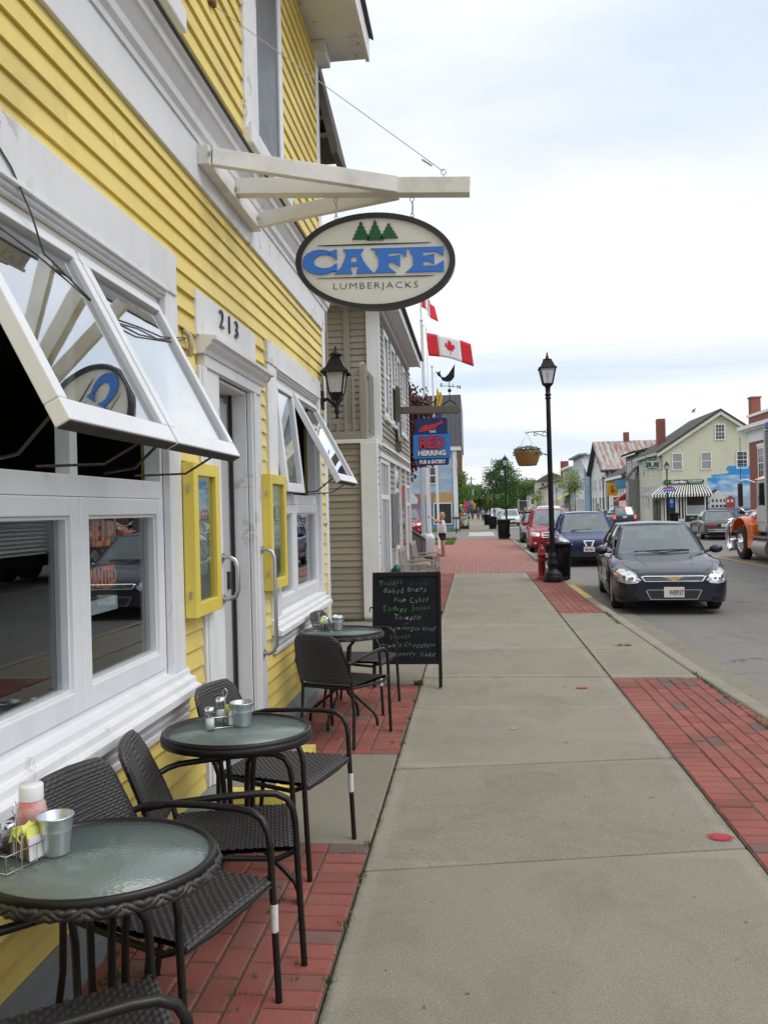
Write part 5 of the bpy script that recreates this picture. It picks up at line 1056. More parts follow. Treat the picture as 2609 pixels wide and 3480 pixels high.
for x0, x1, z0, z1 in ((-3.75, -3.03, 3.72, 5.12), (-3.32, -1.80, .40, 2.18)):
    wd = frame_rect(MB(), -.5, .5, 0, 1, 0, 1, .1); wd = MB()
    wd.bx(x0, x0+.08, 67.94, 67.998, z0, z1); wd.bx(x1-.08, x1, 67.94, 67.998, z0, z1); wd.bx(x0+.08, x1-.08, 67.94, 67.998, z1-.08, z1); wd.bx(x0+.08, x1-.08, 67.94, 67.998, z0, z0+.08)
    wo = wd.build('window', WHT, mu); MB().bx(x0+.08, x1-.08, 67.96, 67.985, z0+.08, z1-.08).build('pane', FARG, wo)
    if x0 < -3.5: MB().bx(x0+.08, x1-.08, 67.945, 67.96, (z0+z1)/2-.04, (z0+z1)/2+.04).build('meeting_rail', WHT, wo)
# souvenirs in front of the shop
sv = thing('souvenir_rack', 'crowded rack of bright flags and toys outside the mural shop', 'rack', (-.85, 66.3, 0))
MB().bx(-1.2, -.45, 66.0, 66.8, .05, .12).bx(-1.18, -1.12, 66.05, 66.1, 0, 2.1).bx(-.52, -.46, 66.05, 66.1, 0, 1.9).build('stand', BLACKM, sv)
cs_ = [FRED, MATS['flag yellow'], MATS['flag blue'], FWHT, mat('toy green', (.03, .25, .10), .5), mat('toy teal', (.05, .38, .38), .5), NOR]
for i in range(34):
    x_, y_, z_ = random.uniform(-1.15, -.45), random.uniform(66.0, 66.6), random.uniform(.2, 1.95); s_ = random.uniform(.06, .17)
    MB().ball((x_, y_, z_), (s_, s_*.8, s_*1.2), 8, 6).build('souvenir', cs_[i % 7], sv)
for i in range(4): fx = -.95+i*.17; MB().tube([(fx, 66, 1.2), (fx+.25, 65.9, 2.35)], .012, 5).build('flag_stick', POLEW, sv); MB().grid(lambda u, v: (fx+.22+.35*u*(1-v*.3), 65.9+.05*sin(6*u), 2.3-.5*v-.35*u), 5, 4).build('small_flag', cs_[(i*2) % 7], sv, solid=.004)
MB().bx(-1.1, -.5, 65.7, 66.0, .12, .3).build('toy_tractor', BLACKM, sv)
sg2 = thing('information_panel', 'small black information panel on a post by the lawn', 'sign', (-1.26, 56.5, 0)); MB().tube([(-1.26, 56.5, -.02), (-1.26, 56.5, 1.0)], .035, 8).build('post', BLACKM, sg2); MB().prism([(56.3, .95), (56.7, 1.08), (56.7, 1.12), (56.3, .99)], 'x', -1.52, -1.0).build('panel', BLACKM, sg2)
# ------------------------------------------------------------------ lamp posts, bins, hydrant, hanging baskets
def make_lamp():
    t_ = thing('street_lamp', 'x', 'street lamp', (0, 0, 0), local=True)
    MB().lathe([(.21, 0), (.215, .02), (.21, .13), (.19, .15), (.195, .18), (.17, .21), (.12, .26), (.105, .32), (.12, .37), (.135, .40), (.115, .44), (.095, .52), (.10, .56), (.085, .60), (.075, .62), (.075, .64), (0, .64)], 20).build('base', LAMPM, t_)
    MB().tube([(0, 0, .62), (-.01, 0, 2.4), (-.015, 0, 4.10)], [.062, .056, .048], 14).build('pole', LAMPM, t_)
    MB().lathe([(.05, 4.02), (.068, 4.03), (.068, 4.05), (.055, 4.06), (.055, 4.10), (.072, 4.11), (.072, 4.13), (.052, 4.15), (.055, 4.28), (.075, 4.30), (.10, 4.335), (.11, 4.345), (0, 4.345)], 16, (-.015, 0, 0)).build('collar', LAMPM, t_)
    lantern(t_, (-.015, 0, 4.35), 1.32, .105, .185, .275)
    MB().lathe([(.275, 4.69), (.28, 4.705), (.245, 4.715), (.215, 4.74), (.13, 4.87), (0, 4.875)], 4, (-.015, 0, 0), sm=False, a0=pi/4).build('hood', LAMPM, t_)
    MB().lathe([(.04, 4.87), (.10, 4.88), (.10, 4.90), (.04, 4.91), (.035, 4.95), (.015, 5.0), (.02, 5.02), (.008, 5.05), (0, 5.09)], 12, (-.015, 0, 0)).build('finial', LAMPM, t_)
    MB().lathe([(.03, 4.36), (.03, 4.42), (.018, 4.45), (.03, 4.52), (.035, 4.58), (0, 4.64)], 10, (-.015, 0, 0)).build('bulb', mat('lamp bulb', (.42, .40, .38), .4), t_)
    return t_
lp = make_lamp(); LG = 'black heritage street lamps'
lp.location = (1.68, 18.62, 0); lp['label'] = 'black lantern street lamp holding the hanging flower basket'; lp['group'] = LG
for x_, y_, lab in ((1.80, 48, 'black lantern lamp post with a bare crossbar past the plaza'), (1.94, 82, 'lamp post farther along the same kerb, beyond the bare crossbar lamp'), (1.94, 104, 'second lamp post along that kerb after the bare crossbar lamp'), (1.88, 135, 'third lamp post along that kerb after the bare crossbar lamp'), (1.85, 172, 'fourth lamp post along that kerb after the bare crossbar lamp'), (1.8, 210, 'fifth lamp post along that kerb after the bare crossbar lamp'), (1.8, 250, 'last lamp post along that kerb before the end trees'),
                   (15.2, 68, 'lamp post in front of the striped shop awning'), (14.8, 98, 'lamp post before the white shop with the red door'), (14.6, 124, 'lamp post behind the young street tree'), (14.5, 150, 'lamp post in front of the yellow awning'), (14.4, 185, 'far lamp post by the cream houses'), (14.3, 225, 'distant lamp post near the big trees on the house side')):
    o = dup(lp, (x_, y_, 0), 0, lab, LG)
    if x_ < 5: o.scale = (1, 1, .93)
cbx = tag(MB().tube([(1.22, 48, 3.02), (2.4, 48, 2.98)], .028, 8).build('banner_crossbar', LAMPM), 'bare horizontal crossbar on the lamp post past the plaza', 'crossbar')
# basket arm + hanging basket
am = thing('basket_bracket', 'black scrolled iron bracket on the street lamp', 'bracket', (1.60, 18.6, 3.3))
MB().tube([(1.60, 18.6, 3.32), (1.22, 18.6, 3.31), (1.19, 18.6, 3.28), (1.165, 18.6, 3.29), (1.16, 18.6, 3.325)], .010, 7).build('bar', LAMPM, am)
sc1 = [(1.37+.035*cos(a*.5+2), 18.6, 3.265+.035*sin(a*.5+2)) for a in range(9)]; MB().tube(sc1[::-1]+[(1.46, 18.6, 3.25), (1.53, 18.6, 3.215), (1.58, 18.6, 3.21)], .009, 6).build('scroll', LAMPM, am)
MB().tube([(1.575+.05*cos(a*.55-1.4), 18.6, 3.255+.045*sin(a*.55-1.4)) for a in range(10)], .008, 6).build('scroll', LAMPM, am); MB().bx(1.615, 1.63, 18.57, 18.63, 3.15, 3.37).build('wall_plate', LAMPM, am)
def leaves(mb_, n, fn, s0, s1):
    for _ in range(n):
        c, nr = fn(); c = Vector(c); nr = (Vector(nr)+Vector((random.gauss(0, .6), random.gauss(0, .6), random.gauss(0, .6)))).normalized(); a = nr.orthogonal().normalized(); a.rotate(Matrix.Rotation(random.uniform(0, 6.3), 3, nr)); b = nr.cross(a); s = random.uniform(s0, s1)
        mb_.add([c-a*s, c-b*s*.55+nr*s*.12, c+a*s, c+b*s*.55+nr*s*.12], [(0, 1, 2, 3)])
LEAFG = mat('basket foliage', (.085, .14, .045), .6, var=.45, sc=14, kind='Object')
def basket(x, y, z, r, label, chain=True):
    b_ = thing('hanging_basket', label, 'flower basket', (x, y, z))
    q = MB(); nr_, na = 16, 40
    q.grid(lambda u, v: ((lambda rr, zz: (x+rr*cos(2*pi*u), y+rr*sin(2*pi*u), z+zz))(r*(.62+.38*v**.7)+.012*abs(sin(pi*v*8))*(.6+.4*cos(20*pi*u+int(v*8)*pi)), .27*r/.26*v)), 80, 32)
    q.lathe([(0, 0), (r*.62, 0)], 24, (x, y, z)); q.build('wicker_bowl', mat('coir basket', (.33, .155, .05), .85, var=.35, sc=25, bmp=.6, bsc=50), b_)
    f = MB(); h_ = .27*r/.26
    leaves(f, 420, lambda: (lambda a, k: ((x+r*1.02*k*cos(a), y+r*1.02*k*sin(a), z+h_+.02+.10*(1-k*k)*random.random()+random.uniform(-.02, .05)), (cos(a)*k, sin(a)*k, 1)))(random.uniform(0, 6.28), sqrt(random.random())), .018, .042)
    leaves(f, 60, lambda: (lambda a: ((x+r*1.06*cos(a), y+r*1.06*sin(a), z+h_-.08*random.random()), (cos(a), sin(a), 0)))(random.choice((random.uniform(1.8, 3.6), random.uniform(-1, .3)))), .016, .034)
    leaves(f, 26, lambda: (lambda k: ((x+r*1.0+.14*k, y-.03, z+h_-.03-.05*k), (0, -1, .3)))(random.random()), .012, .028)
    tag(f.build('foliage', LEAFG, b_), kind='stuff')
    for i in range(16):
        a = random.uniform(0, 6.28); k = sqrt(random.random()); MB().ball((x+r*k*cos(a), y+r*k*sin(a), z+h_+.09*(1-k*k)+.04), (.02, .02, .014), 6, 4).build('blossom', (mat('pale yellow blossom', (.7, .66, .3), .6), mat('mauve blossom', (.28, .12, .32), .6))[i % 2], b_)
    if chain:
        for i in range(4): a = pi/4+i*pi/2; MB().tube([(x+r*.95*cos(a), y+r*.95*sin(a), z+h_), (x, y, z+h_+.42)], .0035, 4).build('chain', STEEL, b_)
        MB().tube([(x, y, z+h_+.42), (x, y, 3.30)], .004, 4).build('hook', STEEL, b_)
    return b_
basket(1.185, 18.6, 2.57, .29, 'wicker hanging basket of green foliage on the lamp bracket')
basket(1.5, 82, 2.4, .28, 'far hanging basket on the lamp beyond the plaza', False)
MB
# bins
def make_bin():
    t_ = thing('litter_bin', 'x', 'litter bin', (0, 0, 0), local=True); R_ = .24
    for i in range(26):
        a = 2*pi*i/26; MB().tube([(R_*.92*cos(a), R_*.92*sin(a), .03), (R_*cos(a), R_*sin(a), .6), (R_*1.12*cos(a), R_*1.12*sin(a), .80)], .017, 5).build('bar', LAMPM, t_)
    MB().lathe([(R_*1.06, .78), (R_*1.14, .79), (R_*1.2, .82), (R_*1.14, .85), (R_*.9, .845), (R_*.9, .82)], 28).build('rim', LAMPM, t_); MB().lathe([(R_*.95, .02), (R_*.98, .06), (R_*.95, .09), (0, .09)], 24).build('base_ring', LAMPM, t_)
    MB().lathe([(0, .06), (R_*.84, .06), (R_*.95, .80), (R_*.9, .80)], 20).build('liner', mat('bin liner', (.01, .01, .01), .5), t_)
    return t_
bn = make_bin(); bn.location = (1.86, 19.0, 0); bn['label'] = 'black slatted litter bin next to the lamp with the flower basket'; bn['group'] = 'black litter bins along the kerbs'
for x_, y_, s_, lab in ((1.50, 44.2, 1.25, 'black litter bin alone at the end of the brick plaza'), (1.38, 65.2, 1.2, 'black litter bin beyond the side street crossing'), (1.2, 80.5, 1.25, 'black litter bin beside the walkers on the far pavement'), (14.9, 64.6, 1.15, 'black litter bin by the lamp before the striped awning'), (14.5, 96.5, 1.2, 'black litter bin by the man in the sun hat')):
    o = dup(bn, (x_, y_, 0), .2, lab, 'black litter bins along the kerbs'); o.scale = (s_, s_, s_*.98)
hy = thing('fire_hydrant', 'dark red fire hydrant half hidden behind the lamp base', 'hydrant', (1.50, 19.35, 0)); HR = mat('hydrant red', (.30, .015, .025), .45)
MB().lathe([(.13, 0), (.13, .05), (.09, .06), (.085, .12), (.085, .52), (.11, .53), (.11, .57), (.085, .58), (.09, .66), (.06, .73), (.03, .75), (.03, .79), (0, .79)], 18, (1.5, 19.35, 0)).build('barrel', HR, hy)
for dx_, dy_ in ((-1, 0), (1, 0), (0, -1)): MB().tube([(1.5+dx_*.07, 19.35+dy_*.07, .46), (1.5+dx_*.135, 19.35+dy_*.135, .46)], .045, 12).build('outlet_cap', mat('hydrant cap', (.5, .5, .5), .4) if dx_ < 0 else HR, hy)
# ------------------------------------------------------------------ vehicles
def paint(name, col, metal=.35):
    m, t, b, o = newmat(name); v = coord(t, 'Object')
    c = mixc(t, noise(t, v, 2, 3), tuple(k*.9 for k in col), tuple(min(1, k*1.1) for k in col)); c = mixc(t, mixc(t, .10, (0, 0, 0), ramp(t, noise(t, v, 3.5, 6, .7), .5, .8)), c, (.10, .095, .085))
    t.links.new(c, b.inputs['Base Color']); b.inputs['Metallic'].default_value = metal; b.inputs['Roughness'].default_value = .45; b.inputs['Specular IOR Level'].default_value = .3; b.inputs['Coat Weight'].default_value = .8; b.inputs['Coat Roughness'].default_value = .03
    MATS[name] = m; return m
def carglass():
    m, t, b, o = newmat('car glass'); t.nodes.remove(b)
    mm = schlick(t, 1.0, .30)
    d = t.nodes.new('ShaderNodeBsdfTransparent'); d.inputs[0].default_value = (.50, .56, .53, 1); gl = t.nodes.new('ShaderNodeBsdfGlossy'); gl.inputs['Roughness'].default_value = .03; gl.inputs[0].default_value = (.75, .82, .82, 1)
    x = t.nodes.new('ShaderNodeMixShader'); t.links.new(mm.outputs[0], x.inputs[0]); t.links.new(d.outputs[0], x.inputs[1]); t.links.new(gl.outputs[0], x.inputs[2]); t.links.new(x.outputs[0], o.inputs[0]); MATS['car glass'] = m; return m
CGL = carglass()
TYRE = mat('tyre rubber', (.022, .021, .02), .85, var=.2, sc=8, kind='Object'); RIM = mat('alloy rim', (.50, .51, .53), .32, metal=.9, var=.1); PLAS = mat('black plastic trim', (.016, .016, .017), .6); LENS = mat('headlamp lens', (.60, .62, .64), .12, metal=.35, var=.25, sc=18, kind='Object', coat=1); REFL = mat('lamp reflector', (.86, .87, .88), .12, metal=.9); AMB = mat('amber lens', (.75, .22, .02), .25, coat=1); REDL = mat('red lens', (.28, .008, .012), .2, coat=1); PLATE = mat('number plate', (.70, .69, .66), .5); SEAT = mat('car seat', (.075, .075, .072), .8)
def emis(name, col, s):
    m, t, b, o = newmat(name); b.inputs['Base Color'].default_value = (*col, 1); b.inputs['Emission Color'].default_value = (*col, 1); b.inputs['Emission Strength'].default_value = s; MATS[name] = m; return m
BRAKE = emis('lit brake lamp', (1, .06, .04), 2.2); LITL = emis('lit headlamp', (1, .72, .35), 1.6)
class Car:
    def __init__(s, label, cat, loc, rz, pm, sp, name='parked_car', group='cars along the street'):
        s.sp = sp; s.pm = pm; s.o = thing(name, label, cat, loc, rz, group, local=True); s.body(); s.cabin(); s.wheels(); s.under()
    def top(s, y): return lerp_tab(s.sp['top'], y)
    def hw(s, y): return lerp_tab(s.sp['wid'], y)
    def bot(s, y):
        b = lerp_tab(s.sp['bot'], y)
        for yw in s.sp['axles']:
            d = abs(y-yw); R = s.sp['r']+.075
            if d < R: b = max(b, s.sp['r']+sqrt(R*R-d*d)*.98)
        return b
    def zm(s, y): return lerp_tab(s.sp['bot'], y)+.60*(s.top(y)-lerp_tab(s.sp['bot'], y))
    def half(s, y, z):
        w_, t, m_ = s.hw(y), s.top(y), s.zm(y); p = s.sp.get('p', .42)
        if z > t or z < lerp_tab(s.sp['bot'], y): return -1
        if z >= m_: k = (z-m_)/(t-m_); return w_*max(0, 1-k**(2/p))**(p/2)
        return w_*(1-.04*(m_-z)/.5)
    def body(s):
        L_ = s.sp['L']; ys = sorted(set([round(L_*i/90, 4) for i in range(91)]+[.012, .03, .06, .1, L_-.015, L_-.04, L_-.08])); q = MB(); n = 9; p = s.sp.get('p', .42); rows = []
        for y in ys:
            w_, t, m_, b = s.hw(y), s.top(y), s.zm(y), s.bot(y); m2 = max(m_, b+.02); half_ = []
            for i in range(n+1):
                a = pi/2*(1-i/n); half_.append((w_*cos(a)**p if i else 0, m2+(t-m2)*sin(a)**p if i < n else m2))
            half_ += [(w_*.995, b+(m2-b)*.5), (w_*(.965 if b < .4 else .99), b), (w_*.72, b+.0), (0, b)]
            rows.append([(x, y, z) for x, z in half_]+[(-x, y, z) for x, z in half_[-2:0:-1]])
        k = len(rows[0]); vs = [v for r in rows for v in r]; m = len(rows)
        q.add(vs, [(i*k+j, (i+1)*k+j, (i+1)*k+(j+1) % k, i*k+(j+1) % k) for i in range(m-1) for j in range(k)], True)
        q.add(rows[0], [tuple(range(k))]); q.add(rows[-1], [tuple(range(k))[::-1]])
        s.bodyo = q.build('body', s.pm, s.o)
    def P(s, side, u, v):
        """points on the cabin skin; side in f(ront) r(ear) t(op) s(ide +1) ; u,v in 0..1"""
        c = s.sp['cab']; (yb0, yt0, yt1, yb1), (wb, wt), H = c['y'], c['w'], s.sp['H']; wbr = c.get('wbr', wb); wtr = c.get('wtr', wt)
        zb = lambda y: s.top(y)-.035
        if side == 'f': x = (2*u-1); w_ = wb+(wt-wb)*v; y = yb0+(yt0-yb0)*v+(.16*(1-v)+.10*v)*x*x; return (x*w_, y, zb(yb0)+(H-.045-zb(yb0))*max(0, v)**.93-.02*v*x*x)
        if side == 'r': x = (2*u-1); w_ = wbr+(wtr-wbr)*v; y = yb1+(yt1-yb1)*v-(.14*(1-v)+.08*v)*x*x; return (x*w_, y, zb(yb1)+(H-.05-zb(yb1))*max(0, v)**.93-.02*v*x*x)
        if side == 't': x = 2*u-1; w_ = wt+(wtr-wt)*v; y0, y1 = yt0+.10*x*x, yt1-.08*x*x; return (x*w_, y0+(y1-y0)*v, H-.045-.005*v+.05*max(0, sin(pi*v))**.8*(1-.25*x*x)-.02*x*x)
        yb = yb0+.16+(yb1-.14-yb0-.16)*u; yt = yt0+.10+(yt1-.08-yt0-.10)*u; k = max(0, v)**.92; wbb = wb+(wbr-wb)*u; wtt = wt+(wtr-wt)*u
        zt = H-.065-.005*u+.05*max(0, sin(pi*u))**.8*.75; zb_ = zb(yb); bul = .035*sin(pi*v)
        return (wbb+(wtt-wbb)*v+bul, yb+(yt-yb)*v, zb_+(zt-zb_)*k)
    def skin(s, side, u0, u1, v0, v1, off, nu=10, nv=8, sgn=1):
        def f(u, v):
            uu, vv = u0+(u1-u0)*u, v0+(v1-v0)*v; p = Vector(s.P(side, uu, vv)); e = 1e-3
            n_ = (Vector(s.P(side, uu+e, vv))-p).cross(Vector(s.P(side, uu, vv+e))-p); n_ = n_.normalized() if n_.length > 0 else Vector((0, 0, 1))
            out_ = Vector((p.x, (p.y-s.sp['L']/2), .6 if side == 't' else .15)) if side != 's' else Vector((1, 0, .2))
            if n_.dot(out_) < 0: n_ = -n_
            p += n_*off; return (p.x*sgn, p.y, p.z)
        return MB().grid(f, nu, nv)
    def cabin(s):
        # pillars and roof in paint, glazing as separate panes with real openings between the pillars
        pw = s.sp.get('pil', .07); q = MB()
        def add(m): q.add(m.v, m.f, True)
        g = s.sp['glass']; add(s.skin('t', 0, 1, 0, 1, 0, 10, 14))
        for side, fr in (('f', .05), ('r', .08)):
            for a in ((0, fr, 0, 1), (1-fr, 1, 0, 1), (fr, 1-fr, .93, 1), (fr, 1-fr, 0, .03)): add(s.skin(side, *a, 0, 4 if a[1]-a[0] < .5 else 8, 8))
        edges = [0]+[k for ab in g for k in ab]+[1]
        for sg_ in (-1, 1):
            for a, b in zip(edges[0::2], edges[1::2]): add(s.skin('s', a, b, 0, 1, 0, 4, 8, sg_))
            for a, b in g: add(s.skin('s', a, b, .9, 1, 0, 6, 2, sg_)); add(s.skin('s', a, b, 0, .06, 0, 6, 2, sg_))
        cb_ = q.build('cabin', s.pm, s.o)
        for o_ in (cb_,): md = o_.modifiers.new('thick', 'SOLIDIFY'); md.thickness = .018; md.offset = -1
        s.skin('f', .045, .955, .02, .94, .002, 12, 8).build('windscreen', CGL, s.o); s.skin('r', .075, .925, .02, .94, .002, 12, 8).build('rear_window', CGL, s.o)
        for sg_ in (-1, 1):
            for a, b in g: s.skin('s', a-.004, b+.004, .05, .91, .002, 6, 5, sg_).build('side_window', CGL, s.o)
        c = s.sp['cab']['y']; w_ = s.sp['cab']['w'][0]; zb = s.top(c[0])
        MB().bx(-w_*.92, w_*.92, c[0]+.15, c[0]+.5, zb-.25, zb-.0).build('dashboard', SEAT, s.o, bevel=.04)
        for x_ in (-.37, .37):
            MB().bx(x_-.25, x_+.25, c[0]+1.15, c[0]+1.30, zb-.3, zb+.20).build('seat_back', SEAT, s.o, bevel=.05); MB().bx(x_-.13, x_+.13, c[0]+1.2, c[0]+1.28, zb+.22, zb+.38).build('headrest', SEAT, s.o, bevel=.035)
        MB().bx(-.62, .62, c[0]+2.0, c[0]+2.15, zb-.3, zb+.18).build('rear_seat', SEAT, s.o, bevel=.05)
        MB().bx(-.12, .12, c[1]+.08, c[1]+.11, s.sp['H']-.17, s.sp['H']-.11).build('rear_view_mirror', PLAS, s.o, bevel=.01)
    def wheels(s):
        r, wd = s.sp['r'], s.sp.get('tw', .2)
        for yw in s.sp['axles']:
            for sg_ in (-1, 1):
                xo = sg_*(s.hw(yw)-.025); xi = xo-sg_*wd; W_ = lambda prof, n=28: MB().add([(xo+(xi-xo)*a, yw+rr*cos(2*pi*k/n), r+rr*sin(2*pi*k/n)) for a, rr in prof for k in range(n)], [(i*n+k, i*n+(k+1) % n, (i+1)*n+(k+1) % n, (i+1)*n+k) for i in range(len(prof)-1) for k in range(n)], True)
                wh_ = W_([(.02, r*.66), (0, r*.74), (.02, r*.9), (.1, r*.985), (.25, r), (.75, r), (.9, r*.985), (1, r*.8), (.95, r*.6)]).build('wheel', TYRE, s.o)
                W_([(.06, r*.67), (.02, r*.66), (.05, r*.60), (.35, r*.58)]).build('rim', RIM, wh_)
                W_([(.30, r*.6), (.32, .001)], 20).build('brake_disc', PLAS, wh_)
                sp_ = MB()
                for i in range(s.sp.get('spokes', 5)):
                    a = 2*pi*i/s.sp.get('spokes', 5)+.3; t_ = Vector((0, cos(a), sin(a))); n_ = Vector((0, -sin(a), cos(a))); c0 = Vector((xo+(xi-xo)*.04, yw, r)); c1 = c0+Vector(((xi-xo)*.1, 0, 0))
                    pts = [c0+t_*r*.1-n_*.035, c0+t_*r*.1+n_*.035, c0+t_*r*.64+n_*.028, c0+t_*r*.64-n_*.028]; pb = [p+Vector(((xi-xo)*.12, 0, 0)) for p in pts]; sp_.add(pts+pb, [(0, 1, 2, 3), (0, 4, 5, 1), (1, 5, 6, 2), (2, 6, 7, 3), (3, 7, 4, 0)])
                sp_.add(*(lambda w__: (w__.v, w__.f))(W_([(.03, .001), (.03, r*.16), (.10, r*.18)], 16))); sp_.build('spokes', RIM, wh_)
    def under(s):
        q = MB(); L_ = s.sp['L']; q.bx(-s.hw(1)*.70, s.hw(1)*.70, .25, L_-.25, .19, .5); q.build('underbody', PLAS, s.o)
    def patch(s, name, poly, m, off=.006, rear=False, parent=None, rings=4, sub=3, thick=0):
        """a lens, grille or badge moulded to the nose or tail; poly in front-view x,z"""
        L_ = s.sp['L']; pts = []
        for a, b in zip(poly, poly[1:]+poly[:1]): pts += [(a[0]+(b[0]-a[0])*i/sub, a[1]+(b[1]-a[1])*i/sub) for i in range(sub)]
        cx, cz = sum(p[0] for p in pts)/len(pts), sum(p[1] for p in pts)/len(pts); vs = []
        def sy(x, z):
            y = 0
            while y < 1.6:
                if s.half(L_-y if rear else y, z) >= abs(x): break
                y += .01
            return (L_-y+off) if rear else (y-off)
        for k in range(rings, -1, -1): vs += [(cx+(x-cx)*k/rings, 0, cz+(z-cz)*k/rings) for x, z in pts]
        vs = [(x, sy(x, z), z) for x, _, z in vs]; n = len(pts)
        fs = [(k*n+i, k*n+(i+1) % n, (k+1)*n+(i+1) % n, (k+1)*n+i) for k in range(rings) for i in range(n)]
        return MB().add(vs, fs, True).build(name, m, parent or s.o)
    def mirror(s, y, z, m=None, sc=1):
        for sg_ in (-1, 1):
            x0 = s.hw(y)-.10; q = MB().ball((sg_*(x0+.17*sc), y, z+.04), (.115*sc, .06*sc, .075*sc), 14, 8); q.tube([(sg_*x0, y+.02, z), (sg_*(x0+.12*sc), y, z+.02)], .025, 6); q.build('door_mirror', m or s.pm, s.o)
    def plate(s, x, z, txt, rear=False, w_=.30, h_=.155, col=None):
        L_ = s.sp['L']; y = L_+.012 if rear else -.022; sg_ = 1 if rear else -1
        p = MB().bx(x-w_/2, x+w_/2, min(y, y+sg_*.012), max(y, y+sg_*.012), z-h_/2, z+h_/2).build('number_plate', PLATE, s.o, bevel=.004)
        if txt: text('plate_number', txt, h_*.72, col or mat('plate maroon', (.12, .01, .015), .5), frame_m((x+(.035 if len(txt) < 6 else 0), y+sg_*.0135, z-.012), (-1, 0, 0) if rear else (1, 0, 0)), p, ext=.001, bold=.002, sx=.60)
        return p
def sym(poly): return poly, [(-x, z) for x, z in poly][::-1]

NAVY = paint('dark navy car paint', (.003, .0045, .024), 0); BLUE = paint('blue car paint', (.008, .026, .13)); REDC = paint('red car paint', (.33, .012, .025)); BLKC = paint('black car paint', (.012, .012, .014)); WHTC = paint('white car paint', (.72, .72, .73), 0); GRYC = paint('grey car paint', (.075, .082, .09)); TEAL = paint('slate blue car paint', (.045, .075, .10)); SILV = paint('silver car paint', (.42, .43, .45), .6)
SEDAN = dict(L=5.05, H=1.47, r=.325, axles=(1.0, 3.85), p=.40, spokes=7,
    top=[(0, .57), (.03, .63), (.10, .685), (.25, .735), (.6, .80), (1.0, .86), (1.38, .925), (1.8, .955), (3.9, 1.0), (4.5, 1.0), (4.85, .97), (4.98, .90), (5.05, .80)],
    wid=[(0, .58), (.02, .66), (.06, .735), (.13, .80), (.25, .855), (.45, .895), (.9, .915), (2.5, .925), (4.0, .915), (4.6, .87), (4.9, .80), (5.0, .72), (5.05, .62)],
    bot=[(0, .24), (.15, .20), (.6, .19), (4.5, .21), (4.9, .26), (5.05, .34)], cab=dict(y=(1.34, 2.18, 3.45, 4.28), w=(.79, .585)), glass=((.07, .47), (.52, .88)))
SUVS = dict(L=4.65, H=1.62, r=.345, axles=(.92, 3.6), p=.40, spokes=6,
    top=[(0, .66), (.03, .74), (.10, .81), (.3, .88), (.8, .96), (1.25, 1.01), (1.6, 1.04), (4.0, 1.06), (4.5, 1.05), (4.6, .98), (4.65, .85)],
    wid=[(0, .60), (.02, .68), (.06, .745), (.14, .81), (.3, .86), (.55, .89), (1, .90), (3.8, .90), (4.4, .86), (4.58, .80), (4.65, .70)],
    bot=[(0, .30), (.15, .25), (.6, .24), (4.2, .26), (4.65, .36)], cab=dict(y=(1.10, 1.85, 3.9, 4.5), w=(.80, .62)), glass=((.05, .34), (.38, .64), (.68, .90)))
VAN = dict(SUVS, L=5.1, H=1.74, axles=(.95, 4.03), r=.33,
    top=[(0, .64), (.03, .72), (.10, .80), (.3, .90), (.8, 1.0), (1.1, 1.05), (4.9, 1.08), (5.02, 1.0), (5.1, .85)], wid=[(0, .66), (.02, .74), (.06, .81), (.14, .87), (.3, .92), (.6, .96), (1, .97), (4.4, .97), (4.9, .93), (5.04, .86), (5.1, .78)], bot=[(0, .27), (.15, .22), (5.1, .26)], cab=dict(y=(.95, 1.95, 4.45, 4.98), w=(.87, .68)))
BOXY = dict(SEDAN, L=5.35, H=1.42, p=.22, axles=(1.05, 4.0), spokes=12, r=.33,
    top=[(0, .74), (.05, .78), (.3, .82), (1.5, .90), (2.0, .93), (4.0, .93), (5.25, .88), (5.33, .80), (5.35, .75)], wid=[(0, .88), (.05, .92), (.3, .945), (2.5, .95), (5.0, .945), (5.3, .92), (5.35, .90)], bot=[(0, .30), (.3, .26), (4.9, .27), (5.35, .36)], cab=dict(y=(1.62, 2.25, 3.55, 4.08), w=(.80, .62)), glass=((.08, .47), (.52, .84)))
BOXSUV = dict(SUVS, H=1.70, p=.26, L=4.5, top=[(0, .80), (.05, .9), (.3, .96), (1.2, 1.02), (1.5, 1.04), (4.4, 1.05), (4.48, 1.0), (4.5, .9)], wid=[(0, .74), (.05, .82), (.2, .87), (.6, .9), (4.0, .9), (4.4, .88), (4.5, .85)], bot=[(0, .34), (.2, .30), (4.2, .30), (4.5, .38)], cab=dict(y=(1.25, 1.85, 4.0, 4.42), w=(.80, .66)), axles=(.85, 3.5))
# --- dark navy saloon at the kerb
c = Car('dark navy saloon parked nose-on with plate WB937', 'car', (3.13, 13.72, -.13), radians(-4.3), NAVY, SEDAN)
hl = [(.50, .565), (.56, .52), (.70, .505), (.83, .535), (.893, .60), (.875, .675), (.80, .728), (.69, .728), (.58, .67)]
for i, pl in enumerate(sym(hl)):
    sg_ = 1 if i == 0 else -1; h_ = c.patch('headlight', pl, LENS, .008)
    for cx_, cz_, rr in ((.635, .595, .060), (.755, .615, .068)):
        c.patch('lamp_reflector', [(sg_*(cx_+rr*cos(a*pi/6)), cz_+rr*sin(a*pi/6)) for a in range(12)][::sg_], REFL, .014, parent=h_, sub=1, rings=2)
        c.patch('lamp_bulb', [(sg_*(cx_+rr*.42*cos(a*pi/4)), cz_+rr*.42*sin(a*pi/4)) for a in range(8)][::sg_], mat('dark bulb', (.12, .12, .13), .2), .02, parent=h_, sub=1, rings=1)
    c.patch('turn_lens', [(sg_*x, z) for x, z in ((.815, .59), (.882, .61), (.865, .67), (.815, .68))][::sg_], AMB, .013, parent=h_, rings=2)
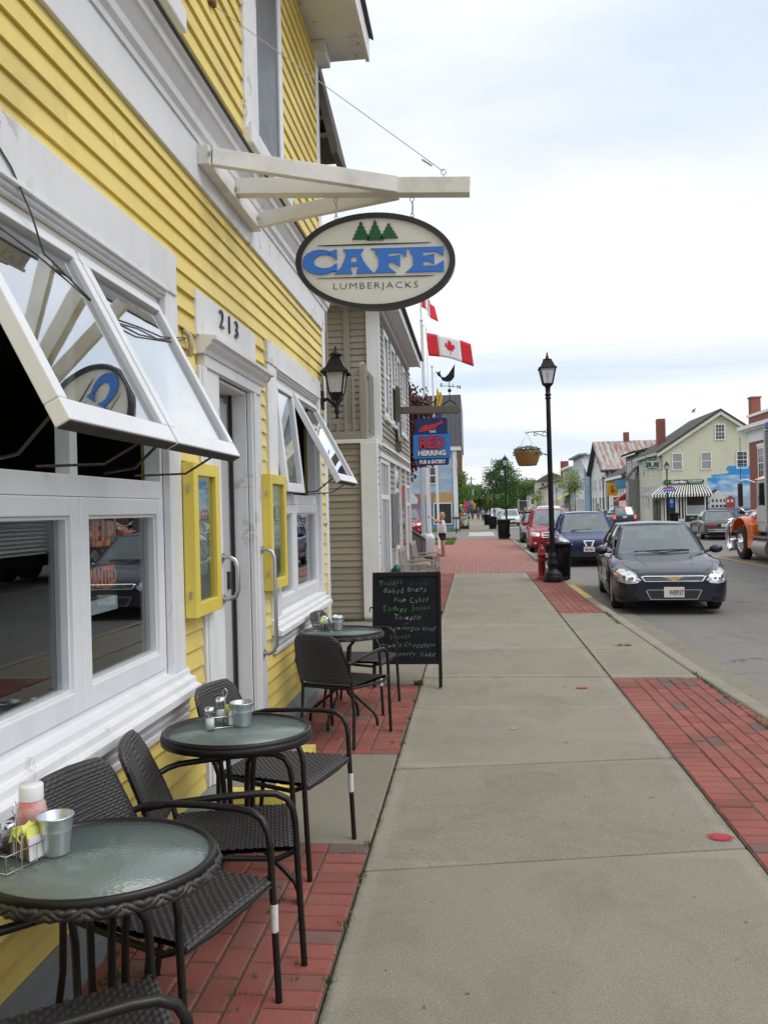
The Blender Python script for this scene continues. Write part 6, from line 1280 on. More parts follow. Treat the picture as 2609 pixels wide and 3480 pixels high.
gr_ = c.patch('grille_surround', [(-.44, .545), (.44, .545), (.50, .62), (.45, .635), (-.45, .635), (-.50, .62)], CHROME, .014)
c.patch('grille', [(-.425, .557), (.425, .557), (.475, .615), (.44, .622), (-.44, .622), (-.475, .615)], PLAS, .020, parent=gr_)
for k in range(2): c.patch('grille_bar', [(-.43, .575+k*.022), (.43, .575+k*.022), (.435, .581+k*.022), (-.435, .581+k*.022)], STEEL, .024, parent=gr_, rings=2)
GOLD = mat('gold emblem', (.75, .50, .12), .3, metal=.6)
MB().prism([(-.10, .575), (-.035, .575), (-.045, .558), (.05, .558), (.042, .575), (.09, .575), (.10, .600), (.035, .600), (.045, .617), (-.05, .617), (-.042, .600), (-.09, .600)], 'y', -.036, -.020).build('emblem', GOLD, gr_)
bs = c.patch('lower_grille_surround', [(-.36, .255), (.36, .255), (.43, .40), (.40, .415), (-.40, .415), (-.43, .40)], CHROME, .010); c.patch('lower_grille', [(-.345, .265), (.345, .265), (.415, .40), (.39, .405), (-.39, .405), (-.415, .40)], PLAS, .016, parent=bs)
for k in range(5): c.patch('grille_bar', [(-.37-.008*k, .285+k*.024), (.37+.008*k, .285+k*.024), (.372+.008*k, .290+k*.024), (-.372-.008*k, .290+k*.024)], mat('grey grille bar', (.07, .07, .075), .4), .021, parent=bs, rings=1)
for pl in sym([(.56, .29), (.78, .31), (.80, .37), (.58, .36)]): c.patch('bumper_slot', pl, PLAS, .006)
c.patch('bumper_crease', [(-.80, .485), (.80, .485), (.80, .492), (-.80, .492)], mat('navy shadow gap', (.004, .004, .006), .6), .004, sub=10, rings=1)
pt = c.plate(0, .375, 'WB937', w_=.31, h_=.165); MB().lathe([(0, 0), (.026, 0)], 14).build('plate_emblem', mat('plate red', (.45, .02, .02), .5), pt, at=(-.105, -.037, .368)).rotation_euler = (pi/2, 0, 0)
c.mirror(1.72, .93)
def zsurf(c, x, y):
    w_, t, m_ = c.hw(y), c.top(y), c.zm(y); p = c.sp.get('p', .42); k = min(1, abs(x)/w_)**(1/p); return m_+(t-m_)*max(0, 1-k*k)**(p/2)
SEAM = mat('navy shadow gap', (.004, .004, .006), .6)
for sg_ in (-1, 1): MB().tube([(sg_*x_, y_, zsurf(c, x_, y_)+.0005) for x_, y_ in ((.52, .16), (.60, .24), (.68, .45), (.74, .8), (.77, 1.2), (.78, 1.36))], .0045, 5).build('bonnet_seam', SEAM, c.o); MB().tube([(sg_*x_, y_, zsurf(c, x_, y_)+.001) for x_, y_ in ((.30, .12), (.38, .5), (.46, 1.0), (.50, 1.3))], .006, 5).build('bonnet_crease', NAVY, c.o)
c.skin('f', .02, .98, -.05, .03, .004, 14, 2).build('cowl', PLAS, c.o)
for sg_ in (-1, 1):
    MB().tube([(sg_*.10-.35, 1.38, .955), (sg_*.10, 1.42, .972), (sg_*.10+.4, 1.50, .975)], .010, 5).build('wiper', PLAS, c.o)
    for y_ in (2.55, 3.5): MB().bx(min(sg_*.915, sg_*.935), max(sg_*.915, sg_*.935), y_, y_+.16, .80, .83).build('door_handle', NAVY, c.o, bevel=.006)
    for y_ in (1.55, 2.72, 3.62): MB().tube([(sg_*(c.hw(y_)+.001), y_, .28), (sg_*(c.hw(y_)+.003), y_-.02, .62), (sg_*(c.hw(y_)-.03), y_-.02, .85)], .004, 4).build('door_seam', MATS['navy shadow gap'], c.o)
    MB().bx(min(sg_*.915, sg_*.935), max(sg_*.915, sg_*.935), 1.5, 3.45, .42, .46).build('side_moulding', NAVY, c.o, bevel=.006)
MB().tube([(0, 2.24, 1.34), (0, 2.22, 1.22)], .004, 4).build('mirror_charm', mat('blue charm', (.25, .45, .6), .5), c.o); MB().bx(-.03, .03, 2.21, 2.22, 1.13, 1.23).build('charm_tag', MATS['blue charm'], c.o, bevel=.01)
# --- blue crossover behind it
c = Car('blue crossover with silver roof rails parked behind the navy saloon', 'car', (3.28, 24.7, -.13), radians(-3.5), BLUE, dict(SUVS, L=4.64))
for i, pl in enumerate(sym([(.46, .66), (.62, .66), (.82, .76), (.85, .84), (.78, .87), (.60, .80)])): h_ = c.patch('headlight', pl, LENS, .008); c.patch('lamp_reflector', [((1, -1)[i]*(.68+.06*cos(a*pi/5)), .745+.05*sin(a*pi/5)) for a in range(10)][::(1, -1)[i]], REFL, .014, parent=h_, sub=1, rings=2)
g1 = c.patch('grille', [(-.45, .60), (.45, .60), (.47, .72), (.40, .755), (-.40, .755), (-.47, .72)], PLAS, .010)
for k in range(3): c.patch('grille_bar', [(-.44, .625+k*.04), (.44, .625+k*.04), (.44, .640+k*.04), (-.44, .640+k*.04)], BLUE, .018, parent=g1, rings=1)
for k in range(8): x_ = -.40+k*.115; c.patch('grille_bar', [(x_-.007, .605), (x_+.007, .605), (x_+.007, .75), (x_-.007, .75)], BLUE, .018, parent=g1, rings=1, sub=2)
c.patch('badge_frame', [(-.075, .58), (.075, .58), (.16, .775), (-.16, .775)], CHROME, .028, parent=g1); c.patch('badge_panel', [(-.05, .605), (.05, .605), (.115, .75), (-.115, .75)], PLAS, .034, parent=g1)
MB().add(*(lambda n: ([(r_*cos(2*pi*k/n), -.052, .685+r_*sin(2*pi*k/n)) for r_ in (.062, .046) for k in range(n)], [(k, (k+1) % n, n+(k+1) % n, n+k) for k in range(n)]))(20)).bx(-.072, .072, -.058, -.052, .672, .698).build('emblem', CHROME, g1)
c.patch('lower_grille', [(-.52, .33), (.52, .33), (.58, .47), (-.58, .47)], PLAS, .008); c.patch('skid_trim', [(-.74, .305), (.74, .305), (.72, .33), (-.72, .33)], PLAS, .008)
for pl in sym([(.66, .43), (.74, .43), (.75, .50), (.67, .50)]): c.patch('fog_lamp', pl, LENS, .01)
c.plate(0, .52, 'JRA 446', w_=.31, h_=.15); c.mirror(1.5, 1.05, sc=1.15)
for sg_ in (-1, 1): MB().tube([(sg_*.60, 2.0, 1.57), (sg_*.61, 2.15, 1.645), (sg_*.62, 3.5, 1.66), (sg_*.61, 3.75, 1.58)], .018, 7).build('roof_rail', RIM, c.o)
MB().tube([(-.45, 1.2, 1.04), (.1, 1.22, 1.075), (.5, 1.3, 1.06)], .010, 5).build('wiper', PLAS, c.o)
# --- red minivan
def dodge(label, loc, rz, lit):
    c = Car(label, 'minivan', loc, rz, REDC, VAN, 'minivan')
    for i, pl in enumerate(sym([(.56, .66), (.66, .64), (.84, .67), (.88, .80), (.80, .82), (.58, .79)])): h_ = c.patch('headlight', pl, LENS, .008); (lit and c.patch('lit_lamp', [((1, -1)[i]*(.62+.055*cos(a*pi/4)), .72+.055*sin(a*pi/4)) for a in range(8)][::(1, -1)[i]], LITL, .016, parent=h_, sub=1, rings=1))
    g1 = c.patch('grille_surround', [(-.46, .60), (.46, .60), (.50, .76), (.42, .80), (-.42, .80), (-.50, .76)], CHROME, .010)
    for sg_ in (-1, 1):
        for z0, z1 in ((.62, .688), (.712, .78)): c.patch('grille', [(sg_*x, z) for x, z in ((.025, z0), (.43, z0+.01), (.45, z1-.01), (.025, z1))][::sg_], PLAS, .018, parent=g1, rings=2)
    c.patch('lower_grille', [(-.50, .30), (.50, .30), (.55, .42), (-.55, .42)], PLAS, .008); c.plate(0, .50, 'JAU 501', w_=.31, h_=.15)
    for pl in sym([(.68, .36), (.78, .37), (.78, .44), (.68, .43)]): c.patch('fog_lamp', pl, REFL, .01)
    c.mirror(1.45, 1.10, sc=1.2); MB().tube([(-.55, 1.02, 1.085), (.1, 1.05, 1.12), (.6, 1.15, 1.11)], .011, 5).build('wiper', PLAS, c.o)
    for sg_ in (-1, 1): MB().tube([(sg_*.64, 2.3, 1.72), (sg_*.65, 2.45, 1.78), (sg_*.65, 4.2, 1.77), (sg_*.64, 4.35, 1.70)], .016, 6).build('roof_rail', PLAS, c.o)
dodge('red minivan with lit headlamp parked behind the blue crossover', (3.02, 32.4, -.13), radians(-2), True)
dodge('red minivan standing in the lot behind the flagpoles', (-4.35, 54.0, -.02), radians(4), False)
def plain(label, cat, loc, rz, pm, sp, name='parked_car', rear=False, lit=False):
    c = Car(label, cat, loc, rz, pm, sp, name); t1 = c.top(.12)
    for pl in sym([(.50, t1-.17), (.80, t1-.12), (.82, t1-.03), (.58, t1-.06)]): c.patch('headlight', pl, LENS, .008, rings=2)
    c.patch('grille', [(-.40, t1-.20), (.40, t1-.20), (.44, t1-.08), (-.44, t1-.08)], PLAS, .010, rings=2); c.patch('lower_grille', [(-.45, .30), (.45, .30), (.5, .42), (-.5, .42)], PLAS, .008, rings=2); c.plate(0, .48, '')
    t2 = c.top(sp['L']-.1)
    for pl in sym([(.60, t2-.28), (.80, t2-.28), (.80, t2-.08), (.62, t2-.08)]): c.patch('tail_light', pl, REDL, .008, True, rings=2)
    c.plate(0, t2-.30, '', True); c.mirror(sp['cab']['y'][0]+.35, c.top(1.5)); return c
plain('black saloon parked behind the red minivan', 'car', (3.12, 41.4, -.13), radians(-2), BLKC, SEDAN)
plain('white sport utility vehicle between the black saloon and the side street', 'car', (4.55, 50.5, -.13), radians(-1), WHTC, dict(BOXSUV, H=1.85))
plain('white sport utility vehicle driving this way past the far bins', 'car', (3.35, 79.5, -.13), radians(-2), WHTC, SUVS, 'moving_car')
plain('grey saloon parked behind the oncoming white vehicle', 'car', (3.35, 92, -.13), radians(-2), GRYC, SEDAN)
plain('white saloon parked farther along beside the walkers', 'car', (3.25, 100, -.13), radians(-1), WHTC, SEDAN)
plain('silver car in the far row on the lamp side of the street', 'car', (3.25, 112, -.13), radians(-1), SILV, SUVS)
plain('white van far up the street on the lamp side', 'car', (3.25, 124, -.13), 0, WHTC, VAN)
plain('dark car at the far end of the lamp side row', 'car', (3.2, 138, -.13), 0, BLKC, SUVS)
plain('silver saloon at the distant end of the lamp side row', 'car', (3.2, 152, -.13), 0, SILV, SEDAN)
# --- opposite side, tails towards us
cs = Car('slate blue boxy vehicle with lit brake lights driving away', 'car', (11.28, 69.1, -.13), pi, TEAL, BOXSUV, 'moving_car')
for pl in sym([(.68, .72), (.86, .72), (.86, .97), (.68, .97)]): cs.patch('brake_light', pl, BRAKE, .012, True, rings=2)
cs.patch('rear_bumper', [(-.84, .42), (.84, .42), (.84, .60), (-.84, .60)], PLAS, .03, True, sub=6); cs.plate(0, .86, '', True); cs.mirror(1.55, 1.08)
MB().bx(-.20, .20, 4.28, 4.33, 1.655, 1.70).build('high_brake_light', BRAKE, cs.o)
for sg_ in (-1, 1): MB().tube([(sg_*.62, 1.9, 1.67), (sg_*.63, 2.0, 1.75), (sg_*.63, 3.9, 1.75), (sg_*.62, 4.0, 1.68)], .018, 6).build('roof_rail', PLAS, cs.o)
cs = Car('long grey boxy saloon parked before the corner mural', 'car', (12.35, 46.1, -.13), pi-radians(7), GRYC, BOXY)
cs.patch('tail_band', [(-.84, .62), (.84, .62), (.84, .78), (-.84, .78)], PLAS, .006, True, sub=6)
for pl in sym([(.34, .635), (.82, .635), (.82, .765), (.34, .765)]): cs.patch('tail_light', pl, REDL, .012, True, sub=4)
cs.patch('rear_bumper', [(-.92, .40), (.92, .40), (.92, .54), (-.92, .54)], CHROME, .05, True, sub=8); cs.patch('bumper_strip', [(-.92, .455), (.92, .455), (.92, .485), (-.92, .485)], PLAS, .058, True, sub=8); cs.plate(0, .70, '', True); cs.mirror(1.95, .95)
cs.skin('r', .055, .945, .0, .045, .008).build('rear_window_trim', CHROME, cs.o); cs.skin('r', .055, .945, .91, .955, .008).build('rear_window_trim', CHROME, cs.o)
for a, b in ((.05, .085), (.915, .95)): cs.skin('r', a, b, .0, .95, .008, 2, 8).build('rear_window_trim', CHROME, cs.o)
for lab, x_, y_, pm, sp in (('white car parked by the young street tree', 12.9, 128, WHTC, SUVS), ('dark car parked near the yellow awning', 12.9, 150, BLKC, SEDAN), ('silver car parked beyond the yellow awning', 12.8, 172, SILV, SEDAN), ('black car parked behind the crate pickup', 12.6, 216, BLKC, SUVS), ('silver car among the far parked row before the trees', 12.5, 226, SILV, SUVS), ('white car among the far parked row before the trees', 12.4, 237, WHTC, SEDAN), ('grey car among the far parked row before the trees', 12.3, 248, GRYC, SUVS)):
    plain(lab, 'car', (x_, y_+4.8, -.13), pi, pm, sp)
pk = plain('dark pickup carrying a pale wooden crate far up the street', 'pickup', (12.2, 200, -.13), pi, BLKC, dict(BOXSUV, L=5.4, cab=dict(y=(1.3, 1.85, 2.9, 3.3), w=(.82, .68)), axles=(.9, 4.2), top=[(0, .9), (.3, 1.0), (1.3, 1.08), (5.35, 1.08), (5.4, 1.0)]), 'pickup_truck')
MB().bx(-.7, .7, 3.6, 5.42, .8, 1.45).build('wooden_crate', mat('pale crate wood', (.42, .30, .17), .8, var=.3, sc=6), pk.o)
bt = thing('box_truck', 'white box truck with its dark load door open up the street', 'truck', (11.9, 208, -.13))
q = MB(); q.bx(10.8, 10.9, 207.5, 213, .7, 3.3); q.bx(12.9, 13.0, 207.5, 213, .7, 3.3); q.bx(10.9, 12.9, 207.5, 213, 3.2, 3.3); q.bx(10.9, 12.9, 212.9, 213, .7, 3.2); q.bx(10.9, 12.9, 207.5, 213, .6, .7); q.build('box', WHTC, bt)
MB().bx(10.9, 12.9, 213.1, 215, .4, 2.4).build('cab', WHTC, bt, bevel=.15)
for x_ in (10.95, 12.85):
    for y_ in (209, 214.2): MB().tube([(x_-.12, y_, .3), (x_+.12, y_, .3)], .42, 16).build('wheel', TYRE, bt)
# ------------------------------------------------------------------ orange tractor unit with a corrugated trailer
tk = thing('orange_truck', 'orange conventional truck with a white sleeper cab and chrome bumper', 'truck', (9.4, 26, -.13)); ORT = paint('orange truck paint', (.78, .15, .02), .05); CABW = mat('cab off-white panel', (.50, .50, .46), .5, var=.1)
TX0, TX1 = 8.2, 10.6; R0 = -.13
# bonnet: tapers and slopes towards the front (away from us, +Y)
def hood(u, v):
    y = 25.75+2.45*v; w_ = 1.02-.20*v**1.5; a = pi*u; zt = 1.72-.62*v**1.5; x = 9.4-w_*cos(a)*(1 if True else 1); 
    cx = 9.4-w_*(abs(cos(a))**.5)*(1 if cos(a) >= 0 else -1); return (cx, y, .62+(zt-.62)*abs(sin(a))**.5)
MB().grid(hood, 24, 16).build('bonnet', ORT, tk); MB().bx(8.62, 10.18, 28.12, 28.2, .42, 1.05).build('radiator_grille', CHROME, tk, bevel=.02)
for sg_ in (-1, 1):
    cx_ = 9.4+sg_*1.06; q = MB(); n = 14
    def fen(u, v): a = pi*(.02+.90*u); return (cx_+(v-.5)*.34+(-sg_*.0), 26.98-.80*cos(a)*(1), .42+.74*sin(a)**.7+.04*sin(pi*v))
    q.grid(fen, 20, 6); fo = q.build('wing', ORT, tk, solid=.03)
    MB().bx(min(cx_-sg_*.1, cx_+sg_*.17), max(cx_-sg_*.1, cx_+sg_*.17), 25.72, 26.25, .25, 1.0).build('step_panel', ORT, tk, bevel=.04)
    for yw, dual in ((26.98, False), (24.0, True), (22.7, True)):
        x1 = cx_+sg_*.15; x0 = x1-sg_*(.28 if not dual else .55); r_ = .51; n = 28
        W_ = lambda prof: MB().add([(x1+(x0-x1)*a, yw+rr*cos(2*pi*k/n), R0+r_+rr*sin(2*pi*k/n)) for a, rr in prof for k in range(n)], [(i*n+k, i*n+(k+1) % n, (i+1)*n+(k+1) % n, (i+1)*n+k) for i in range(len(prof)-1) for k in range(n)], True)
        wh_ = W_([(.05, r_*.56), (.0, r_*.62), (.02, r_*.88), (.12, r_*.98), (.3, r_), (.7, r_), (.9, r_*.97), (1, r_*.6)]).build('wheel', TYRE, tk)
        W_([(.02, r_*.57), (.0, r_*.55), (.12, r_*.48), (.10, r_*.3), (-.12 if not dual else .3, r_*.26), (-.16 if not dual else .3, .001)]).build('rim', CHROME, wh_)
        for k in range(10): a = 2*pi*k/10; MB().tube([(x1+sg_*.0, yw+.20*cos(a), R0+r_+.20*sin(a)), (x1+sg_*.05, yw+.20*cos(a), R0+r_+.20*sin(a))], .018, 6).build('wheel_nut', CHROME, wh_)
    hlx = 9.4+sg_*1.02; MB().ball((hlx, 26.15, 1.22), (.11, .10, .11), 14, 10).build('headlamp_pod', CHROME, tk)
    MB().tube([(hlx+sg_*.10, 28.2, .12), (hlx+sg_*.13, 28.32, .22), (hlx+sg_*.14, 28.38, .4), (hlx+sg_*.14, 28.38, .65), (hlx+sg_*.13, 28.36, .85), (hlx+sg_*.09, 28.28, .98), (hlx+sg_*.02, 28.15, 1.03)], .08, 12).build('bumper_horn', CHROME, tk)
MB().bx(8.3, 10.5, 28.2, 28.5, .08, .48).build('bumper', CHROME, tk, bevel=.06)
MB().bx(8.32, 10.48, 23.9, 25.8, .75, 2.30).build('cab_body', CABW, tk, bevel=.06); MB().prism([(25.8, 1.45), (26.05, 1.5), (25.72, 2.3), (25.5, 2.3)], 'x', 8.42, 10.38).build('windscreen', CGL, tk)
MB().grid(lambda u, v: (8.3+2.2*u, 23.9+2.0*v, 2.30+.24*sin(pi*u)**.4*sin(pi*min(1, .12+.8*(1-v)))**.6), 16, 12).build('roof_fairing', ORT, tk); MB().tube([(8.5, 25.3, 2.45), (10.3, 25.3, 2.45)], .05, 8).build('marker_lamp_bar', CHROME, tk)
MB().bx(8.305, 8.318, 24.95, 25.6, 1.55, 2.2).build('side_window', CGL, tk); MB().bx(8.29, 8.315, 24.82, 25.72, 1.05, 1.5).build('door_panel', CABW, tk, bevel=.02)
MB().tube([(8.30, 25.8, 2.22), (8.12, 26.0, 2.32), (8.02, 26.2, 2.30), (8.0, 26.25, 2.2), (8.0, 26.25, 1.45), (8.1, 26.1, 1.35), (8.3, 25.8, 1.4)], .022, 8).build('mirror_arm', CHROME, tk); MB().bx(7.93, 8.06, 26.15, 26.28, 1.52, 2.22).build('mirror', PLAS, tk, bevel=.03); MB().ball((8.05, 26.25, 1.35), (.12, .10, .07), 12, 8).build('convex_mirror', PLAS, tk); MB().tube([(8.22, 26.3, 1.25), (8.15, 26.55, 1.45)], .02, 6).ball((8.13, 26.58, 1.5), (.06, .05, .09), 10, 6).build('wing_mirror', CHROME, tk)
MB().tube([(8.02, 26.25, 1.4), (8.04, 26.28, 3.62)], .010, 5).build('aerial', PLAS, tk); MB().tube([(8.45, 23.85, .9), (8.45, 23.85, 3.5)], .08, 10).build('exhaust_stack', CHROME, tk)
MB().tube([(8.42, 24.6, .30), (8.42, 25.75, .30)], .30, 18).build('fuel_tank', mat('dull fuel tank', (.42, .41, .39), .45, metal=.7, var=.15), tk); MB().bx(8.12, 8.5, 24.3, 25.75, .60, .66).build('running_board', CHROME, tk, bevel=.01); MB().bx(8.9, 9.9, 21.5, 27.8, .35, .65).build('chassis', PLAS, tk); MB().bx(8.3, 8.7, 24.35, 25.0, .66, .95).build('tool_box', PLAS, tk, bevel=.02)
MB().bx(8.26, 8.31, 24.1, 24.5, .95, 2.2).build('intake_stack', PLAS, tk, bevel=.02)
tr = thing('silver_trailer', 'silver corrugated trailer behind the orange cab', 'trailer', (9.4, 19, -.13)); CORR = mat('corrugated stainless', (.62, .63, .65), .3, metal=.9, var=.08)
z_ = [.95+i*.035 for i in range(78)]; MB().prism([(8.12+(.0 if i % 2 else .045), z_[i]) for i in range(78)]+[(10.68-(.0 if i % 2 else .045), z_[i]) for i in range(77, -1, -1)], 'y', 10.5, 24.3).build('box', CORR, tr); MB().bx(8.1, 10.7, 24.301, 24.42, .92, 3.68).build('front_wall', mat('trailer end panel', (.45, .45, .45), .5), tr, bevel=.03); MB().bx(8.08, 10.72, 10.5, 24.2, 3.66, 3.86).build('top_rail', mat('blue trailer rail', (.03, .10, .32), .5), tr, bevel=.03); MB().bx(8.10, 10.7, 10.5, 24.3, .80, .95).build('bottom_rail', CORR, tr)
for y_ in (12.0, 13.3):
    for x_ in (8.3, 10.5): MB().tube([(x_-.15, y_, .38), (x_+.15, y_, .38)], .51, 24).build('wheel', TYRE, tr)
for y_ in (14, 18, 22): MB().bx(8.085, 8.10, y_, y_+.18, .84, .9).build('reflector', REDL, tr)
# ------------------------------------------------------------------ buildings across the street
def siding_mat(name, col, pitch=.11, dirt=.25):
    m, t, b, o = newmat(name); v = coord(t); sp2 = t.nodes.new('ShaderNodeSeparateXYZ'); t.links.new(v, sp2.inputs[0])
    k = t.nodes.new('ShaderNodeMath'); k.operation = 'DIVIDE'; t.links.new(sp2.outputs['Z'], k.inputs[0]); k.inputs[1].default_value = pitch
    fr = t.nodes.new('ShaderNodeMath'); fr.operation = 'FRACT'; t.links.new(k.outputs[0], fr.inputs[0])
    c = mixc(t, noise(t, v, .7, 5), tuple(x*.9 for x in col), tuple(min(1, x*1.06) for x in col))
    c = mixc(t, mixc(t, dirt, (0, 0, 0), ramp(t, noise(t, coord(t, 'Position', (1, 1, .3)), 1.1, 6, .7), .5, .75)), c, tuple(x*.55 for x in col))
    t.links.new(c, b.inputs['Base Color']); b.inputs['Roughness'].default_value = .65; n = bump(t, b, fr.outputs[0], 1.0, .06); n.invert = True; MATS[name] = m; return m
def brickwall_mat():
    m, t, b, o = newmat('red brickwork'); v = coord(t); sw_ = t.nodes.new('ShaderNodeSeparateXYZ'); t.links.new(v, sw_.inputs[0]); cb_ = t.nodes.new('ShaderNodeCombineXYZ'); ad = t.nodes.new('ShaderNodeMath'); t.links.new(sw_.outputs['X'], ad.inputs[0]); t.links.new(sw_.outputs['Y'], ad.inputs[1]); t.links.new(ad.outputs[0], cb_.inputs[0]); t.links.new(sw_.outputs['Z'], cb_.inputs[1])
    bt_ = t.nodes.new('ShaderNodeTexBrick'); t.links.new(cb_.outputs[0], bt_.inputs['Vector']); bt_.inputs['Scale'].default_value = 4.5; bt_.inputs['Color1'].default_value = (.27, .065, .045, 1); bt_.inputs['Color2'].default_value = (.22, .055, .04, 1); bt_.inputs['Mortar'].default_value = (.30, .22, .18, 1); bt_.inputs['Mortar Size'].default_value = .012
    t.links.new(bt_.outputs[0], b.inputs['Base Color']); b.inputs['Roughness'].default_value = .85; MATS['red brickwork'] = m; return m
BRW = brickwall_mat(); FWT = mat('far white trim', (.80, .81, .81), .6); RFD = mat('dark grey roof shingle', (.075, .072, .075), .9, var=.25, sc=1.5, bmp=.3, bsc=8)
OLIVE = siding_mat('pale green clapboard', (.55, .555, .415)); GREYS = siding_mat('grey clapboard', (.26, .255, .235)); WSID = siding_mat('white clapboard', (.66, .67, .66)); BLUS = siding_mat('light blue clapboard', (.17, .32, .52)); CREAM = siding_mat('cream clapboard', (.60, .57, .43)); SLB = siding_mat('slate blue clapboard', (.20, .28, .36)); SAGE = siding_mat('sage clapboard', (.48, .50, .40))
def wn(b_, face, u, z, w_, h_, plane, muntin=0, lab='window', glass=None):
    """sash window on the street face ('x', plane = X) or on the end wall facing us ('y', plane = Y)"""
    d = .05; t_ = .09
    def bb(u0, u1, z0, z1, d0, d1):
        return MB().bx(plane-d1, plane-d0, u0, u1, z0, z1) if face == 'x' else MB().bx(u0, u1, plane-d1, plane-d0, z0, z1)
    q = MB()
    for a in ((u-w_/2, u-w_/2+t_, z, z+h_), (u+w_/2-t_, u+w_/2, z, z+h_), (u-w_/2+t_, u+w_/2-t_, z+h_-t_, z+h_), (u-w_/2+t_, u+w_/2-t_, z, z+t_)): m_ = bb(*a, -.01, d); q.add(m_.v, m_.f)
    o_ = q.build(lab, FWT, b_); bb(u-w_/2+t_, u+w_/2-t_, z+t_, z+h_-t_, .004, .018).build('pane', glass or FARG, o_); bb(u-w_/2+t_, u+w_/2-t_, z+h_*.5-.03, z+h_*.5+.03, .018, .035).build('meeting_rail', FWT, o_)
    if muntin:
        for k in range(1, 3): bb(u-w_/2+t_+(w_-2*t_)*k/3-.012, u-w_/2+t_+(w_-2*t_)*k/3+.012, z+t_, z+h_-t_, .018, .03).build('glazing_bar', FWT, o_)
        for k in (.28, .72): bb(u-w_/2+t_, u+w_/2-t_, z+h_*k-.012, z+h_*k+.012, .018, .0301).build('glazing_bar', FWT, o_)
    return o_
def block(name, label, x0, x1, y0, y1, h, m, cat='building'):
    b_ = thing(name, label, cat, (x0, (y0+y1)/2, 0)); MB().bx(x0, x1, y0, y1, -.05, h).build('wall', m, b_); return b_
CURT = mat('net curtain pane', (.30, .32, .34), .3, var=.3, sc=3)
# 1 brick corner block
b = block('brick_building', 'red brick building with white cornice at the street corner', 17, 32, 20, 53.8, 5.3, BRW)
MB().bx(16.97, 32, 20, 53.83, 5.3, 6.0).build('white_frieze', FWT, b); MB().bx(16.45, 32.2, 19.6, 54.35, 6.08, 6.3).build('cornice', FWT, b); MB().bx(17.0, 32, 20, 53.8, 6.3, 6.85).build('parapet', BRW, b); MB().bx(16.9, 32, 19.9, 53.9, 6.85, 7.0).build('coping', FWT, b)
for i in range(64): MB().bx(16.6, 16.96, 53.9-i*.3, 54.02-i*.3, 5.96, 6.08).build('dentil', FWT, b)
MB().bx(17.0, 17.55, 53.2, 53.75, 6.9, 8.0).bx(16.95, 17.6, 53.15, 53.8, 8.0, 8.1).build('chimney', BRW, b)
for y_ in (24, 28, 32, 36, 40, 44, 48, 51.6): wn(b, 'x', y_, 3.0, 1.1, 1.9, 17, 1); wn(b, 'x', y_, .6, 1.5, 2.0, 17); MB().bx(16.93, 17, y_-.65, y_+.65, 4.92, 5.1).build('lintel', FWT, b)
# 2 pale green corner shop
GY = 78.0
b = thing('corner_drugstore', 'pale green gabled drugstore with striped awning and painted mural', 'building', (20, GY, 0))
MB().prism([(17, -.05), (27, -.05), (27, 6.55), (22.2, 9.92), (17, 6.55)], 'y', GY, 88.5).build('wall', OLIVE, b)
MB().prism([(16.55, 6.22), (22.2, 9.90), (27.4, 6.3), (27.4, 6.5), (22.2, 10.12), (16.5, 6.42)], 'y', GY-.25, 88.7).build('roof', RFD, b); MB().prism([(16.55, 6.18), (22.2, 9.86), (27.4, 6.26), (27.4, 6.0), (22.2, 9.56), (16.6, 5.92)], 'y', GY-.24, GY-.02).build('rake_board', OLIVE, b)
MB().bx(16.5, 16.7, GY-.2, 88.6, 6.1, 6.36).build('eave_fascia', mat('pale eave paint', (.5, .5, .42), .6), b)
MB().bx(17.9, 18.65, 83.6, 84.4, 7.0, 9.95).build('chimney', BRW, b)
for u, z, w_, h_, mu_, gl_ in ((18.36, 4.65, .98, 1.6, 0, CURT), (20.9, 4.65, .98, 1.6, 0, CURT), (24.0, 4.65, 1.0, 1.6, 1, None), (22.15, 7.27, .92, 1.48, 1, None)): wn(b, 'y', u, z, w_, h_, GY, mu_, glass=gl_)
for y_ in (79.6, 81.6, 83.8, 86): wn(b, 'x', y_, 4.5, .8, 1.6, 17, 0)
for y_ in (84, 85.2, 86.5): wn(b, 'x', y_, 1.3, .7, 2.2, 17, 1)
# shop front under the awning
DKP = mat('shop front black', (.015, .016, .016), .5)
MB().bx(17.05, 20.95, GY-.03, GY-.005, .0, 2.75).build('shop_front', DKP, b)
q = MB()
for a in ((19.0, 19.1, .55, 2.5), (20.65, 20.75, .55, 2.5), (19.1, 20.65, 2.4, 2.5), (19.1, 20.65, .55, .65)): q.bx(a[0], a[1], GY-.09, GY-.03, a[2], a[3])
o_ = q.build('shop_window', FWT, b); MB().bx(19.1, 20.65, GY-.06, GY-.035, .65, 2.4).build('pane', FARG, o_); MB().bx(19.1, 20.65, GY-.066, GY-.061, .65, 1.45).build('net_curtain', mat('shop curtain', (.36, .42, .43), .7, var=.15, stretch=(8, 1, 1)), o_)
for x_ in (17.15, 18.1): d_ = MB().bx(x_, x_+.12, GY-.08, GY-.03, 0, 2.5).build('door_post', FWT, b)
d_ = MB().bx(18.25, 18.9, GY-.08, GY-.03, .02, 2.4).build('door', FWT, b); MB().bx(18.36, 18.52, GY-.09, GY-.08, .25, 2.2).build('door_pane', FARG, d_); MB().bx(18.64, 18.80, GY-.09, GY-.08, .25, 2.2).build('door_pane', FARG, d_); MB().bx(17.35, 18.0, GY-.07, GY-.03, .6, 2.3).build('entry_pane', FARG, b)
MB().bx(16.85, 17.05, GY-.1, GY+.1, -.02, 2.6).build('corner_post', OLIVE, b); MB().bx(16.95, 16.998, GY+.2, 82, .0, 2.6).build('side_shop_front', DKP, b)
for y_ in (78.6, 80.2): MB().bx(16.9, 16.95, y_, y_+1.2, .5, 2.4).build('side_pane', FARG, b)
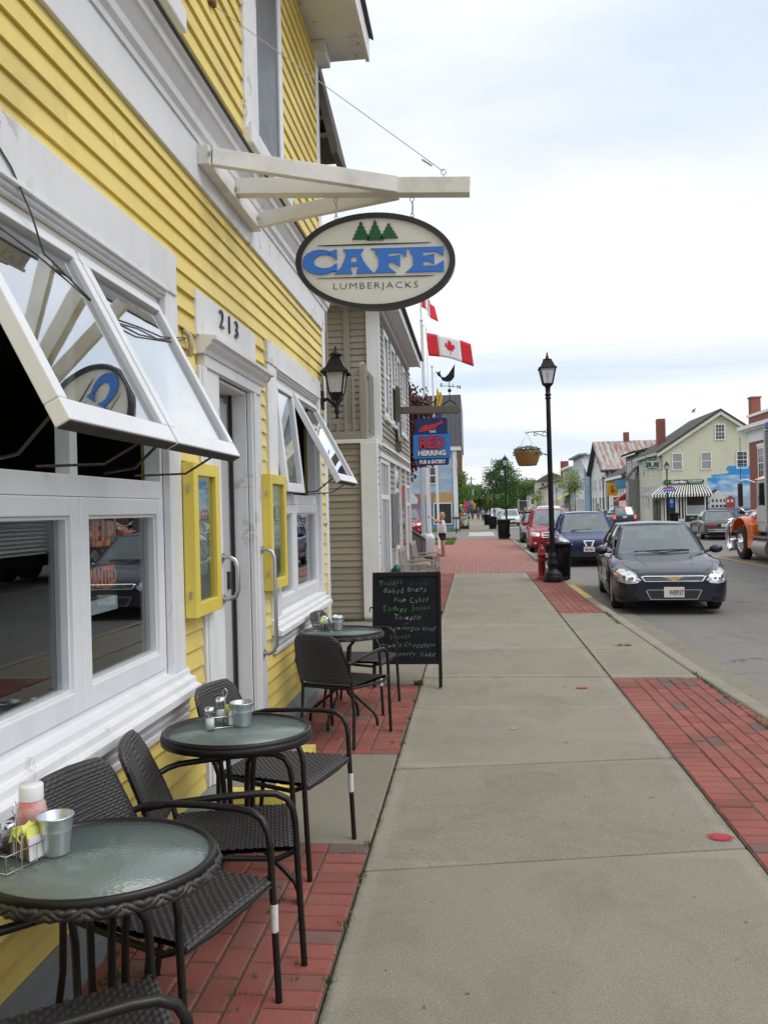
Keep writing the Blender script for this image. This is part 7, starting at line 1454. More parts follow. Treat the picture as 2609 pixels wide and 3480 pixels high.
SBK = mat('awning black', (.015, .015, .016), .8); SWT = mat('awning white', (.72, .72, .70), .8); n = 43
aw = thing('striped_awning', 'black and white striped awning wrapping the drugstore corner', 'awning', (18.4, 77.4, 2.4))
for i in range(n):
    a, c_ = i/n, (i+1)/n; m_ = SBK if i % 2 else SWT; tx = lambda k: 17.0+k*3.85; bx_ = lambda k: 15.85+k*5.25
    MB().quad((tx(a), GY-.02, 3.32), (tx(c_), GY-.02, 3.32), (bx_(c_), 76.95, 2.46), (bx_(a), 76.95, 2.46)).build('stripe', m_, aw, solid=.01)
    MB().add([(bx_(a), 76.945, 2.455), (bx_(c_), 76.945, 2.455), (bx_(c_), 76.93, 2.27), ((bx_(a)+bx_(c_))/2, 76.925, 2.21), (bx_(a), 76.93, 2.27)], [(0, 1, 2, 3, 4)]).build('valance', m_, aw, solid=.008)
for i in range(22):
    a, c_ = i/22, (i+1)/22; m_ = SBK if i % 2 else SWT; ty = lambda k: GY+k*4.5; by = lambda k: 76.95+k*5.55
    MB().quad((16.98, ty(a), 3.32), (16.98, ty(c_), 3.32), (15.85, by(c_), 2.46), (15.85, by(a), 2.46)).build('stripe', m_, aw, solid=.01)
    MB().quad((15.845, by(a), 2.455), (15.845, by(c_), 2.455), (15.84, by(c_), 2.24), (15.84, by(a), 2.24)).build('valance', m_, aw, solid=.008)
MB().add([(21.1, 76.95, 2.46), (20.85, GY-.02, 3.32), (20.95, GY-.02, 2.46)], [(0, 1, 2)]).build('awning_cheek', SWT, aw, solid=.01)
sg3 = thing('drugstore_sign', 'long dark green Guardian shop sign above the striped awning', 'sign', (18.9, GY-.05, 3.4)); SGN = mat('shop sign green', (.02, .10, .06), .5)
MB().prism([(17.1, 3.55), (17.2, 3.42), (20.5, 3.42), (20.65, 3.55), (20.65, 3.68), (20.5, 3.80), (17.2, 3.80), (17.1, 3.68)], 'y', GY-.10, GY-.01).build('board', SGN, sg3)
fm = lambda x, z: frame_m((x, GY-.105, z), (1, 0, 0)); text('lettering', 'Guardian', .36, FWT, fm(18.42, 3.615), sg3, ext=.004, bold=.014); MB().bx(17.75, 19.0, GY-.108, GY-.10, 3.45, 3.475).build('red_underline', FRED, sg3); text('lettering', "COCKBURN'S", .20, FWT, fm(19.85, 3.67), sg3, ext=.004, bold=.006); text('lettering', 'CORNER DRUG STORE', .10, FWT, fm(19.85, 3.52), sg3, ext=.004, bold=.002)
MB().ball((17.4, GY-.105, 3.61), (.09, .01, .12), 10, 8).build('mortar_emblem', SWT, sg3)
sg4 = thing('hanging_shop_sign', "dark green shaped sign reading COCKBURN'S on an iron bracket", 'sign', (16.1, 77.7, 4.8))
MB().prism([(15.5, 5.0), (15.75, 4.86), (16.1, 4.82), (16.45, 4.86), (16.7, 5.0), (16.62, 5.3), (16.72, 5.5), (16.5, 5.6), (16.35, 5.75), (16.1, 5.68), (15.85, 5.75), (15.7, 5.6), (15.48, 5.5), (15.58, 5.3)], 'y', 77.66, 77.74).build('board', SGN, sg4)
text('lettering', "COCKBURN'S", .19, FWT, frame_m((16.1, 77.65, 5.5), (1, 0, 0)), sg4, ext=.003, bold=.004); MB().prism([(16.0, 5.12), (16.2, 5.12), (16.14, 5.25), (16.22, 5.40), (15.98, 5.40), (16.06, 5.25)], 'y', 77.64, 77.655).build('mortar_emblem', SWT, sg4); text('lettering', 'DRUG STORE', .13, FWT, frame_m((16.1, 77.65, 4.97), (1, 0, 0)), sg4, ext=.003, bold=.003)
MB().tube([(15.4, 77.7, 5.9), (17.0, 77.7, 5.9)], .025, 6).tube([(17.0, 77.7, 4.75), (15.4, 77.7, 4.75)], .02, 6).tube([(16.95, 77.7, 4.7), (16.95, 77.7, 5.95)], .025, 6).build('bracket', BLACKM, sg4)
# painted mural on the gable wall
def mural2():
    m, t, b_, o = newmat('street mural'); pos = t.nodes.new('ShaderNodeNewGeometry').outputs['Position']; sp2 = t.nodes.new('ShaderNodeSeparateXYZ'); t.links.new(pos, sp2.inputs[0])
    v = coord(t, 'Position', (.4, 1, 1.4)); c = ramp(t, noise(t, v, 1.0, 5, .55, .3), .42, .60, (.03, .30, .68), (.55, .66, .74))
    def gt(z): n_ = t.nodes.new('ShaderNodeMath'); n_.operation = 'GREATER_THAN'; t.links.new(sp2.outputs['Z'], n_.inputs[0]); n_.inputs[1].default_value = z; return n_.outputs[0]
    c = mixc(t, gt(4.1), c, (.03, .28, .66)); gd = mixc(t, noise(t, v, 1.4, 4), (.14, .22, .34), (.26, .36, .46)); c = mixc(t, gt(1.25), gd, c); t.links.new(c, b_.inputs['Base Color']); b_.inputs['Roughness'].default_value = .6; return m
MB().prism([(20.95, .1), (26.9, .1), (26.9, 4.9), (22.75, 4.92), (22.6, 4.6), (22.9, 4.45), (22.7, 4.25), (21.3, 4.15), (21.5, 3.95), (20.95, 3.85)], 'y', GY-.02, GY-.004).build('mural_panel', mural2(), b)
PWH = mat('mural house white', (.62, .62, .60), .7); PRD = mat('mural house red', (.33, .05, .04), .7); PDK = mat('mural dark', (.05, .055, .07), .7)
MB().prism([(20.98, 2.2), (20.98, 2.55), (21.6, 2.85), (22.0, 2.85), (21.3, 2.0)], 'y', GY-.03, GY-.022).build('painted_roof', PDK, b); MB().prism([(21.1, 1.15), (22.5, 1.15), (22.5, 2.1), (21.85, 2.82), (21.1, 2.1)], 'y', GY-.036, GY-.024).build('painted_house', PWH, b); MB().prism([(22.52, 1.15), (23.3, 1.15), (23.3, 1.95), (22.9, 2.3), (22.52, 1.95)], 'y', GY-.034, GY-.023).build('painted_house', PRD, b); MB().prism([(23.32, 1.15), (24.6, 1.15), (24.6, 2.0), (23.32, 2.2)], 'y', GY-.033, GY-.023).build('painted_house', mat('mural house blue', (.35, .42, .5), .7), b)
for x_ in (21.3, 21.65, 22.0, 22.3): MB().bx(x_, x_+.16, GY-.042, GY-.037, 1.7, 1.95).build('painted_window', PDK, b); MB().bx(x_-.03, x_+.2, GY-.042, GY-.037, 1.2, 1.45).build('painted_window', PDK, b)
for x_ in (22.6, 22.95): MB().bx(x_, x_+.2, GY-.04, GY-.035, 1.65, 1.9).build('painted_window', PWH, b)
rl = thing('iron_railing', 'black iron railing before the painted mural', 'railing', (22.5, 75.5, 0))
for i in range(16): MB().tube([(21+i*.25, 75.5, -.03), (21+i*.25, 75.5, 1.0)], .018, 5).build('bar', BLACKM, rl)
for z_ in (.15, 1.0): MB().tube([(21, 75.5, z_), (24.8, 75.5, z_)], .025, 6).build('rail', BLACKM, rl)
# street name and access signs on the lamp
s5 = thing('street_name_sign', 'blue street name sign with a red crest on the lamp before the awning', 'sign', (15.3, 67.8, 3.2)); MB().bx(14.85, 15.75, 67.78, 67.82, 2.62, 2.92).build('plate', mat('street sign blue', (.05, .14, .5), .5), s5); MB().prism([(14.95, 2.92), (15.65, 2.92), (15.5, 3.02), (15.1, 3.02)], 'y', 67.78, 67.82).build('crest', FRED, s5); text('lettering', 'WATER ST.', .16, FWT, frame_m((15.3, 67.775, 2.77), (1, 0, 0)), s5, ext=.002, bold=.003)
s6 = thing('access_sign', 'small blue wheelchair access sign on the lamp before the awning', 'sign', (15.45, 67.85, 1.4)); MB().bx(15.3, 15.62, 67.83, 67.86, 1.62, 2.05).build('plate', mat('access sign blue', (.02, .12, .55), .5), s6); MB().bx(15.33, 15.59, 67.83, 67.86, 1.36, 1.58).build('plate', MATS['access sign blue'], s6)
MB().tube([(15.43, 67.82, 1.98), (15.44, 67.82, 1.85), (15.52, 67.82, 1.84), (15.55, 67.82, 1.74)], .014, 5).tube([(15.45+.07*cos(k*.6+1.6), 67.82, 1.78+.07*sin(k*.6+1.6)) for k in range(8)], .012, 5).build('wheelchair_symbol', FWT, s6)
# 3 grey house
b = block('grey_house', 'grey clapboard house with paired sash windows next to the drugstore', 17, 27, 88.7, 96, 7.0, GREYS); MB().prism([(16.5, 7.0), (27, 9.2), (27, 9.4), (16.5, 7.2)], 'y', 88.5, 96.2).build('roof', RFD, b); MB().bx(16.5, 16.62, 88.5, 96.2, 6.85, 7.19).build('eave_fascia', FWT, b)
for y_ in (90, 91.3, 93.2, 94.5): wn(b, 'x', y_, 4.9, .85, 1.5, 17, 0); wn(b, 'x', y_, .8, .9, 1.9, 17, 0)
MB().prism([(15.9, 4.3), (17, 5.6), (17, 5.7), (15.8, 4.3)], 'y', 88.8, 90.6).build('porch_roof', RFD, b); MB().bx(15.95, 16.99, 88.9, 90.5, 0, 4.25).build('porch_bay', GREYS, b); wn(b, 'x', 89.7, 2.2, .9, 1.7, 15.95, 0)
# 4 low white shop with red door
b = block('white_shop', 'low white shop with a dark roof and tall red doors', 17, 27, 96.2, 108.5, 5.0, WSID); MB().prism([(16.5, 4.9), (21.5, 7.6), (27, 5), (27, 5.2), (21.5, 7.85), (16.4, 5.05)], 'y', 96.0, 108.8).build('roof', RFD, b); MB().bx(16.42, 16.55, 96, 108.8, 4.7, 5.02).build('eave_fascia', FWT, b)
for y_ in (98, 99.6, 101.4, 103, 105, 106.8): wn(b, 'x', y_, 3.0, .8, 1.6, 17, 0)
d_ = MB().bx(16.93, 16.998, 101.2, 104.6, 0, 2.6).build('door', mat('dark red door', (.20, .02, .025), .5), b)
for k in range(4): MB().bx(16.9, 16.93, 101.3+k*.85, 101.34+k*.85, .05, 2.55).build('door_seam', PDK, d_)
bn_ = thing('shop_banner', 'orange yellow banner hanging from the white shop', 'banner', (16.2, 100.5, 2.6)); MB().bx(15.6, 16.75, 100.48, 100.52, 2.75, 4.3).build('cloth', mat('banner orange', (.75, .36, .02), .7), bn_); MB().tube([(15.5, 100.5, 4.35), (17, 100.5, 4.35)], .03, 6).build('pole', BLACKM, bn_); MB().prism([(16.0, 3.1), (16.4, 3.05), (16.5, 3.4), (16.2, 3.5), (16.3, 3.9), (16.05, 3.9)], 'y', 100.46, 100.478).build('emblem', mat('banner brown', (.28, .12, .02), .7), bn_)
s7 = thing('blue_shop_sign', 'pale blue projecting sign by the grey house', 'sign', (16.2, 93, 3.4)); MB().bx(15.3, 16.8, 92.97, 93.03, 3.4, 4.4).build('board', mat('sign sky blue', (.12, .35, .55), .6, var=.4, sc=3), s7); MB().tube([(15.2, 93, 4.45), (17, 93, 4.45)], .03, 6).build('bracket', BLACKM, s7)
s8 = thing('tricolour_flag', 'orange red and blue pennant flag leaning from the grey house', 'flag', (16, 90.8, 1.9))
for a, c_, m_ in ((0, .28, mat('flag orange', (.7, .30, .04), .7)), (.28, .68, FRED), (.68, 1, mat('flag bright blue', (.03, .10, .5), .7))): MB().quad((14.7+2.1*a, 90.8, 2.0+.2*a), (14.7+2.1*c_, 90.8, 2.0+.2*c_), (14.7+2.1*c_, 90.8, 2.1+1.35*c_), (14.7+2.1*a, 90.8, 2.1+1.35*a)).build('flag_band', m_, s8, solid=.01)
MB().tube([(14.7, 90.8, 2.0), (17, 90.8, 3.6)], .02, 5).build('staff', FWT, s8)
# 5 rusty roofed house
def rust_mat():
    m, t, b_, o = newmat('rusting metal roof'); v = coord(t, 'Position', (2.2, .35, .35)); c = mixc(t, ramp(t, noise(t, v, .9, 8, .7), .44, .60), (.40, .40, .39), (.27, .10, .055)); c = mixc(t, ramp(t, noise(t, coord(t), .6, 5), .35, .7), c, (.46, .46, .45)) if False else c
    t.links.new(c, b_.inputs['Base Color']); b_.inputs['Roughness'].default_value = .6; return m
b = thing('rust_roof_house', 'white gabled house with a rusting metal roof', 'building', (22, 117, 0)); MB().prism([(111, -.05), (124, -.05), (124, 6.4), (117.5, 10.2), (111, 6.4)], 'x', 17, 34).build('wall', WSID, b)
MB().prism([(110.5, 6.15), (117.5, 10.25), (117.5, 10.45), (110.4, 6.3)], 'x', 16.4, 34).build('roof_slope', rust_mat(), b); MB().prism([(117.5, 10.25), (124.5, 6.15), (124.6, 6.3), (117.5, 10.45)], 'x', 16.4, 34).build('roof_slope', RFD, b); MB().prism([(110.5, 5.9), (117.5, 10.0), (124.5, 5.9), (124.5, 6.15), (117.5, 10.25), (110.5, 6.15)], 'x', 16.38, 16.98).build('gable_overhang', PDK, b)
for i in range(26): MB().add([(16.5+i*.68, 110.45, 6.33), (16.54+i*.68, 110.45, 6.33), (16.54+i*.68, 117.4, 10.48), (16.5+i*.68, 117.4, 10.48), (16.52+i*.68, 110.45, 6.40), (16.52+i*.68, 117.4, 10.55)], [(0, 4, 5, 3), (4, 1, 2, 5)]).build('roof_seam', MATS['rusting metal roof'] if 'rusting metal roof' in MATS else bpy.data.materials['rusting metal roof'], b)
MB().bx(20.6, 21.3, 117.2, 117.9, 10, 11.6).build('chimney', BRW, b)
for x_ in (17.3, 17.9): MB().tube([(x_, 110.85, -.05), (x_, 110.85, 6.1)], .09, 8).build('downpipe', BLACKM, b)
for y_ in (113, 115.5, 119.5, 122): wn(b, 'x', y_, 3.6, .9, 1.7, 17); wn(b, 'x', y_, .8, 1.2, 2.0, 17)
wn(b, 'x', 117.5, 7.2, .9, 1.5, 17)
# 6 blue house with a pale metal roof
b = block('blue_house', 'light blue house with a pale metal lean-to roof', 17, 27, 125, 131, 6.3, BLUS); MB().prism([(124.7, 6.2), (131, 8.8), (131, 8.95), (124.6, 6.35)], 'x', 16.5, 27).build('roof', mat('pale metal roof', (.40, .46, .52), .4, metal=.4), b); MB().bx(16.9, 17.6, 124.9, 125.0, 0, 6.2).build('corner_strip', SLB, b)
for y_ in (126.5, 129): wn(b, 'x', y_, 3.3, .9, 1.7, 17)
for x_ in (19, 21.5): wn(b, 'y', x_, 3.3, .9, 1.7, 125)
# 7 arts and crafts block
b = block('arts_building', 'three storey cream building lettered FINE ARTS & CRAFTS', 17, 27, 131.2, 145, 9.5, CREAM); MB().bx(16.93, 16.999, 131.2, 145, .0, 9.5).build('street_front', WSID, b); MB().prism([(16.2, 9.45), (17.4, 9.45), (17.4, 9.8), (16.1, 9.7)], 'y', 131, 145.2).build('cornice', SLB, b); MB().bx(17.4, 27, 131, 145.2, 9.5, 9.7).build('parapet', FWT, b)
for z_ in (6.9, 4.0, .8):
    for y_ in (132.4, 134.5, 136.6, 138.7, 140.8, 142.9): wn(b, 'x', y_, z_, 1.0, 2.0, 16.93)
text('lettering', 'WATER STREET', .55, PDK, frame_m((20.3, 131.18, 9.0), (1, 0, 0)), b, ext=.01, bold=.01); text('lettering', 'FINE ARTS', .75, PDK, frame_m((20.3, 131.18, 8.3), (1, 0, 0)), b, ext=.01, bold=.03); text('lettering', '& CRAFTS', .75, PDK, frame_m((20.3, 131.18, 7.6), (1, 0, 0)), b, ext=.01, bold=.03)
# 8.. farther houses
b = block('slate_blue_shop', 'slate blue two storey shop beyond the arts building', 17, 27, 145.2, 151, 8.6, SLB)
for y_ in (146.4, 148, 149.6): wn(b, 'x', y_, 5.8, .9, 1.8, 17); wn(b, 'x', y_, 1.2, 1.0, 2.0, 17)
b = block('sage_shop', 'sage green shop with a flat cornice', 17, 27, 151.2, 163, 8.7, SAGE); MB().bx(16.5, 17, 151, 163.2, 8.4, 8.8).build('cornice', FWT, b)
for y_ in (152.6, 155, 157.4, 159.8, 161.6): wn(b, 'x', y_, 5.6, .9, 1.9, 17); wn(b, 'x', y_, 1.0, 1.1, 2.0, 17)
ya = thing('yellow_awning', 'plain yellow shop awning on the sage green shop', 'awning', (16, 156, 2.5)); MB().prism([(17, 3.9), (15.0, 2.9), (15.0, 2.6), (15.05, 2.6), (15.05, 2.88), (17, 3.85)], 'y', 151.5, 160.5).build('canopy', mat('yellow awning cloth', (.75, .58, .10), .7), ya)
b = block('white_hip_house', 'white house with a dark hipped roof and brick chimneys', 17, 27, 166, 184, 6.9, WSID); MB().add([(16.4, 165.4, 6.8), (27.6, 165.4, 6.8), (27.6, 184.6, 6.8), (16.4, 184.6, 6.8), (22, 171, 9.4), (22, 179, 9.4)], [(0, 1, 4), (1, 2, 5, 4), (2, 3, 5), (3, 0, 4, 5), (0, 3, 2, 1)]).build('roof', RFD, b)
for y_, h_ in ((176, 11.0), (179.5, 11.2)): MB().bx(18.4, 19.6, y_, y_+1.2, 7.5, h_).build('chimney', BRW, b)
for y_ in (168, 170.5, 173, 177, 180, 182.5): wn(b, 'x', y_, 4.2, .9, 1.8, 17); wn(b, 'x', y_, 1.0, 1.1, 2.0, 17)
for x_ in (18.6, 21): wn(b, 'y', x_, 4.2, .9, 1.8, 166)
b = block('cream_house', 'cream house with a long low front before the trees', 17, 27, 200, 222, 6.4, CREAM); MB().prism([(16.4, 6.3), (22, 9.2), (27.6, 6.3)], 'y', 199.6, 222.4).build('roof', RFD, b)
for y_ in (203, 207, 211, 215, 219): wn(b, 'x', y_, 3.9, 1.0, 1.8, 17); wn(b, 'x', y_, 1.0, 1.3, 2.0, 17)
b = block('cream_tower_house', 'tall cream house with a brown roof at the far end', 16.8, 25, 225, 236, 8.6, CREAM); MB().prism([(16.4, 8.5), (20.5, 10.8), (25.4, 8.5)], 'y', 224.6, 236.4).build('roof', mat('brown roof', (.13, .11, .10), .9), b)
for x_ in (18.2, 21): wn(b, 'y', x_, 6.4, 1.0, 1.6, 225)
b = block('far_white_cottage', 'small white cottage with grey roof near the far trees', 16.2, 24, 262, 276, 5.6, WSID); MB().prism([(15.8, 5.5), (20, 8.2), (24.4, 5.5)], 'y', 261.6, 276.4).build('roof', RFD, b)
for x_ in (18, 21.5): wn(b, 'y', x_, 2.5, 1.2, 1.8, 262)
pg = thing('roof_gull', 'small grey gull flying just above the drugstore ridge', 'bird', (20.9, 82, 10.3)); MB().ball((20.9, 82, 10.35), (.22, .08, .08), 10, 6).add([(20.9, 82, 10.38), (20.75, 81.6, 10.5), (21.0, 81.3, 10.62), (21.0, 82, 10.40)], [(0, 1, 2, 3)]).add([(20.9, 82, 10.38), (20.75, 82.4, 10.5), (21.0, 82.7, 10.62), (21.0, 82, 10.40)], [(0, 1, 2, 3)]).build('body', STEEL, pg)
# ------------------------------------------------------------------ trees
def foliage_mat(name, c0, c1):
    m, t, b, o = newmat(name); v = coord(t); g_ = t.nodes.new('ShaderNodeNewGeometry').outputs['Random Per Island']
    c = mixc(t, g_, c0, c1); c = mixc(t, mixc(t, .4, (0, 0, 0), ramp(t, noise(t, v, .35, 4), .4, .7)), c, tuple(k*.7 for k in c0)); t.links.new(c, b.inputs['Base Color']); b.inputs['Roughness'].default_value = .65
    b.inputs['Subsurface Weight'].default_value = 0; tr_ = t.nodes.new('ShaderNodeBsdfTranslucent'); t.links.new(c, tr_.inputs[0]); x = t.nodes.new('ShaderNodeMixShader'); x.inputs[0].default_value = .42; t.links.new(b.outputs[0], x.inputs[1]); t.links.new(tr_.outputs[0], x.inputs[2]); t.links.new(x.outputs[0], o.inputs[0]); MATS[name] = m; return m
FG1 = foliage_mat('mid green leaves', (.11, .22, .045), (.18, .32, .08)); FG2 = foliage_mat('dark green leaves', (.065, .145, .04), (.115, .21, .06)); FG3 = foliage_mat('fresh yellow green leaves', (.17, .27, .04), (.28, .38, .07)); FGP = foliage_mat('purple maple leaves', (.07, .022, .02), (.15, .045, .035)); BARK = mat('bark', (.10, .085, .07), .9, var=.3, sc=8, bmp=.5)
def tree(label, x, y, zb, zt, rx, ry, fm_, nc=34, per=60, ls=.35, tr_=.2, name='street_tree', group=None, low=0.0):
    t_ = thing(name, label, 'tree', (x, y, 0), group=group); cz = (zb+zt)/2; rz_ = (zt-zb)/2
    MB().tube([(x, y, -.2), (x+.05, y, zb*.6), (x-.05, y+.05, cz)], [tr_, tr_*.75, tr_*.4], 8).build('trunk', BARK, t_); cl_ = []
    for _ in range(nc):
        while True:
            p = Vector((random.uniform(-1, 1), random.uniform(-1, 1), random.uniform(-1, 1)))
            if .35 < p.length < 1: break
        cl_.append(Vector((x+p.x*rx*.85, y+p.y*ry*.85, cz+p.z*rz_*.88)))
    for c in cl_[:9]: MB().tube([(x, y, zb*.7+random.random()*(cz-zb*.7)), ((x+c.x)/2, (y+c.y)/2, (cz*.6+c.z*.4)), tuple(c)], [tr_*.35, tr_*.22, tr_*.06], 5).build('limb', BARK, t_)
    q = MB(); s_ = (rx+ry)/2*.26
    for c in cl_:
        k = random.uniform(.7, 1.35)
        for _ in range(int(per*k)):
            gs = lambda: max(-1.5, min(1.5, random.gauss(0, 1)))*s_*k*.85; pc = c+Vector((gs(), gs(), gs()*.75)); a = Vector((random.gauss(0, 1), random.gauss(0, 1), random.gauss(0, .7))).normalized(); b_ = a.orthogonal().normalized(); b_.rotate(Matrix.Rotation(random.uniform(0, 6.28), 3, a)); l = ls*random.uniform(.6, 1.2); n_ = a.cross(b_)
            q.add([pc-b_*l*.5, pc+n_*l*.3, pc+b_*l*.5, pc-n_*l*.3], [(0, 1, 2, 3)])
    tag(q.build('crown', fm_, t_), kind='stuff'); return t_
tree('purple leaved maple growing beside the pub', -2.55, 24.3, 2.0, 6.1, 1.4, 1.3, FGP, 60, 240, .13, .10, 'maple_tree')
tree('young yellow green street tree before the arts building', 13.9, 125, 2.2, 8.0, 2.0, 2.0, FG3, 30, 60, .24, .11)
tree('small fresh green tree farther up by the cream houses', 14.2, 190, 1.6, 5.8, 1.6, 1.6, FG3, 18, 30, .32, .1)
tree('tall dark tree rising behind the crossbar lamp', 8.4, 262, 3, 16.8, 5.2, 5.2, FG2, 52, 170, .55, .4, 'broadleaf_tree')
tr_g = 'broadleaf trees closing the street'
for lab, x, y, zb, zt, rx, fm_ in (('broad fresh green tree beside the tall dark tree', 15.5, 268, 1.5, 10.8, 6.5, FG1), ('low green tree at the end of the road', 4.2, 285, 1, 8.5, 5.0, FG1), ('dark green tree behind the far lamp row', .2, 250, 1, 8.8, 4.0, FG2), ('rounded green tree over the far pavement', -2.6, 215, 1.5, 8.6, 3.6, FG1), ('tall green tree behind the mural shop', -5.2, 150, 2, 10.2, 3.8, FG1), ('green tree hanging over the souvenir pavement', -2.9, 112, 2.2, 7.0, 2.2, FG1), ('dark hedge-like tree at the street end', 10, 300, .5, 8, 5.5, FG2), ('green tree at the end behind the far cottage', 21, 300, 1, 11, 6.5, FG1), ('dark tree behind the far pavement trees', -8, 260, 1, 11.5, 6, FG2), ('low dark tree closing the pavement', -1.0, 300, .2, 6.5, 5, FG2), ('tall tree behind the brick building', 33, 92, 3, 10.5, 3.2, FG2), ('green tree behind the cream tower house', 27, 285, 1, 12.5, 6, FG2), ('rounded tree beside the road before the end trees', 6.8, 246, .8, 6.2, 2.6, FG1)):
    tree(lab, x, y, zb, zt, rx, rx, fm_, 46, 150, .5 if y > 180 else .32, .3, 'broadleaf_tree', tr_g)
wd = MB()
for _ in range(9000):
    x, y = random.uniform(-45, 60), random.uniform(310, 345); h_ = 6+2.5*sin(x*.23)+1.5*sin(x*.61+1); z = h_*sqrt(random.random()); a = Vector((random.gauss(0, 1), random.gauss(0, 1), random.gauss(0, 1))).normalized(); b_ = a.orthogonal().normalized(); n_ = a.cross(b_); l = random.uniform(.8, 1.7); p = Vector((x, y, z)); wd.add([p-b_*l*.5, p+n_*l*.35, p+b_*l*.5, p-n_*l*.35], [(0, 1, 2, 3)])
tag(wd.build('far_wood', FG2), 'far green wood closing off the end of the street', 'wood', kind='stuff')
struct('hill', MB().prism([(-400, -1), (-250, 6), (-90, 4.5), (0, 3), (90, 5), (250, 7), (400, -1)], 'y', 350, 420), mat('far wooded hill', (.045, .085, .03), .95, var=.4, sc=.12, bmp=1, bsc=.5))
up2 = thing('telephone_pole', 'thin grey telephone pole before the far trees', 'pole', (-.6, 200, 0)); MB().tube([(-.6, 200, -.1), (-.65, 200, 9.3)], [.18, .13], 8).build('shaft', OLDW, up2); MB().bx(-1.6, .4, 199.95, 200.05, 8.6, 8.75).build('crossarm', OLDW, up2); MB().tube([(-.3, 200, 4.8), (-.3, 200, 6.2)], .22, 8).build('transformer', STEEL, up2)
# ------------------------------------------------------------------ people
def skinned(name, pts, edges, m, parent, lvl=2):
    me = bpy.data.meshes.new(name); me.from_pydata([p[:3] for p in pts], edges, []); me.materials.append(m); o = bpy.data.objects.new(name, me); COL.objects.link(o); o.parent = parent; KIDS.setdefault(parent.name, []).append(o)
    md = o.modifiers.new('skin', 'SKIN'); md.use_smooth_shade = True
    for i, p in enumerate(pts): r_ = p[3]; me.skin_vertices[0].data[i].radius = (r_, r_) if not isinstance(r_, tuple) else r_
    me.skin_vertices[0].data[0].use_root = True; sb = o.modifiers.new('sub', 'SUBSURF'); sb.levels = sb.render_levels = lvl; return o
SKIN = mat('skin', (.52, .26, .17), .5, var=.08); 
def person(label, loc, rz, arms, legs, shirt, trousers, hair, short=False, hat=None, scale=1.0, extra=None):
    """faces local +x; arms = (elbow, wrist) right and left, legs = (knee, ankle) x offsets"""
    p = thing('person', label, 'person', loc, rz, local=True); p.scale = (scale,)*3
    fat = 1.22 if extra else 1.0
    V = [(0, 0, .93, .13), (0, 0, 1.10, .115), (.01, 0, 1.28, .13), (.0, 0, 1.42, .06), (.01, 0, 1.49, .048), (.025, 0, 1.57, .082), (.03, 0, 1.65, .085), (.02, 0, 1.70, .05)]; E = [(0, 1), (1, 2), (2, 3), (3, 4), (4, 5), (5, 6), (6, 7)]
    for sy, (kx_, ax_) in zip((-1, 1), legs):
        n = len(V); V += [(0, sy*.085, .86, .088*fat), (kx_, sy*.095, .48, .056*fat*fat), (kx_*.5+ax_*.5-.012, sy*.097, .30, .05*fat*fat), (ax_, sy*.10, .075, .035*fat), (ax_+.07, sy*.105, .035, .033), (ax_+.16, sy*.11, .025, .024)]; E += [(0, n), (n, n+1), (n+1, n+2), (n+2, n+3), (n+3, n+4), (n+4, n+5)]
    for sy, (e_, w_) in zip((-1, 1), arms):
        n = len(V); ev_, wv = Vector(e_), Vector(w_); h1 = wv+(wv-ev_).normalized()*.07; h2 = wv+(wv-ev_).normalized()*.15
        V += [(0, sy*.165, 1.385, .055), (*ev_, .042), (*((ev_+wv)/2), .038), (*wv, .026), (*h1, .034), (*h2, .018)]; E += [(2, n), (n, n+1), (n+1, n+2), (n+2, n+3), (n+3, n+4), (n+4, n+5)]
    skinned('body', V, E, SKIN, p)
    MB().ball((.095, 0, 1.615), (.018, .014, .02), 8, 6).build('nose', SKIN, p)
    for sy in (-1, 1): MB().ball((.095, sy*.03, 1.645), (.01, .012, .008), 6, 4).build('eye', DARKI, p); MB().ball((.02, sy*.088, 1.61), (.02, .012, .03), 6, 5).build('ear', SKIN, p)
    MB().ball((.10, 0, 1.575), (.008, .022, .006), 6, 4).build('mouth', mat('lips', (.35, .10, .08), .5), p)
    sv_ = [(0, 0, .80 if extra else .90, .165*fat), (0, 0, 1.03, .150*fat), (.01, 0, 1.25, .155*fat), (.0, 0, 1.40, .085)]; se = [(0, 1), (1, 2), (2, 3)]
    for sy, (e_, w_) in zip((-1, 1), arms):
        n = len(sv_); ev_ = Vector(e_); s0 = Vector((0, sy*.165, 1.385)); kk = .55 if short else 1.0
        sv_ += [(*s0, .075), (*(s0+(ev_-s0)*kk), .062)]; se += [(2, n), (n, n+1)]
        if not short: sv_ += [(*w_, .042)]; se += [(n+1, n+2)]
    so = skinned('shirt', sv_, se, shirt, p)
    tv = [(0, 0, .93, .142)]; te = []
    for sy, (kx_, ax_) in zip((-1, 1), legs):
        n = len(tv); tv += [(0, sy*.085, .84, .102*fat), (kx_*.75, sy*.095, .60, .092*fat)]; te += [(0, n), (n, n+1)]
        if not extra: tv += [(kx_, sy*.095, .48, .078), (ax_, sy*.10, .12, .058)]; te += [(n+1, n+2), (n+2, n+3)]
    skinned('shorts' if extra else 'trousers', tv, te, trousers, p)
    q = MB().ball((-.005, 0, 1.65), (.108, .102, .105), 14, 10); q.ball((-.045, 0, 1.58), (.075, .10, .12), 12, 8); q.build('hair', hair, p)
    for sy, (kx_, ax_) in zip((-1, 1), legs): MB().ball((ax_+.06, sy*.105, .03), (.13, .05, .032), 10, 6).build('shoe', mat('dark shoe', (.05, .035, .03), .6) if not extra else mat('tan sandal', (.25, .10, .06), .6), p)
    if hat: MB().lathe([(.19, 1.685), (.19, 1.70), (.11, 1.71), (.10, 1.80), (.06, 1.83), (0, 1.83)], 18, (0, 0, 0)).build('hat', hat, p)
    return p
straight = lambda sy: ((.02, sy*.23, 1.12), (.08, sy*.24, .88))
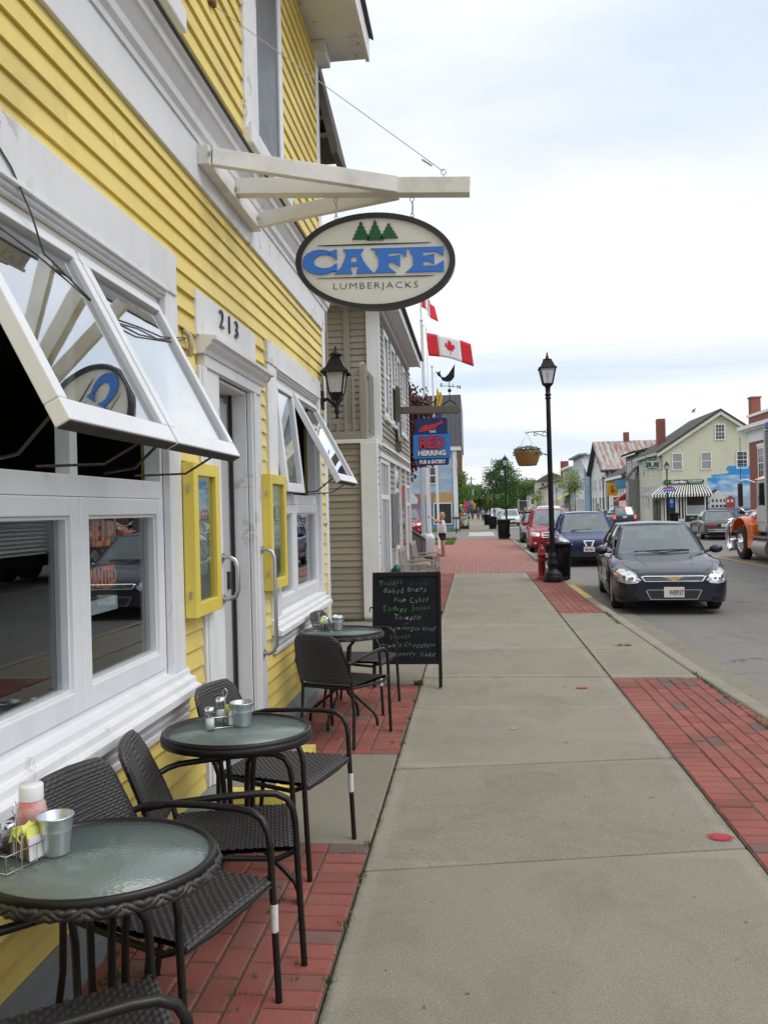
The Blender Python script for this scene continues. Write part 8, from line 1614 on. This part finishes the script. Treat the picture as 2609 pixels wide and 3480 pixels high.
BLOND = mat('blond hair', (.42, .26, .11), .6, var=.3, sc=40, kind='Object'); DKH = mat('dark hair', (.04, .03, .025), .6)
wmn = person('woman in a white blouse and black shorts raising a camera', (-1.14, 29.4, 0), radians(172), (((.17, -.21, 1.36), (.37, -.06, 1.51)), ((.17, .21, 1.36), (.37, .06, 1.51))), ((.03, .02), (-.03, -.06)), mat('white dotted blouse', (.62, .62, .66), .8, var=.12, sc=60), mat('black shorts', (.015, .015, .017), .8), BLOND, True, None, .89, True)
cm = thing('pocket_camera', 'small black camera held up by the woman', 'camera', (-1.60, 29.46, 1.37)); MB().bx(-1.63, -1.595, 29.41, 29.52, 1.36, 1.425).build('camera_body', BLACKM, cm, bevel=.006)
TB = mat('tan jacket', (.40, .36, .27), .8); 
person('walker in a dark jacket on the far pavement', (-.3, 117, 0), radians(95), (straight(-1), straight(1)), ((.10, .14), (-.06, -.16)), mat('dark jacket', (.03, .035, .035), .8), mat('dark trousers', (.025, .027, .032), .8), mat('grey hair', (.35, .33, .30), .7), scale=.95)
person('walker in a blue jacket beside the far lamp row', (.48, 116, 0), radians(88), (straight(-1), straight(1)), ((.06, .10), (-.04, -.10)), mat('blue jacket', (.03, .06, .22), .8), MATS['dark trousers'], MATS['grey hair'], scale=1.0)
person('walker in a pale blue shirt nearest the far bins', (1.0, 105.5, 0), radians(92), (straight(-1), straight(1)), ((.04, .08), (-.02, -.06)), mat('pale blue shirt', (.22, .32, .48), .8), MATS['dark trousers'], mat('red cap hair', (.22, .05, .04), .7), scale=.97)
person('man in a cream jacket and sun hat by the opposite kerb', (13.55, 94, 0), radians(-20), (straight(-1), straight(1)), ((.05, .05), (0, 0)), TB, mat('beige trousers', (.30, .26, .2), .8), MATS['grey hair'], hat=mat('straw hat', (.45, .36, .18), .8), scale=1.05)
person('passer-by in a green top near the yellow awning', (13.3, 140, 0), radians(-90), (straight(-1), straight(1)), ((.05, .05), (0, 0)), mat('green top', (.02, .22, .10), .8), MATS['dark trousers'], DKH, scale=.97)
person('passer-by in red by the sage green shop', (15.2, 148, 0), radians(-60), (straight(-1), straight(1)), ((.05, .05), (0, 0)), FRED, MATS['dark trousers'], DKH, scale=1.0)
